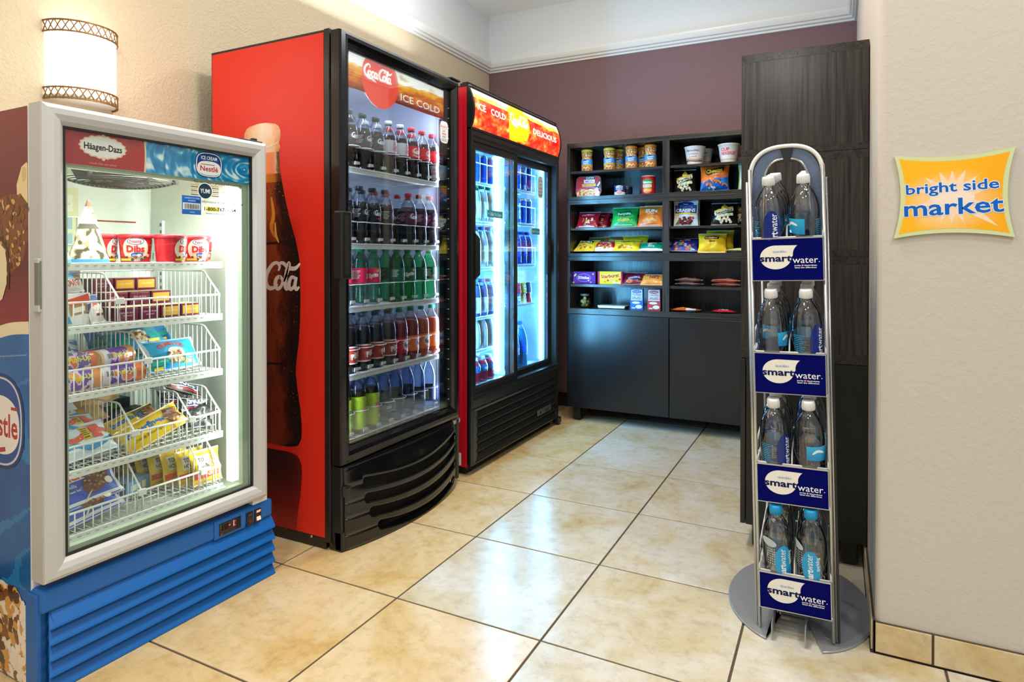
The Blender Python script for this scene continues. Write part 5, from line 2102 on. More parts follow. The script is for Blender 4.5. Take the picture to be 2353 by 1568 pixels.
# second shelf: noodle tray, tins, popcorn, puffs
e = thing('noodle_tray', 'red and black noodle bowl pack standing on edge', 'food tray', BC.at(.126, .075, Z5), 0)
mb = MB()
o8 = [(-.075, 0), (.075, 0), (.092, .03), (.088, .128), (.072, .142), (-.068, .142), (-.086, .128), (-.094, .03)]
mb.prism(o8[::-1], 0, .006, 'y')
v_ = [(x_, .006, z_) for x_, z_ in o8] + [(x_ * .72, .055, .07 + (z_ - .07) * .72) for x_, z_ in o8]
mb.add(v_, [(i, (i + 1) % 8, 8 + (i + 1) % 8, 8 + i) for i in range(8)] + [tuple(range(8, 16))[::-1]], 0)
obj('tray_body', mb, solid('#2a1616', .4), e)
k = Ink(flat(0, 0, 0), None, MB())
k.fan([(x_ * .97, .071 + (z_ - .071) * .96) for x_, z_ in o8], '#c0252c', (0, .07))
k.fan([(-.03, .052), (.072, .052), (.086, .03), (.084, .12), (.055, .085), (.03, .06)], '#1c0f10', (.05, .07))
k.field(-.084, .004, .078, .055, 60, 24, lambda u, v: ramp([(-.5, '#a8561c'), (-.1, '#dc9a4a'), (.2, '#f0c684'), (.5, '#f8e2b4')], ns(u * 11, v * 7, 5)) if (u - .5) ** 2 * 3.6 + (v - .35) ** 2 * 1.2 < .95 else None)
k.stroke([(-.085, .052), (-.03, .065), (.03, .063), (.078, .05)], .008, '#b04a78', 4)
k.rect(-.024, .120, .046, .139, '#160c10')
k.text('CHOW', .011, .1295, .014, '#f2ece6', .02, w=.06)
k.rect(-.032, .094, .044, .118, '#f2e4ea').text('MEIN', .006, .106, .015, '#c05a86', .02, w=.055)
k.rect(-.045, .072, .052, .090, '#eeb84a').text('TERIYAKI BEEF', .003, .081, .008, '#7a4a18', .01, w=.08)
k.poly([(.058, .075), (.08, .105), (.082, .09), (.068, .07)], '#f0ece6')
k.ell(.058, .053, .011, .011, '#d8588e', 16)
obj('tray_print', k.mb, 'print_gloss', e)


def tin(px, py, r, h_, body, inkfn, label, topcol='#d8d9da', name='food_can'):
    e = thing(name, label, 'can', BC.at(px, py, Z5), rnd.uniform(-.1, .2))
    obj('tin_body', MB().lathe([(0, .001), (r * .94, .001), (r, 0), (r, .003), (r * .985, .004), (r * .985, h_ - .004), (r, h_ - .003), (r, h_), (r * .95, h_), (r * .94, h_ - .003), (0, h_ - .003)], 28, cap=False), solid(topcol, .25, 0) if topcol != '#d8d9da' else 'steel', e)
    mb = MB()
    f_ = wrap(r * .987, .004)
    mb.grid(lambda u, v: f_((2 * u - 1) * pi * r * .987, v * (h_ - .008), .0002), 32, 3, 0, body)
    inkfn(Ink(f_, r * .2, mb, 0, .0003, h_ / 5), h_ - .008)
    obj('label', mb, 'print_gloss', e)


tin(.343, .08, .037, .066, lambda u, v: '#27407e' if v > .25 else '#e8ecf2', lambda k, h_: (k.ell(0, h_ * .3, .02, .014, '#d9a090', 16), k.text('ARMOUR', 0, h_ * .88, .010, '#e8ecf4', .03, w=.05), k.text('SAUSAGE', 0, h_ * .66, .009, '#e8ecf4', .02, w=.045)), 'small blue and white meat tin, front of two', name='meat_tin')
tin(.367, .160, .037, .066, lambda u, v: '#1f2c52', lambda k, h_: k.text('ARMOUR', 0, h_ * .85, .010, '#b8c0d4', .02, w=.05), 'small dark blue meat tin half hidden behind the blue and white tin', name='meat_tin')


def ravioli(k, h_):
    k.ell(0, h_ * .22, .032, .022, '#e2873a', 20)
    for i in range(7):
        k.ell(-.02 + .0065 * i, h_ * (.16 + .06 * (i % 2)), .007, .006, '#efb870', 8)
    k.ell(0, h_ * .66, .035, .02, '#2e8a3e', 24).text('Selectos', 0, h_ * .66, .016, '#f4f0e6', .03, w=.056)
    k.rect(-.028, h_ * .36, .028, h_ * .52, '#f2e6cf').text('BEEF RAVIOLI', 0, h_ * .44, .008, '#6a4030', .02, w=.048)
    k.text('15 oz', .026, h_ * .1, .006, '#c8242c', .02)


tin(.532, .09, .044, .120, lambda u, v: '#c8242c', ravioli, 'tall red food can with green oval and cream top', '#e9ddba')


def popcorn(k, w, h):
    k.poly([(-w * .12, h * .74), (0, h * .95), (w * .14, h * .76), (w * .1, h * .6), (-w * .1, h * .6)], '#e8c63a')
    k.poly([(-w * .40, h * .60), (w * .34, h * .80), (w * .34, h * .70), (-w * .38, h * .48)], '#f2d24a')
    k.poly([(-w * .40, h * .52), (w * .36, h * .72), (w * .36, h * .58), (-w * .36, h * .38)], '#f4f1ea')
    k.text('Smartfood', -w * .01, h * .555, h * .11, '#1a1a1a', .03, w=w * .66, rot=.24)
    k.poly([(-w * .30, h * .40), (w * .34, h * .50), (w * .34, h * .45), (-w * .30, h * .35)], '#a8b83a')
    k.poly([(-w * .30, h * .36), (w * .36, h * .46), (w * .36, h * .37), (-w * .28, h * .28)], '#efe9e0')
    k.text('WHITE CHEDDAR', .002, h * .365, h * .045, '#6a6a60', .01, w=w * .5, rot=.12)
    r_ = random.Random(3)
    for i in range(16):
        k.ell(-w * .3 + w * .62 * r_.random(), h * (.10 + .2 * r_.random()), w * .06, h * .045, ['#f2e3bb', '#e8cf94', '#fbf3da'][i % 3], 8, r_.random() * 3)
        k.n -= .9
    k.n += 1


pouch('popcorn_bag', 'black and yellow popcorn bag standing on the second shelf beside the orange puffs', 'snack bag', BC, (.765, .085, Z5), (.135, .150, .055), lambda u, v: '#15130f', popcorn, -.12, 0, .1, seed=2)


def puffs(k, w, h):
    k.field(-w / 2, 0, w / 2, h * .52, 22, 14, lambda u, v: mix('#0f4aa0', '#1c7ac8', .5 + ns(u * 4, v * 4, 2)) if v < .62 + .3 * sin(u * 3.2 - .3) * 1 else None)
    r_ = random.Random(8)
    for i in range(9):
        x_, z_ = -w * .26 + w * .6 * r_.random(), h * (.16 + .36 * r_.random())
        k.stroke([(x_ - .012, z_ - .006), (x_, z_ + .008), (x_ + .014, z_ + .002), (x_ + .018, z_ - .010)], .011, ['#e8772a', '#ef8f3a', '#d9621c'][i % 3], 3, True)
    k.fan([(-w * .32, h * .66), (-w * .28, h * .85), (-w * .1, h * .82), (w * .3, h * .93), (w * .34, h * .76), (w * .1, h * .73), (-w * .12, h * .64), (-w * .22, h * .60)], '#1a1a1a', (0, h * .77))
    k.text('Cheetos', .0, h * .775, h * .15, '#ffd23a', .035, w=w * .58, rot=.12, shear=.15)
    k.text('PUFFS', .012, h * .625, h * .06, '#f4e6b0', .03, w=w * .26, rot=.12)
    for i in range(7):
        k.ell(-w * .2 + w * .45 * r_.random(), h * (.06 + .1 * r_.random()), .006, .005, '#dfe6ee', 7)


pouch('cheese_puff_bag', 'orange and blue cheese puff bag, largest on the second shelf', 'snack bag', BC, (.946, .08, Z5), (.172, .165, .06), lambda u, v: ramp([(0, '#1457ad'), (.36, '#1c6cc0'), (.44, '#ef7a24'), (1, '#e8671a')], v + .14 * sin(u * 5)), puffs, -.10, 0, .06, seed=5)
pouch('snack_bag', 'pale green and white bag cut off by the tall unit, second shelf', 'snack bag', BC, (1.150, .09, Z5), (.135, .155, .05), lambda u, v: '#e6ece0' if u > .08 else '#8fbf4a', lambda k, w, h: k.ell(-.03, h * .4, .012, .02, '#d9a8b0', 12), -.1, 0, 0, seed=9)


# third shelf
def strawberry(k, w, h):
    k.text('Gardetto', 0, h * .72, h * .12, '#e6c8cc', .02, w=w * .62, rot=.08)
    r_ = random.Random(2)
    for i in range(12):
        k.ell(-w * .2 + w * .45 * r_.random(), h * (.2 + .28 * r_.random()), .010, .005, ['#e6b06a', '#d98a4a', '#f0cf98'][i % 3], 8, r_.random() * 3)
        k.n -= .9
    k.n += 1
    k.rect(-w * .36, h * .06, w * .36, h * .10, '#e8c8c8')


for i, (dx, dy, tl) in enumerate(((0, 0, 0), (.045, .075, .06), (.085, .15, .1))):
    pouch('snack_bag', ['dark red snack bag, front of the red row on the third shelf', 'dark red snack bag, middle of the red row', 'dark red snack bag at the back of the red row'][i], 'snack bag', BC,
          (.112 + dx, .07 + dy, Z4), (.155, .140, .05), lambda u, v: mix('#8c1626', '#b41c30', .5 + ns(u * 3, v * 3)), strawberry, -.62, 0, tl, 'dark red snack bags', seed=11 + i)


def greens(k, w, h):
    k.ell(0, h * .62, w * .30, h * .15, '#0f6a3a', 24, .15).text('Funyuns', 0, h * .62, h * .13, '#dff0da', .02, w=w * .5, rot=.12)
    for i in range(6):
        k.ell(-.03 + .012 * i, h * (.28 + .03 * (i % 2)), .011, .008, '#c9b04a', 10)
        k.ell(-.03 + .012 * i, h * (.28 + .03 * (i % 2)), .006, .004, '#2a9a4a', 10)
    k.rect(-w * .34, h * .07, w * .34, h * .10, '#bfe6c4')


for i, (dx, dy) in enumerate(((0, 0), (.05, .07), (.095, .14))):
    pouch('snack_bag', ['bright green snack bag, front of the green row', 'green snack bag, middle of the green row', 'green snack bag at the back of the green row, in shade'][i], 'snack bag', BC,
          (.372 + dx, .07 + dy, Z4), (.175, .150, .05), lambda u, v: mix('#128a3c', '#22b052', .5 + ns(u * 3, v * 3, 4)), greens, -.45, 0, .05, 'green snack bags', seed=21 + i)


def sunchips(k, w, h):
    k.text('SUN', .004, h * .72, h * .17, '#f6f2ea', .04, w=w * .48)
    k.text('CHIPS', .004, h * .57, h * .06, '#f0d8b0', .03, w=w * .3)
    for i in range(5):
        k.ell(-.035 + .017 * i, h * (.26 + .04 * (i % 2)), .014, .010, '#d9a050', 10)
    k.rect(-w * .4, h * .05, w * .4, h * .085, '#f2dcc0')


for i, (dx, dy) in enumerate(((0, 0), (.03, .07), (.05, .14))):
    pouch('chip_bag', ['orange chip bag with white lettering, front of the orange row', 'orange and tan chip bag, second in the orange row', 'orange and tan chip bag at the back of the orange row'][i], 'snack bag', BC,
          (.545 + dx * .5, .07 + dy, Z4), (.165, .150 + .012 * i, .05), (lambda u, v: mix('#d9661a', '#f08a2c', .5 + ns(u * 3, v * 3, 7))) if i == 0 else (lambda u, v: ramp([(0, '#d9661a'), (.6, '#e8822a'), (.75, '#c9a04a'), (1, '#b08a3a')], v)), sunchips, -.40, 0, .0, 'orange chip bags', seed=31 + i)


def craisins(k, w, h):
    k.rect(-w * .46, h * .50, w * .46, h * .82, '#20427c')
    k.ell(0, h * .86, w * .34, h * .10, '#2a5aa8', 24).ell(0, h * .86, w * .28, h * .07, '#16305e', 24).text('Ocean', 0, h * .86, h * .05, '#dfe8f4', .02)
    k.text('CRAISINS', 0, h * .62, h * .13, '#f6f6f2', .03, w=w * .82)
    k.text('ORIGINAL', 0, h * .53, h * .03, '#c9d4e6', .01)
    k.stroke([(-w * .46, h * .46), (0, h * .50), (w * .46, h * .46)], h * .06, '#f0c832', 4)
    r_ = random.Random(6)
    for i in range(34):
        k.ell(-w * .30 + w * .62 * r_.random(), h * (.10 + .24 * r_.random()), .009, .007, ['#8c2a1e', '#6a1a18', '#a83c28', '#4a1012'][i % 4], 8, r_.random() * 3)
        k.n -= .9
    k.n += 1
    k.poly([(-w * .42, h * .08), (-w * .24, h * .12), (-w * .30, h * .24)], '#3f8a3a')


pouch('dried_fruit_pouch', 'white and navy dried cranberry pouch with red fruit', 'snack bag', BC, (.772, .08, Z4), (.152, .162, .03), lambda u, v: '#e3e6e6', craisins, -.06, 0, .04, seed=41, flatz=.03)
pouch('dried_fruit_pouch', 'white dried cranberry pouch standing behind the navy one', 'snack bag', BC, (.775, .125, Z4), (.152, .168, .03), lambda u, v: '#cfe0ea', None, -.06, 0, .02, seed=42, flatz=.03)
for i, (dx, dy, tr) in enumerate(((0, 0, .1), (.06, .08, .05), (.10, .16, 0))):
    pouch('popcorn_bag', ['black popcorn bag leaning on the third shelf beside the tall unit', 'black popcorn bag behind the leaning one, third shelf', 'black popcorn bag at the back, third shelf'][i], 'snack bag', BC,
          (1.005 + dx, .07 + dy, Z4), (.155, .150, .055), lambda u, v: '#121212', popcorn, -.35 + .1 * i, 0, tr, 'black popcorn bags on the third shelf', seed=51 + i)


# fourth shelf: low leaning nut and candy bags
def peanutbag(t, tc, plate):
    def f(k, w, h):
        k.rect(-w * .3, h * .56, w * .3, h * .82, plate)
        k.text(t, 0, h * .69, h * .15, tc, .03, w=w * .5)
        r_ = random.Random(len(t))
        for i in range(14):
            k.ell(-w * .3 + w * .6 * r_.random(), h * (.18 + .26 * r_.random()), .010, .008, ['#c98a3a', '#e6b860', '#a8662a'][i % 3], 8, r_.random() * 3)
            k.n -= .9
        k.n += 1
    return f


LOW = -.95
pouch('peanut_bag', 'yellow peanut bag lying at the far left of the fourth shelf', 'snack bag', BC, (.098, .05, Z3 + .012), (.155, .125, .04), lambda u, v: mix('#e8b41e', '#f4cc2e', .5 + ns(u * 3, v * 3, 1)), peanutbag('Planters', '#f6eac4', '#3a2410'), LOW, 0, -.15, seed=61)
pouch('peanut_bag', 'olive peanut bag behind the far left yellow bag', 'snack bag', BC, (.15, .13, Z3 + .012), (.155, .125, .04), lambda u, v: '#6a5c22', None, LOW + .25, 0, -.1, seed=62)
pouch('candy_bag', 'red and white candy bag on the fourth shelf', 'snack bag', BC, (.236, .05, Z3 + .012), (.165, .11, .04), lambda u, v: '#c81e2c' if .25 < v else '#e9d8d8', peanutbag('Lindy', '#f4e6e6', '#d8303c'), LOW, 0, -.05, seed=63)
pouch('candy_bag', 'brown bag with a green logo behind the red and white bag', 'snack bag', BC, (.272, .115, Z3 + .012), (.165, .135, .04), lambda u, v: mix('#8a4a22', '#a85a24', .5 + ns(u * 3, v * 3)), lambda k, w, h: (k.ell(-.02, h * .78, .018, .014, '#3f8a2a', 16), k.text('CORN NUTS', .01, h * .62, h * .11, '#f0d9a0', .02, w=w * .55)), LOW + .22, 0, -.05, seed=64)
pouch('peanut_bag', 'bright yellow bag with black lettering, fourth shelf', 'snack bag', BC, (.392, .05, Z3 + .012), (.180, .125, .04), lambda u, v: mix('#f0cc14', '#fbe034', .5 + ns(u * 3, v * 3, 3)), peanutbag('Chester', '#1c1a14', '#f4d828'), LOW, 0, .12, seed=65)
pouch('peanut_bag', 'bright yellow bag behind the black-lettered one', 'snack bag', BC, (.425, .12, Z3 + .012), (.175, .135, .04), lambda u, v: '#e3c21a', None, LOW + .25, 0, .12, seed=66)
pouch('cracker_bag', 'teal and white bag beside the divider, fourth shelf', 'snack bag', BC, (.556, .05, Z3 + .012), (.160, .110, .04), lambda u, v: '#109a78' if .2 < v < .9 else '#e6efe9', lambda k, w, h: (k.poly([(-w * .2, h * .55), (w * .12, h * .85), (w * .2, h * .7), (-w * .1, h * .45)], '#f0d9a0'), k.text('RITZ', 0, h * .36, h * .14, '#f2f6f2', .03)), LOW - .1, 0, .05, seed=67)


def gummies(k, w, h):
    r_ = random.Random(12)
    for i in range(18):
        k.ell(-w * .36 + w * .72 * r_.random(), h * (.12 + .45 * r_.random()), .012, .009, ['#d8402a', '#e8702a', '#6fb0d8', '#e6d8e0', '#8a4aa0', '#58a85a'][i % 6], 8, r_.random() * 3)
        k.n -= .9
    k.n += 1
    k.text('trolli', 0, h * .74, h * .14, '#e8e6f2', .03, w=w * .4)


pouch('gummy_bag', 'blue and multicoloured gummy bag leaning on the fourth shelf', 'candy bag', BC, (.760, .055, Z3 + .008), (.175, .130, .04), lambda u, v: ramp([(0, '#3a4ab0'), (.15, '#2a3488'), (.8, '#2c2f7a'), (1, '#161a48')], v), gummies, -.85, 0, .02, seed=71)
pouch('gummy_bag', 'black gummy bag behind the multicoloured one', 'candy bag', BC, (.805, .125, Z3 + .008), (.170, .130, .04), lambda u, v: '#141418', None, -.75, 0, .02, seed=72)
pouch('candy_bag', 'yellow candy bag slumped on the fourth shelf with brown lettering', 'candy bag', BC, (.936, .06, Z3), (.170, .135, .05), lambda u, v: mix('#f0b818', '#fbd234', .5 + ns(u * 4, v * 4)), lambda k, w, h: (k.rect(-w * .28, h * .62, w * .24, h * .8, '#5a1a1a'), k.text('Butterfinger', -.004, h * .71, h * .09, '#f4d8a0', .03, w=w * .45), k.text('Bites', .0, h * .52, h * .10, '#2a2a20', .02)), -.5, 0, .12, seed=73)
pouch('candy_bag', 'taller yellow bag behind the slumped yellow one', 'candy bag', BC, (.972, .125, Z3), (.165, .150, .05), lambda u, v: mix('#c8a818', '#e3c92c', .5 + ns(u * 4, v * 4)), None, -.35, 0, .12, seed=74)
pouch('candy_bar', 'pale yellow flat packet lying beside the tall unit', 'candy bar', BC, (1.09, .05, Z3 + .013), (.16, .07, .024), lambda u, v: '#dcdc96', None, -pi / 2 + .05, 0, .0, seed=75)

# fifth shelf: candy boxes and bars
carton('candy_box', 'purple candy box on the fifth shelf', 'box', BC, (.100, .055, Z2), (.165, .082, .022), ('#5c2586', '#4a1a70', '#6a3494'),
       lambda k, w, h: (k.ell(0, h * .5, w * .30, h * .34, '#b892d6', 30), k.ell(0, h * .5, w * .285, h * .31, '#6d2c98', 30), k.text('Skittles', 0, h * .52, h * .22, '#f0e6f6', .03, w=w * .48), [k.ell(-w * .44 + (i * .37 % 1) * w * .88, h * (.1 + (i * .61 % 1) * .8), .006, .006, ['#d8b04a', '#b892d6', '#e0a0c0', '#9ac85a'][i % 4], 10) for i in (0, 1, 2, 3, 5, 8, 9, 11)]), .02)
carton('candy_box', 'yellow and pink candy box on the fifth shelf', 'box', BC, (.284, .055, Z2), (.168, .085, .022), ('#f2d42a', '#c41e4c', '#e3c02a'),
       lambda k, w, h: (k.rect(-w / 2, 0, -w * .42, h, '#c8245a'), k.rect(w * .44, 0, w / 2, h, '#c8245a'), k.poly([(-w * .40, h * .70), (w * .40, h * .98), (w * .40, h * .62), (-w * .40, h * .38)], '#f8e25a'), k.text('Starburst', 0, h * .66, h * .26, '#d0222e', .04, w=w * .74, rot=.1),
                        [k.ell(-w * .2 + i * .02, h * (.2 + .1 * (i % 3)), .008, .007, ['#ef8a2a', '#d8304a', '#f0a0b0', '#f2e8a0'][i % 4], 8) for i in range(6)], k.rect(w * .12, h * .06, w * .4, h * .16, '#f0e6f0')), .02)
pouch('candy_bag', 'dark maroon candy bag slumped on the fifth shelf', 'candy bag', BC, (.446, .055, Z2), (.155, .105, .045), lambda u, v: mix('#54101e', '#7c1a2a', .5 + ns(u * 4, v * 4)), lambda k, w, h: (k.poly([(-w * .3, h * .4), (w * .2, h * .62), (w * .24, h * .48), (-w * .25, h * .25)], '#3a5aa0'), k.text('Licorice', -.01, h * .45, h * .1, '#e6dcea', .02, w=w * .4, rot=.2), k.ell(-.03, h * .2, .022, .012, '#d8602a', 14)), -.75, 0, .1, seed=81)
pouch('candy_bag', 'light orange candy bag beside the divider, fifth shelf', 'candy bag', BC, (.565, .055, Z2), (.155, .090, .045), lambda u, v: mix('#e8882a', '#f4a648', .5 + ns(u * 4, v * 4)), lambda k, w, h: k.text('NIPS', .01, h * .6, h * .24, '#8a2040', .04, w=w * .42, shear=.15), -.75, 0, .04, seed=82)
for i, (px, py, pz, c, lab) in enumerate(((.803, .05, 0, '#5a2a22', 'brown wrapped bar, lower of the left pair on the fifth shelf'), (.800, .055, .024, '#6a3028', 'brown wrapped bar, upper of the left pair on the fifth shelf'),
                                          (1.022, .05, 0, '#a8381c', 'rust-red wrapped bar, lower of the right pair on the fifth shelf'), (1.020, .056, .024, '#b84426', 'rust-red wrapped bar, upper of the right pair on the fifth shelf'))):
    pouch('candy_bar', lab, 'candy bar', BC, (px, py - .03, Z2 + .012 + pz), (.175, .055, .023), (lambda cc: lambda u, v: mix(cc, '#d8c8b0', .8 if (u < .06 or u > .94) else .08 + .3 * max(0, ns(u * 9, v * 6))))(c), lambda k, w, h: k.text('CHOCOLATE', 0, h * .5, h * .3, '#d8b098', .02, w=w * .5), -pi / 2 + .03, 0, .03 * (i % 2), 'stacked wrapped bars', seed=91 + i)

# sixth shelf
e = thing('pickle_jar', 'small round glass jar of pale olives', 'jar', BC.at(.100, .08, Z1))
pr = [(.018, .001), (.026, 0), (.036, .008), (.0415, .028), (.0415, .048), (.037, .066), (.030, .076), (.028, .080), (.028, .086)]
obj('jar_glass', MB().lathe(pr, 24, cap=False), 'pet', e)
r_ = random.Random(4)
for i, (a, rr, zz) in enumerate(((0, .018, .016), (2.1, .018, .017), (4.2, .018, .016), (1.0, .022, .040), (3.0, .021, .042), (5.1, .022, .040), (0, .004, .030), (2, .014, .060), (5, .013, .061))):
    obj('olive', MB().lathe([(.0001, -.013)] + [(.0135 * cos(t), .013 * sin(t)) for t in [-pi / 2 + pi * j / 8 for j in range(1, 8)]] + [(.0001, .013)], 12), solid(['#a89a3a', '#c2b45a', '#8c8030'][i % 3], .3), e, (rr * cos(a), rr * sin(a), zz))
obj('jar_lid', MB().lathe([(.030, .080), (.0305, .082), (.0305, .092), (.028, .094), (0, .094)], 24), solid('#56605a', .35), e)
e = thing('flat_tin', 'flat silver tin lying on the bottom shelf', 'tin', BC.at(.290, .06, Z1))
obj('tin_body', MB().box(-.094, .094, 0, .11, 0, .016, ch=.006), 'steel', e)
obj('tin_lid', MB().box(-.096, .096, -.002, .112, .014, .021, ch=.004), pbr('pale_lid', '#cfd6da', .3, .3), e)


def salad(c1, name):
    def f(k, w, h):
        k.rect(-w * .44, h * .03, w * .44, h * .97, '#e9ebee')
        k.rect(-w * .5, 0, w * .5, h * .45, c1)
        k.ell(0, h * .86, w * .36, h * .07, c1, 20).text('BUMBLE', 0, h * .86, h * .05, '#f4f4f4', .02, w=w * .5)
        k.text(name, 0, h * .72, h * .1, '#5a6a80' if 'TUNA' in name else '#b0606a', .01, w=w * .72)
        k.text('SALAD', 0, h * .59, h * .1, '#5a6a80' if 'TUNA' in name else '#b0606a', .01, w=w * .72)
        k.rect(-w * .4, h * .5, w * .4, h * .53, '#8aa0b4')
        k.ell(-.004, h * .34, w * .32, h * .06, '#e4e8ee', 16).ell(.014, h * .15, w * .26, h * .09, '#f2eedc', 18)
        k.rect(-w * .38, h * .06, -w * .1, h * .12, '#d8dfe8')
    return f


carton('salad_box', 'blue and white tuna salad box standing on the bottom shelf', 'box', BC, (.463, .06, Z1), (.082, .136, .035), ('#3c6cb4', '#2a4c8c', '#dfe4ea'), salad('#3f72bc', 'TUNA'), .1)
carton('salad_box', 'red and white chicken salad box standing on the bottom shelf', 'box', BC, (.576, .06, Z1), (.082, .136, .035), ('#c83c44', '#a82a34', '#eadfe0'), salad('#cf454e', 'CHICKEN'), .08)
pouch('candy_bar', 'orange and white wrapped bar lying on the bottom shelf', 'candy bar', BC, (.785, .02, Z1 + .012), (.18, .065, .022), lambda u, v: '#e0501c' if u < .5 or u > .85 else '#e9d8d0', lambda k, w, h: k.text('Reese', -.02, h * .5, h * .4, '#f4d83a', .03), -pi / 2 + .03, 0, .06, seed=101)
pouch('candy_bar', 'red wrapped bar lying on the bottom shelf beside the tall unit', 'candy bar', BC, (1.005, .02, Z1 + .010), (.15, .07, .020), lambda u, v: '#cc2a2c' if .1 < u < .9 else '#8a1a1c', lambda k, w, h: k.text('KitKat', 0, h * .5, h * .4, '#f0dada', .03, w=w * .4), -pi / 2 + .03, 0, -.04, seed=102)
# ------------------------------------------------------------------ goods in the ice cream freezer
rnd = random.Random(17)
F1, F2, F3, F4, F5 = [z + .0035 for z in SHZ]


def conecol(u, v):
    n_ = ns(u * 14, v * 9, 3)
    if v > .90:
        return '#6a4636'
    if v > .62:
        return mix('#f6f2ea', '#f0a23c', max(0, (v - .72) * 6)) if u > .30 else '#e8e6ea'
    if v > .545:
        return '#5e584e'
    if v < .06:
        return '#4d9fd4'
    return '#f2efe2' if n_ > -.04 else ('#5c5646' if n_ < -.2 else '#b8aa88')


def cone(lx, ly, label, yaw=0.0, r=.049, hh=.176):
    e = thing('ice_cream_cone', label, 'ice cream', FZ.at(lx, ly, F1), FZ.rz + yaw, 'wrapped cones on the top shelf')
    mb = MB()
    rr = lambda v: r * (1 - v) ** .92 * (1 - .1 * v) + .0035
    mb.grid(lambda u, v: (rr(v) * sin(2 * pi * u - pi), -rr(v) * cos(2 * pi * u - pi), v * hh), 80, 72, 0, conecol)
    mb.lathe([(0, .001), (rr(0), 0)], 24, col=lin('#d8d4cc'), cap=False)

    def fm(u, v, h_):
        q = rr(v / hh) + h_
        a = u / .03
        return (q * sin(a), -q * cos(a), v)
    k = Ink(fm, .006, mb, 0, .0004)
    for i, ch_ in enumerate('DRUMSTICK'):
        a = 2.35 - i * .34
        k.text(ch_, .006 + .022 * cos(a), .118 + .026 * sin(a), .0105, '#d8452a', .03, rot=a - pi / 2)
        k.n -= .9
    k.n += 1
    k.ell(.004, .118, .013, .017, '#f4d9b0', 16)
    obj('wrapper', mb, 'print', e)
    obj('tip', MB().lathe([(.0052, hh - .012), (.002, hh + .004), (0, hh + .005)], 10), solid('#5c3f33', .4), e)


cone(.188, .145, 'tall wrapped ice cream cone, front one on the freezer top shelf', .5)
cone(.108, .205, 'tall wrapped ice cream cone behind, close to the door frame', .7)
cone(.072, .12, 'wrapped ice cream cone mostly hidden by the door frame', 1.4)


def dibs(k, hh):
    k.ell(.0, hh * .50, .040, hh * .47, '#f4e2c8', 28)
    k.ell(0, hh * .80, .024, hh * .13, '#2a5aa8', 24).ell(0, hh * .80, .0215, hh * .11, '#f2f2f4', 24).text('Nestlé', 0, hh * .80, hh * .13, '#c8242c', .02, w=.032)
    k.text('Dibs', 0, hh * .52, hh * .25, '#d0202a', .04, w=.052)
    k.ell(.004, hh * .28, .018, hh * .09, '#27509a', 20).text('crunch', .004, hh * .28, hh * .08, '#f0f0f4', .02, w=.026)
    for i in range(9):
        k.ell(-.034 + .0085 * i, hh * (.10 + .08 * (i % 3)), .005, .005, ['#5a2c18', '#7a4022', '#f0cfa0'][i % 3], 8)
    bars(k, .062, hh * .08, .026, hh * .30, 4)
    k.ell(.075, hh * .66, .012, hh * .2, '#f2e6e0', 18)
    k.rect(.067, hh * .42, .083, hh * .5, '#3a4a8a')
    k.rect(-.040, hh * .06, -.012, hh * .14, '#f0d82a')


def tub(lx, ly, yaw, label):
    e = thing('ice_cream_tub', label, 'tub', FZ.at(lx, ly, F1), FZ.rz + yaw, 'red ice cream tubs')
    hh = .080
    obj('tub_body', tubmesh(.040, .0465, hh, lambda u, v: '#c9202a', dibs), 'print_gloss', e)
    obj('tub_lid', MB().lathe([(.048, hh - .006), (.049, hh - .005), (.049, hh + .003), (.046, hh + .006), (.040, hh + .005), (0, hh + .005)], 32), solid('#cf2a33', .35), e)


tub(.285, .262, .75, 'red ice cream tub farthest back, left end of the tub row')
tub(.352, .192, -.55, 'red ice cream tub with its barcode side turned forward')
tub(.420, .122, .55, 'red ice cream tub standing foremost, lettering in full view')
tub(.535, .165, -.25, 'red ice cream tub at the end of the row by the light')

# second basket
carton('ice_cream_carton', 'white carton with red and blue print in the first basket, by the door frame', 'carton', FZ, (.128, .115, F2), (.115, .088, .10), ('#ecebea', '#e6e4e2', '#f4f4f4'),
       lambda k, w, h: (k.poly([(-.02, h * .8), (.05, h * .98), (.057, h * .7), (.0, h * .5)], '#d8523a'), k.poly([(.0, h * .5), (.057, h * .66), (.057, h * .3)], '#3a5aa0'), k.poly([(-.04, h * .12), (-.01, h * .3), (.0, h * .05)], '#4aa0d0'), k.poly([(-.01, h * .6), (.045, h * .68), (.05, h * .38), (-.005, h * .3)], '#a8855c'), k.poly([(.0, h * .54), (.038, h * .6), (.04, h * .44), (.004, h * .38)], '#f2ece2')), .25)
pouch('cake_pack', 'white and blue cake packet lying on the white carton', 'packet', FZ, (.118, .13, F2 + .091), (.125, .062, .035), lambda u, v: ramp([(0, '#e6e2dc'), (.45, '#f0eeea'), (.6, '#6fb0dc'), (.8, '#3a84c4'), (1, '#dfe6ea')], v + .1 * ns(u * 4, v * 3)),
      lambda k, w, h: (k.text('DONGS', .008, h * .38, h * .30, '#c8442c', .03, w=w * .55, rot=.08, shear=.1), k.poly([(w * .2, h * .72), (w * .44, h * .86), (w * .44, h * .66), (w * .22, h * .56)], '#f2c63a'), k.text('NEW', w * .33, h * .7, h * .13, '#5a5a9a', .02, rot=.1)), -.25, 0, .3, seed=201)
pouch('ice_cream_sandwich', 'white packet with red and blue swirl leaning on the first divider', 'packet', FZ, (.208, .135, F2), (.065, .085, .03), lambda u, v: '#efe9e6' if v < .5 + .2 * u else ('#d86a50' if v < .72 else '#4a6ab0'), lambda k, w, h: (k.ell(.0, h * .36, w * .26, h * .14, '#f4efe8', 16), k.rect(-w * .22, h * .22, w * .24, h * .3, '#7a4a2e')), -.35, 0, .5, seed=202)
BXW, BXH, BXD = .0655, .040, .078


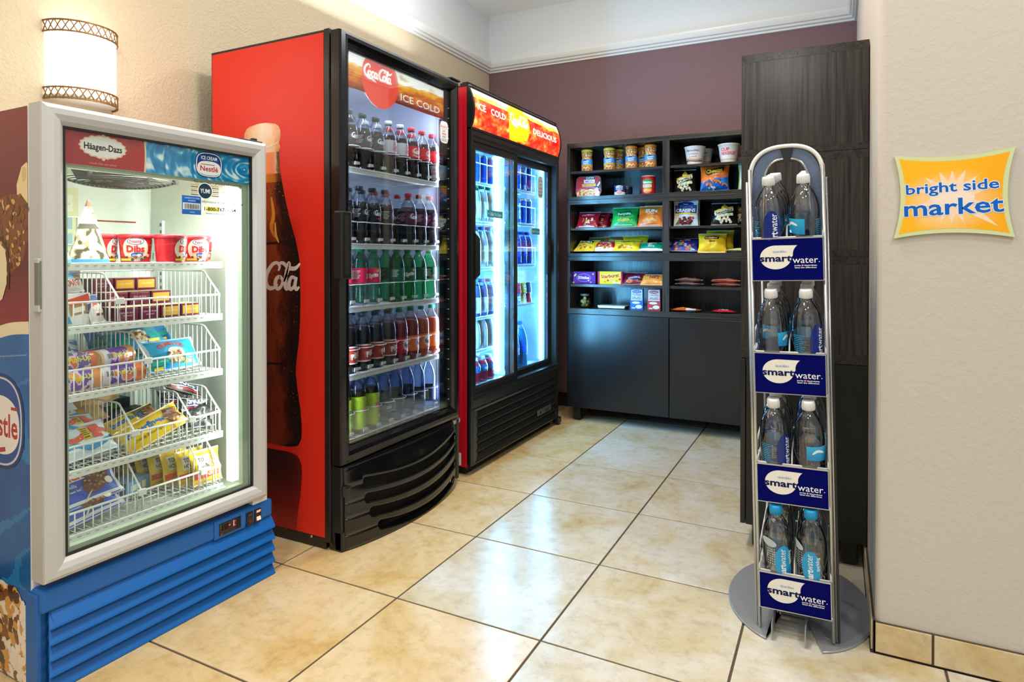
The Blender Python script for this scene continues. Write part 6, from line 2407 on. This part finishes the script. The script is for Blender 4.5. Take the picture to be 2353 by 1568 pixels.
def barbox(yel, pat):
    def f(k, w, h):
        if yel:
            k.rect(-w * .42, h * .16, w * .42, h * .84, '#d9a63c').text('vanilla almond', 0, h * .55, h * .15, '#f2dc9a', .01, w=w * .6)
        else:
            k.text('dulce de leche', 0, h * .62, h * .16, '#dcb8c2', .01, w=w * .62).text('caramel', 0, h * .4, h * .14, '#dcb8c2', .01, w=w * .4)
            k.stroke([(-w * .46, h * .9), (w * .46, h * .9)], h * .05, '#a06a78', 0)
    return f


n_ = 0
for (row, yy, xs_, layers) in (('front', .118, (.282, .350, .418, .486), 1), ('middle', .205, (.300, .370, .440), 2), ('back', .292, (.310, .380, .450), 3)):
    for li in range(layers):
        for ci, xx in enumerate(xs_):
            yel = ci >= (2 if row != 'back' else 1)
            top = li == layers - 1
            lab = f"{'yellow-panelled' if yel else 'plain'} maroon ice cream box, {ORD[ci]} from left in the {row} row, {'top' if top else ORD[li] + ' from the bottom'}"
            carton('ice_cream_box', lab, 'box', FZ, (xx + .004 * (li % 2), yy + .002 * li, F2 + li * (BXH + .0006)), (BXW, BXH, BXD), ('#6d2338', '#54182a', '#d8c9a8' if top else '#6d2338'), barbox(yel, 0), rnd.uniform(-.03, .03) if top else 0, group='maroon ice cream boxes')


# third basket: push-up rolls and cone bags
def roll(lx, ly, z, yaw, lab, c1, c2):
    e = thing('push_up_roll', lab, 'ice cream', FZ.at(lx, ly, z + .0275), FZ.rz + yaw, 'push-up ice cream rolls')
    mb = MB()
    L_, R_ = .135, .0275

    def rc(u, v):
        q = ns(u * 5 + lx * 30, v * 7, 2)
        if v < .08:
            return '#d8b48a'
        if v < .28:
            return '#e6e2ee'
        if v > .80:
            return c2
        return c1 if q > -.05 else ('#ecd9f0' if q > -.25 else c2)
    mb.grid(lambda u, v: (L_ * (v - .5), R_ * sin(2 * pi * u), R_ * cos(2 * pi * u)), 36, 44, 0, rc)
    for s_ in (-1, 1):
        pr = [(0, .004), (R_ * .7, .003), (R_, 0)] if s_ > 0 else [(0, 0), (R_, 0)]
        kk = len(mb.v)
        ring = [(s_ * L_ / 2 + s_ * .001, R_ * sin(2 * pi * i / 20), R_ * cos(2 * pi * i / 20)) for i in range(20)]
        mb.add(ring, [tuple(range(20)) if s_ > 0 else tuple(range(20))[::-1]], 0, lin('#c99a6a' if s_ < 0 else c2))
    k = Ink(lambda u, v, h_: (u, -(R_ + h_) * cos(v / R_), (R_ + h_) * sin(v / R_)), None, mb, 0, .0004, .008)
    k.text('Push-Up', .012, .012, .016, '#f2e23a', .03, w=.055, rot=.1)
    bars(k, -.045, .0, .022, .018, 5)
    obj('roll_body', mb, 'print_gloss', e)


roll(.140, .135, F3, .05, 'purple and white push-up roll lying front left in the second basket', '#7a52b0', '#e89a5a')
roll(.262, .135, F3, -.06, 'orange-ended push-up roll lying at the front beside the divider', '#6a44a8', '#e8824a')
roll(.130, .195, F3, .2, 'push-up roll on the basket floor behind the front left one', '#6a62a8', '#e0845a')
roll(.262, .195, F3, -.1, 'push-up roll on the basket floor behind the orange-ended one', '#7a52b0', '#e89a5a')
roll(.150, .165, F3 + .048, -.12, 'orange and violet push-up roll on top of the pile, left', '#756aa8', '#df7a4e')
roll(.262, .168, F3 + .048, .35, 'purple and yellow push-up roll on top of the pile, right', '#7a4ab0', '#e8985e')


def drum(k, w, h):
    for i, ch_ in enumerate('DRUMSTICK'):
        a = 2.2 - i * .16
        k.text(ch_, w * (-.02) + w * .36 * cos(a), h * .30 + h * .52 * sin(a), h * .15, '#c8382c', .035, rot=(a - pi / 2) * .6)
        k.n -= .9
    k.n += 1
    k.ell(0, h * .42, w * .17, h * .24, '#f0e6d0', 22)
    r_ = random.Random(3)
    for i in range(22):
        k.ell(w * .15 * r_.uniform(-1, 1), h * (.34 + .16 * r_.uniform(-1, 1)), .006, .005, ['#8a5a2a', '#c99a5a', '#e6c890', '#5c3820'][i % 4], 7)
        k.n -= .9
    k.n += 1
    k.poly([(-w * .46, h * .06), (-w * .16, h * .2), (-w * .16, h * .42), (-w * .46, h * .34)], '#149a90')
    k.poly([(w * .18, h * .2), (w * .44, h * .30), (w * .44, h * .44), (w * .18, h * .40)], '#17a79a')
    k.rect(w * .14, h * .12, w * .36, h * .20, '#f0d83a').rect(-w * .42, h * .02, -w * .26, h * .10, '#f0d83a')


DC = lambda u, v: mix('#1496d2', '#35b4e6', .5 + ns(u * 4, v * 4, 6)) if .07 < u < .93 else '#cfe6f0'
pouch('cone_bag', 'bright blue cone bag lying foremost in the second basket', 'ice cream', FZ, (.448, .135, F3 + .014), (.185, .105, .05), DC, drum, -.55, 0, .05, 'blue cone bags', seed=211)
pouch('cone_bag', 'blue cone bag at the back, leaning on the basket wall', 'ice cream', FZ, (.505, .36, F3 + .055), (.17, .10, .05), lambda u, v: mix('#1a70b8', '#2a98d6', .5 + ns(u * 4, v * 4, 2)), drum, -.6, -.25, -.1, 'blue cone bags', seed=212)
pouch('cone_bag', 'blue and teal cone bag in the middle of the pile', 'ice cream', FZ, (.415, .26, F3 + .075), (.185, .105, .05), lambda u, v: mix('#1886c4', '#1aa0a0', v), drum, -.95, -.08, .05, 'blue cone bags', seed=213)
pouch('cone_bag', 'blue cone bag lying under the middle one', 'ice cream', FZ, (.430, .235, F3 + .026), (.18, .11, .05), DC, drum, -1.25, .1, .1, 'blue cone bags', seed=214)
pouch('cone_bag', 'white-backed cone bag with blue print, back of the left heap', 'ice cream', FZ, (.200, .33, F3 + .03), (.18, .115, .05), lambda u, v: '#d8e2e8' if ns(u * 5, v * 5, 3) > -.1 else '#3a7ab4', None, -.7, .1, .1, 'blue cone bags', seed=215)
pouch('cone_bag', 'white and navy turned-over cone bag between the heaps', 'ice cream', FZ, (.345, .27, F3 + .03), (.17, .10, .045), lambda u, v: '#e2e8ec' if v < .55 else '#3f5c98', lambda k, w, h: [fine(k, -w * .4 + i * w * .28, h * .45, w * .22, 5, h * .07, '#98a4b4') for i in range(3)], -1.0, -.1, -.05, 'blue cone bags', seed=216)
pouch('cone_bag', 'deep blue cone bag on the very back of the pile', 'ice cream', FZ, (.395, .375, F3 + .06), (.17, .10, .05), lambda u, v: mix('#1c5aa4', '#2a80c8', .5 + ns(u * 4, v * 4, 2)), drum, -.7, .1, 0, 'blue cone bags', seed=217)


# fourth basket
def swirl(k, w, h):
    k.stroke([(-w * .5, h * .66), (-w * .1, h * .5), (w * .2, h * .72), (w * .5, h * .6)], h * .16, '#e06a50', 4)
    k.stroke([(-w * .5, h * .3), (-w * .15, h * .36), (w * .1, h * .2), (w * .5, h * .36)], h * .14, '#3a98d0', 4)
    k.rect(w * .02, h * .42, w * .16, h * .86, '#e6c23a')
    fine(k, w * .03, h * .76, w * .11, 5, h * .07, '#5a5a40')
    k.rect(w * .18, h * .42, w * .36, h * .88, '#e2604a')


WH = lambda u, v: mix('#eef0f2', '#cfe2ee', .5 + ns(u * 3, v * 4, 2))
for i, (lx, ly, dz, ln, rl, tr, lab) in enumerate(((.175, .125, .016, -.75, -.05, .1, 'white, red and blue ice cream packet, lowest at the front of the third basket'), (.165, .185, .030, -1.25, -.06, .05, 'white packet with red swirl, second up in the third basket heap'),
                                                 (.180, .165, .062, -1.05, .12, .2, 'white packet with blue ends, third up in the heap'), (.150, .235, .085, -1.05, -.02, .1, 'white and coral packet near the top of the heap'), (.140, .285, .118, -.8, -.05, .0, 'blue, yellow and red packet topmost in the third basket'))):
    pouch('ice_cream_packet', lab, 'ice cream', FZ, (lx, ly, F4 + dz), (.175, .105, .034), WH, swirl, ln, rl, tr, 'white swirl packets', seed=221 + i)
for i, (lx, ly, dz, rl) in enumerate(((.275, .33, .055, -.15), (.33, .37, .10, -.2), (.265, .39, .11, .1))):
    pouch('ice_cream_packet', ['golden brown packet behind the first divider, lower', 'golden brown packet leaning on the second divider', 'golden brown packet at the back, upper'][i], 'ice cream', FZ, (lx, ly, F4 + dz), (.15, .09, .035), lambda u, v: mix('#a87c34', '#d4a854', .5 + ns(u * 3, v * 4, 2)), None, -.9, rl, 0, 'golden packets', seed=231 + i)


def butter(k, w, h):
    k.text('Butterfinger', -w * .10, h * .62, h * .24, '#1f6cb0', .045, w=w * .66, shear=.12)
    k.text('Creamy Butterfinger bar', -w * .08, h * .30, h * .10, '#8a6a1a', .015, w=w * .6, shear=.1)
    r_ = random.Random(5)
    k.fan([(w * .24, h * .15), (w * .46, h * .3), (w * .48, h * .8), (w * .26, h * .92), (w * .2, h * .5)], '#8a5630')
    for i in range(16):
        k.ell(w * (.34 + .12 * r_.uniform(-1, 1)), h * (.52 + .3 * r_.uniform(-1, 1)), .006, .004, ['#5e3418', '#b87a48', '#d9a468'][i % 3], 7, r_.random() * 3)
        k.n -= .9
    k.n += 1


YB_ = lambda u, v: mix('#eec01c', '#fbda3a', .5 + ns(u * 3, v * 4, 2))
pouch('ice_cream_bar', 'yellow wrapped bar with blue lettering, tilted at the front of the third basket', 'ice cream', FZ, (.388, .125, F4 + .018), (.205, .085, .036), YB_, butter, -.75, -.30, .02, 'yellow wrapped bars', seed=241)
pouch('ice_cream_bar', 'yellow wrapped bar lying behind the tilted one', 'ice cream', FZ, (.375, .205, F4 + .035), (.17, .08, .034), lambda u, v: YB_(u, v) if u < .55 else '#5c4430', butter, -.95, -.22, .05, 'yellow wrapped bars', seed=242)
pouch('ice_cream_bar', 'yellow wrapped bar under the tilted one, end with green print', 'ice cream', FZ, (.430, .16, F4 + .014), (.13, .07, .026), lambda u, v: '#e8d43a' if u < .6 else '#c8d84a', None, -1.35, -.1, .1, 'yellow wrapped bars', seed=243)


def snick(k, w, h):
    k.poly([(-w * .36, h * .22), (w * .34, h * .22), (w * .42, h * .80), (-w * .28, h * .80)], '#e9e4e6')
    k.poly([(-w * .34, h * .26), (w * .335, h * .26), (w * .40, h * .76), (-w * .27, h * .76)], '#23305e')
    k.text('SNICKERS', .0, h * .52, h * .34, '#f4f2f2', .045, w=w * .6, shear=.15)
    k.rect(-w * .36, h * .12, w * .30, h * .17, '#b02a3a')


BR = lambda u, v: mix('#2a1816', '#4a302c', .5 + ns(u * 5, v * 5, 2)) if .05 < u < .95 else '#6a5450'
pouch('ice_cream_bar', 'dark brown wrapped bar with slanted white lettering on top of the dark heap', 'ice cream', FZ, (.535, .225, F4 + .122), (.15, .055, .036), BR, snick, -1.0, .42, .0, 'dark wrapped bars', seed=251)
for i, (lx, ly, dz, ln, rl, lab) in enumerate(((.535, .27, .07, -.9, .3, 'dark brown wrapped bar under the lettered one'), (.545, .17, .06, -.9, .25, 'black wrapped bar in the middle of the dark heap'), (.525, .125, .018, -.9, .1, 'black wrapped bar at the front of the dark heap'),
                                               (.545, .13, .045, -1.0, -.2, 'black wrapped bar crossing over the front one'), (.505, .20, .03, -1.2, .3, 'black wrapped bar low beside the second divider'), (.545, .23, .03, -1.2, .0, 'black wrapped bar on the floor of the heap'))):
    pouch('ice_cream_bar', lab, 'ice cream', FZ, (lx, ly, F4 + dz), (.115, .06, .036), lambda u, v: mix('#141214', '#383436', .5 + ns(u * 6, v * 6, 4)), snick if i < 2 else None, ln, rl, .1 * i - .2, 'dark wrapped bars', seed=252 + i)
for i, (lx, ly, dz) in enumerate(((.41, .30, .03), (.42, .35, .06), (.40, .40, .09))):
    carton('ice_cream_box', ['black and green box seen through the second divider, lowest', 'black and green box seen through the second divider, middle', 'black and green box seen through the second divider, highest'][i], 'box', FZ, (lx, ly, F4 + dz - .028), (.11, .042, .05), ('#1c2420', '#161a18', '#242a26'), lambda k, w, h: (k.rect(-w * .1, h * .2, w * .2, h * .7, '#3f7a3a'), k.text('NESTLE', -w * .2, h * .7, h * .2, '#c8ccc8', .02)), .0, group='black and green boxes')


# fifth basket
def crunch(k, w, h):
    k.rect(-w * .46, h * .66, w * .06, h * .92, '#f0ece8')
    k.text('CRUNCH', -w * .18, h * .79, h * .18, '#d8482e', .045, w=w * .48)
    k.text('Vanilla', -w * .18, h * .54, h * .09, '#dfe6f4', .02, w=w * .2).text('ice cream bar', -w * .18, h * .4, h * .07, '#dfe6f4', .01, w=w * .26)
    k.rect(-w * .46, h * .06, w * .46, h * .13, '#eceff4')
    r_ = random.Random(6)
    k.ell(w * .18, h * .50, w * .22, h * .26, '#6a3a20', 22, .45)
    for i in range(40):
        a, q = r_.random() * 6.28, sqrt(r_.random())
        x_, z_ = w * .20 * q * cos(a), h * .24 * q * sin(a)
        k.ell(w * .18 + x_ * .9 - z_ * .3, h * .5 + x_ * .35 + z_ * .9, .004, .0035, ['#4a2412', '#a8703e', '#c99a60', '#7a4526'][i % 4], 6)
        k.n -= .9
    k.n += 1
    k.poly([(w * .02, h * .22), (w * .08, h * .30), (w * .0, h * .12), (-w * .06, h * .06)], '#e6cf98')
    k.ell(w * .34, h * .40, w * .06, h * .10, '#f6f0d8', 14)


CB = lambda u, v: mix('#2444b0', '#3a62cc', .5 + ns(u * 3, v * 4, 2)) if u < .92 else '#dfe6f0'
for i, (lx, ly, dz, ln, rl, tr, lab) in enumerate(((.175, .125, .012, -.85, -.12, .05, 'royal blue bar packet lowest at the front of the bottom basket'), (.185, .145, .050, -.70, -.05, .08, 'royal blue bar packet with red lettering, front of the bottom basket'),
                                                 (.160, .235, .045, -.8, -.1, .0, 'royal blue bar packet behind the lettered front one'), (.150, .300, .085, -.75, -.15, .0, 'royal blue bar packet at the back of the bottom left heap'))):
    pouch('ice_cream_bar', lab, 'ice cream', FZ, (lx, ly, F5 + dz), (.215 if i < 2 else .18, .11, .036), CB, crunch, ln, rl, tr, 'royal blue bar packets', seed=261 + i)
for i, (lx, ly, dz, rz_, lab) in enumerate(((.385, .24, 0, .3, 'grey-blue ice cream box lying loose on the bottom wire floor'), (.345, .37, 0, .1, 'pale blue box at the back of the bottom basket, lowest'), (.345, .37, .047, .1, 'pale blue box at the back of the bottom basket, second'), (.35, .375, .094, .05, 'pale blue box at the back of the bottom basket, top'))):
    carton('ice_cream_box', lab, 'box', FZ, (lx, ly, F5 + dz), (.10, .046, .075), ('#5c8fb8', '#4a7aa4', '#7aa6c8'), lambda k, w, h: (k.rect(-w * .3, h * .3, w * .1, h * .7, '#c8d4c0'), k.rect(w * .15, h * .25, w * .32, h * .75, '#e0d8b0')), rz_, group='blue boxes in the bottom basket')


def toll(k, w, h):
    k.rect(-w * .46, h * .18, w * .46, h * .34, '#d84a3c')
    k.rect(-w * .36, h * .44, w * .06, h * .84, '#f4efdc').text('TOLL', -w * .15, h * .72, h * .12, '#4a3a2a', .02, w=w * .3).text('HOUSE', -w * .15, h * .55, h * .12, '#4a3a2a', .02, w=w * .36)
    r_ = random.Random(6)
    k.ell(w * .26, h * .60, w * .2, h * .2, '#c08a4e', 18)
    for i in range(12):
        k.ell(w * (.26 + .15 * r_.uniform(-1, 1)), h * (.6 + .14 * r_.uniform(-1, 1)), .005, .004, ['#5a3218', '#8a5a30', '#e0b47a'][i % 3], 7)
        k.n -= .9
    k.n += 1
    k.rect(-w * .46, h * .04, w * .46, h * .10, '#e8a82a')


for i, (lx, ly, tr) in enumerate(((.553, .128, -.15), (.528, .172, -.05), (.505, .216, .0), (.485, .258, .05), (.468, .300, .05), (.452, .342, .05), (.44, .384, .05))):
    lab = ['yellow cookie bag, foremost of the row in the bottom basket'] + [f'yellow cookie bag, {ORD[j]} back in the bottom basket row' for j in range(1, 7)]
    pouch('cookie_bag', lab[i], 'ice cream', FZ, (lx + (.0 if i else 0), ly, F5), (.105, .112, .034), lambda u, v: mix('#f0c41a', '#fbdc40', .5 + ns(u * 3, v * 4, 2)), toll, -.22, 0, tr + .1, 'yellow cookie bags', seed=271 + i)
# ------------------------------------------------------------------ bottled water rack
RX, RY = 1.1655, .33
LEAN = -.0245
rk = thing('water_rack', 'slim silver floor rack with four navy signed trays of water bottles', 'rack', (RX, RY, 0.0), rot=(0, LEAN, 0))
R = lambda lx, ly, z: (RX + lx + z * LEAN, RY + ly, z - lx * LEAN)
# base: rounded plate with a slot cut into its front
bp_ = []
cxb, cyb, ra, rb_ = -.004, .235, .208, .285
for i in range(57):
    a = -pi / 2 + .36 + (2 * pi - .72) * i / 56
    bp_.append((cxb + ra * cos(a), cyb + rb_ * sin(a)))
slot = [(-.070, .10), (-.055, .13), (.015, .13), (.030, .10)]
left_tip, right_tip = bp_[-1], bp_[0]
mb = MB()
n = len(bp_)
cc = (cxb, cyb + .12)
top, bot = .009, .003
P2 = bp_ + slot
N2 = len(P2)


def tri_plate(z, flip):
    v = [(x_, y_, z) for x_, y_ in P2] + [(cc[0], cc[1], z)]
    f = [(N2, i, (i + 1) % N2) for i in range(N2)]
    mb.add(v, [t[::-1] if flip else t for t in f])


tri_plate(top, False)
tri_plate(bot, True)
v = [(x_, y_, top) for x_, y_ in P2] + [(x_, y_, bot) for x_, y_ in P2]
mb.add(v, [(i, N2 + i, N2 + (i + 1) % N2, (i + 1) % N2) for i in range(N2)])
mb.tube([(x_, y_, .0035) for x_, y_ in bp_], .0035, 6)
base = obj('base_plate', mb, 'grey_metal', rk, (0, 0, 0), (0, -LEAN, 0))
for s_ in (-1, 1):
    xx = -.062 if s_ < 0 else .026
    obj('base_flange', MB().box(xx - .0015, xx + .0015, -.03, .30, .004, .052), 'grey_metal', base)
obj('wing_nut', MB().lathe([(.004, 0), (.004, .022)], 8).box(-.012, .012, -.002, .002, .010, .016, ch=.0015).lathe([(.009, .004), (.009, .008)], 12), 'chrome', base, (-.061, .09, .032), (0, pi / 2, 0))
# uprights and arch
for s_ in (-1, 1):
    for (xx, yy, zt, r_) in ((.0975, .012, 1.365, .0052), (.1065, .024, 1.33, .0048)):
        obj('upright_tube', MB().tube([(s_ * xx, yy, .012), (s_ * xx, yy, zt)], r_, 10), 'steel', rk)
    obj('upright_tube', MB().tube([(s_ * .0975, .30, .012), (s_ * .0975, .30, 1.24)], .0048, 8), 'steel', rk)
    if s_ > 0:
        obj('side_strip', MB().box(s_ * .112 - .003, s_ * .112 + .003, .018, .06, .012, 1.33, ch=.001), 'black_satin', rk)


def arch(w2, zs, zt, yy, p=3.0, n_=24):
    out = []
    for i in range(n_ + 1):
        a = pi - pi * i / n_
        out.append((w2 * math.copysign(abs(cos(a)) ** (2 / p), cos(a)), yy, zs + (zt - zs) * abs(sin(a)) ** (2 / p)))
    return out


a1 = [(-.0975, .024, 1.28)] + arch(.0975, 1.335, 1.428, .024, 2.5) + [(.0975, .024, 1.28)]
obj('arch_tube', MB().tube(a1, .006, 10), 'white_paint', rk)
a2 = arch(.0935, 1.30, 1.422, .030, 2.6)
a3 = arch(.062, 1.30, 1.392, .030, 2.6)
mb = MB()
v = []
for (p, q) in zip(a2, a3):
    v += [(p[0], .028, p[2]), (q[0], .028, q[2]), (p[0], .036, p[2]), (q[0], .036, q[2])]
f = []
for i in range(len(a2) - 1):
    b = i * 4
    f += [(b, b + 1, b + 5, b + 4), (b + 2, b + 6, b + 7, b + 3), (b + 1, b + 3, b + 7, b + 5), (b, b + 4, b + 6, b + 2)]
mb.add(v, f)
for s_ in (-1, 1):
    mb.box(min(s_ * .062, s_ * .0935), max(s_ * .062, s_ * .0935), .028, .036, 1.16, 1.2995)
obj('arch_panel', mb, pbr('blue_grey_plastic', '#5d6c86', .3), rk)
obj('arch_tube', MB().tube([(-.062, .026, 1.19)] + [(p[0], .026, p[2]) for p in a3] + [(.062, .026, 1.19)], .0035, 8), 'chrome', rk)
obj('arch_clip', MB().prism([(-.014, 1.424), (.022, 1.424), (.014, 1.388), (-.006, 1.388)], .022, .0275, 'y'), 'black_satin', rk)

TR = [(1.161, 1.036, 1.043), (.829, .709, .715), (.504, .391, .396), (.187, .080, .086)]
SL_ = tan_ = math.tan(radians(9))
PW = .0945
for ti, (zt, zb, zf) in enumerate(TR):
    mb = MB()
    zt2 = zt
    # rim and side wires
    mb.tube([(-PW, .004, zt), (PW, .004, zt), (PW, .31, zf + .095 + .3 * SL_), (-PW, .31, zf + .095 + .3 * SL_)], .0032, 8, True)
    for s_ in (-1, 1):
        mb.tube([(s_ * PW, .002, zt), (s_ * PW, .03, zt + .055), (s_ * PW, .05, zt + .065)], .0028, 6)
        mb.tube([(s_ * PW, .05, zt + .065), (s_ * PW, .31, zf + .16 + .3 * SL_)], .0028, 6)
        mb.tube([(s_ * PW, .004, zf - .004), (s_ * PW, .31, zf + .31 * SL_ - .004)], .0028, 6)
        for yy in (.06, .14, .22, .31):
            mb.tube([(s_ * PW, yy, zf + yy * SL_ - .004), (s_ * PW, yy, zt + .0 + (zf + .16 + .3 * SL_ - zt) * yy / .31)], .002, 5)
    for j in range(9):
        xx = -.084 + .021 * j
        mb.tube([(xx, .012, zf - .0005), (xx, .31, zf + .31 * SL_ - .0025)], .0018, 5)
    mb.tube([(-PW, .31, zf + .31 * SL_ - .004), (PW, .31, zf + .31 * SL_ - .004)], .0028, 6)
    mb.tube([(-PW, .15, zf + .15 * SL_ - .006), (PW, .15, zf + .15 * SL_ - .006)], .0028, 6)
    mb.tube([(0, .004, zt), (0, .03, zt + .035), (0, .31, zf + .13 + .3 * SL_)], .0024, 6)
    tr = obj('wire_tray', mb, 'white_paint', rk)
    fr_ = obj('sign_frame', MB().frame(-PW - .001, PW + .001, zb, zt, .0022, .0022, .0022, .004, [(0, .004), (0, -.0048), (1, -.0048), (1, -.003)]), 'steel', tr)
    sp = obj('sign_panel', MB().box(-PW, PW, -.003, .002, zb + .001, zt - .002), pbr('navy_card', '#060a5c', .4), tr)
    hgt = zt - zb
    k = Ink(lambda u, v, h_: (u, -.0032 - h_, zb + v), None, MB())
    k.rect(-PW + .002, .002, PW - .002, hgt - .004, '#060a5c')
    dc = (-.0305, hgt * .545)
    dr_ = .0345
    drop = []
    for i in range(36):
        a = radians(72) + radians(250) * i / 35 + 0
        drop.append((dc[0] + dr_ * 1.22 * cos(a), dc[1] + dr_ * sin(a)))
    drop += [(dc[0] + .0565, dc[1] + dr_ * .86), (dc[0] + .0725, dc[1] + dr_ * 1.0), (dc[0] + .04, dc[1] + dr_ * 1.0)]
    lower = [q for q in drop]
    hull = [(dc[0] + dr_ * 1.22 * cos(a), dc[1] + dr_ * sin(a)) for a in [2 * pi * i / 40 for i in range(40)]]
    k.poly(hull, '#e9e6db')
    k.n -= .5
    k.poly([(dc[0], dc[1] + dr_), (dc[0] + .0745, dc[1] + dr_ * .97), (dc[0] + .055, dc[1] + dr_ * .55), (dc[0] + .043, dc[1] + .0), (dc[0], dc[1])], '#e9e6db')
    k.n += 1
    k.clip = (-PW + .002, PW - .002, .002, hgt - .004)
    k.ell(dc[0] + .0905, dc[1] + .009, .0445, .036, '#060a5c', 40)
    k.clip = None
    k.text('smart', -.0745 + .0005, hgt * .53, .0195, '#1c2350', .03, w=.087, align='L')
    k.text('water', .0145, hgt * .485, .0195, '#f0f0ee', .002, w=.066, align='L')
    k.text('GLACÉAU', -.0195, hgt * .675, .0055, '#3a86b0', .004, w=.036)
    k.text('purity & electrolytes', .0485, hgt * .355, .0042, '#eceff6', .02, w=.058).text('taste the difference', .0480, hgt * .305, .0042, '#eceff6', .02, w=.057)
    k.rect(.0415, hgt * .340, .0455, hgt * .37, '#c8383a')
    k.ell(.0835, hgt * .43, .0014, .0014, '#e8e8ee', 8)
    obj('sign_print', k.mb, 'sign_ink', sp)

PROF_SW = [(.022, .0015), (.034, 0), (.0398, .005), (.0412, .018), (.0412, .180), (.0400, .200), (.0355, .223), (.028, .241), (.0195, .254), (.0142, .261), (.0138, .266), (.0168, .2675), (.0168, .270), (.0128, .272), (.0128, .286)]


def water_proto(kind, cap, spark):
    e = bpy.data.objects.new('water_bottle', None)
    COL.objects.link(e)
    obj('shell', MB().lathe(PROF_SW, 28, cap=False), 'pet', e)
    lid(e, 'cap', .0172, .266, .026, solid(cap, .35), 22, 24)
    k = Ink(wrap(.0416, .042), .007, MB(), 0, .0002)
    kb = Ink(wrap(.0416, .042), .007, MB(), 0, .0002)
    if not spark:
        # printed drop in front, cyan band at the back
        for i in range(14):
            t0, t1 = i / 14, (i + 1) / 14
            kb.poly([(.085, .088 + .04 * t0), (.155, .080 + .045 * t0), (.155, .080 + .045 * t1), (.085, .088 + .04 * t1)], mix('#1488c8', '#35b2e0', t0))
            kb.n -= 1
        kb.n += 1
        kb.stroke([(.10, .105), (.115, .114), (.135, .107)], .008, '#e6f2f8', 4, True)
        fine(kb, -.075 + .2614, .12, .035, 14, .0055, '#2f8fc0')
        k.ell(-.004, .105, .024, .048, '#16297e', 30)
        k.poly([(-.028, .105), (.020, .105), (.020, .0), (-.028, .0)], '#16297e')
        k.text('water', .001, .118, .020, '#eef2f8', .006, w=.052, rot=pi / 2)
        k.text('smart', .001, .066, .020, '#eef2f8', .03, w=.05, rot=pi / 2)
        k.rect(-.13, .0, .13, .022, '#1d3a8c')
    else:
        k.ell(.0, .092, .025, .05, '#1a9fd8', 30)
        k.poly([(-.02, .10), (.024, .10), (.024, .04), (-.02, .04)], '#1a9fd8')
        k.text('smart', -.004, .062, .018, '#eef4fa', .03, w=.046, rot=pi / 2).text('water', -.004, .108, .018, '#dff0fa', .006, w=.05, rot=pi / 2)
        k.text('sparkling', .017, .104, .010, '#f2f6fa', .01, w=.042, rot=pi / 2)
        for i in range(7):
            for j in range(4):
                k.ell(-.043 + j * .006, .085 + i * .0075, .0013, .0013, '#eaf2f8', 7)
                k.n -= .9
        k.n += 1
        kb.rect(.06, .07, .11, .11, '#2a8ab8')
        k.ell(-.04, .15, .022, .012, '#b8c4cc', 20, -.3)
    obj('back_label', kb.mb, 'print_gloss', e)['kind'] = 'stuff'
    obj('label', k.mb, 'print_gloss', e)
    if spark:
        obj('water_line', MB().lathe([(.0385, .205), (.0388, .2065), (.0385, .208)], 28, cap=False), 'pet', e)
    BT[kind] = e


water_proto('still', '#eef0f0', False)
water_proto('spark', '#16a0dc', True)
rnd = random.Random(8)
TN = ['top tray', 'second tray', 'third tray', 'bottom tray']
for ti, (zt, zb, zf) in enumerate(TR):
    for ci, lx in enumerate((-.0465, .0465)):
        for row in range(4 if ti == 0 else 3):
            yy = .055 + row * .0845
            z = zf + yy * SL_ + .0005
            kind = 'spark' if ti == 3 else 'still'
            yaw = [[.3, 2.6], [-1.6, .9], [.9, -2.2], [.5, -.05]][ti][ci] if row == 0 else rnd.uniform(-3, 3)
            side_ = ['left', 'right'][ci]
            lab = f"{'blue' if ti == 3 else 'white'}-capped clear water bottle, {'front' if row == 0 else ORD[row] + ' back'} of the rack's {TN[ti]}, {side_} lane"
            # lean forward with the sloping tray floor
            m = Matrix.Rotation(LEAN, 4, 'Y') @ Matrix.Rotation(radians(9), 4, 'X') @ Matrix.Rotation(yaw, 4, 'Z')
            put_bottle(kind, 'water_bottle', R(lx, yy, z), 0, lab, 'water bottles in the rack', tuple(m.to_euler()))
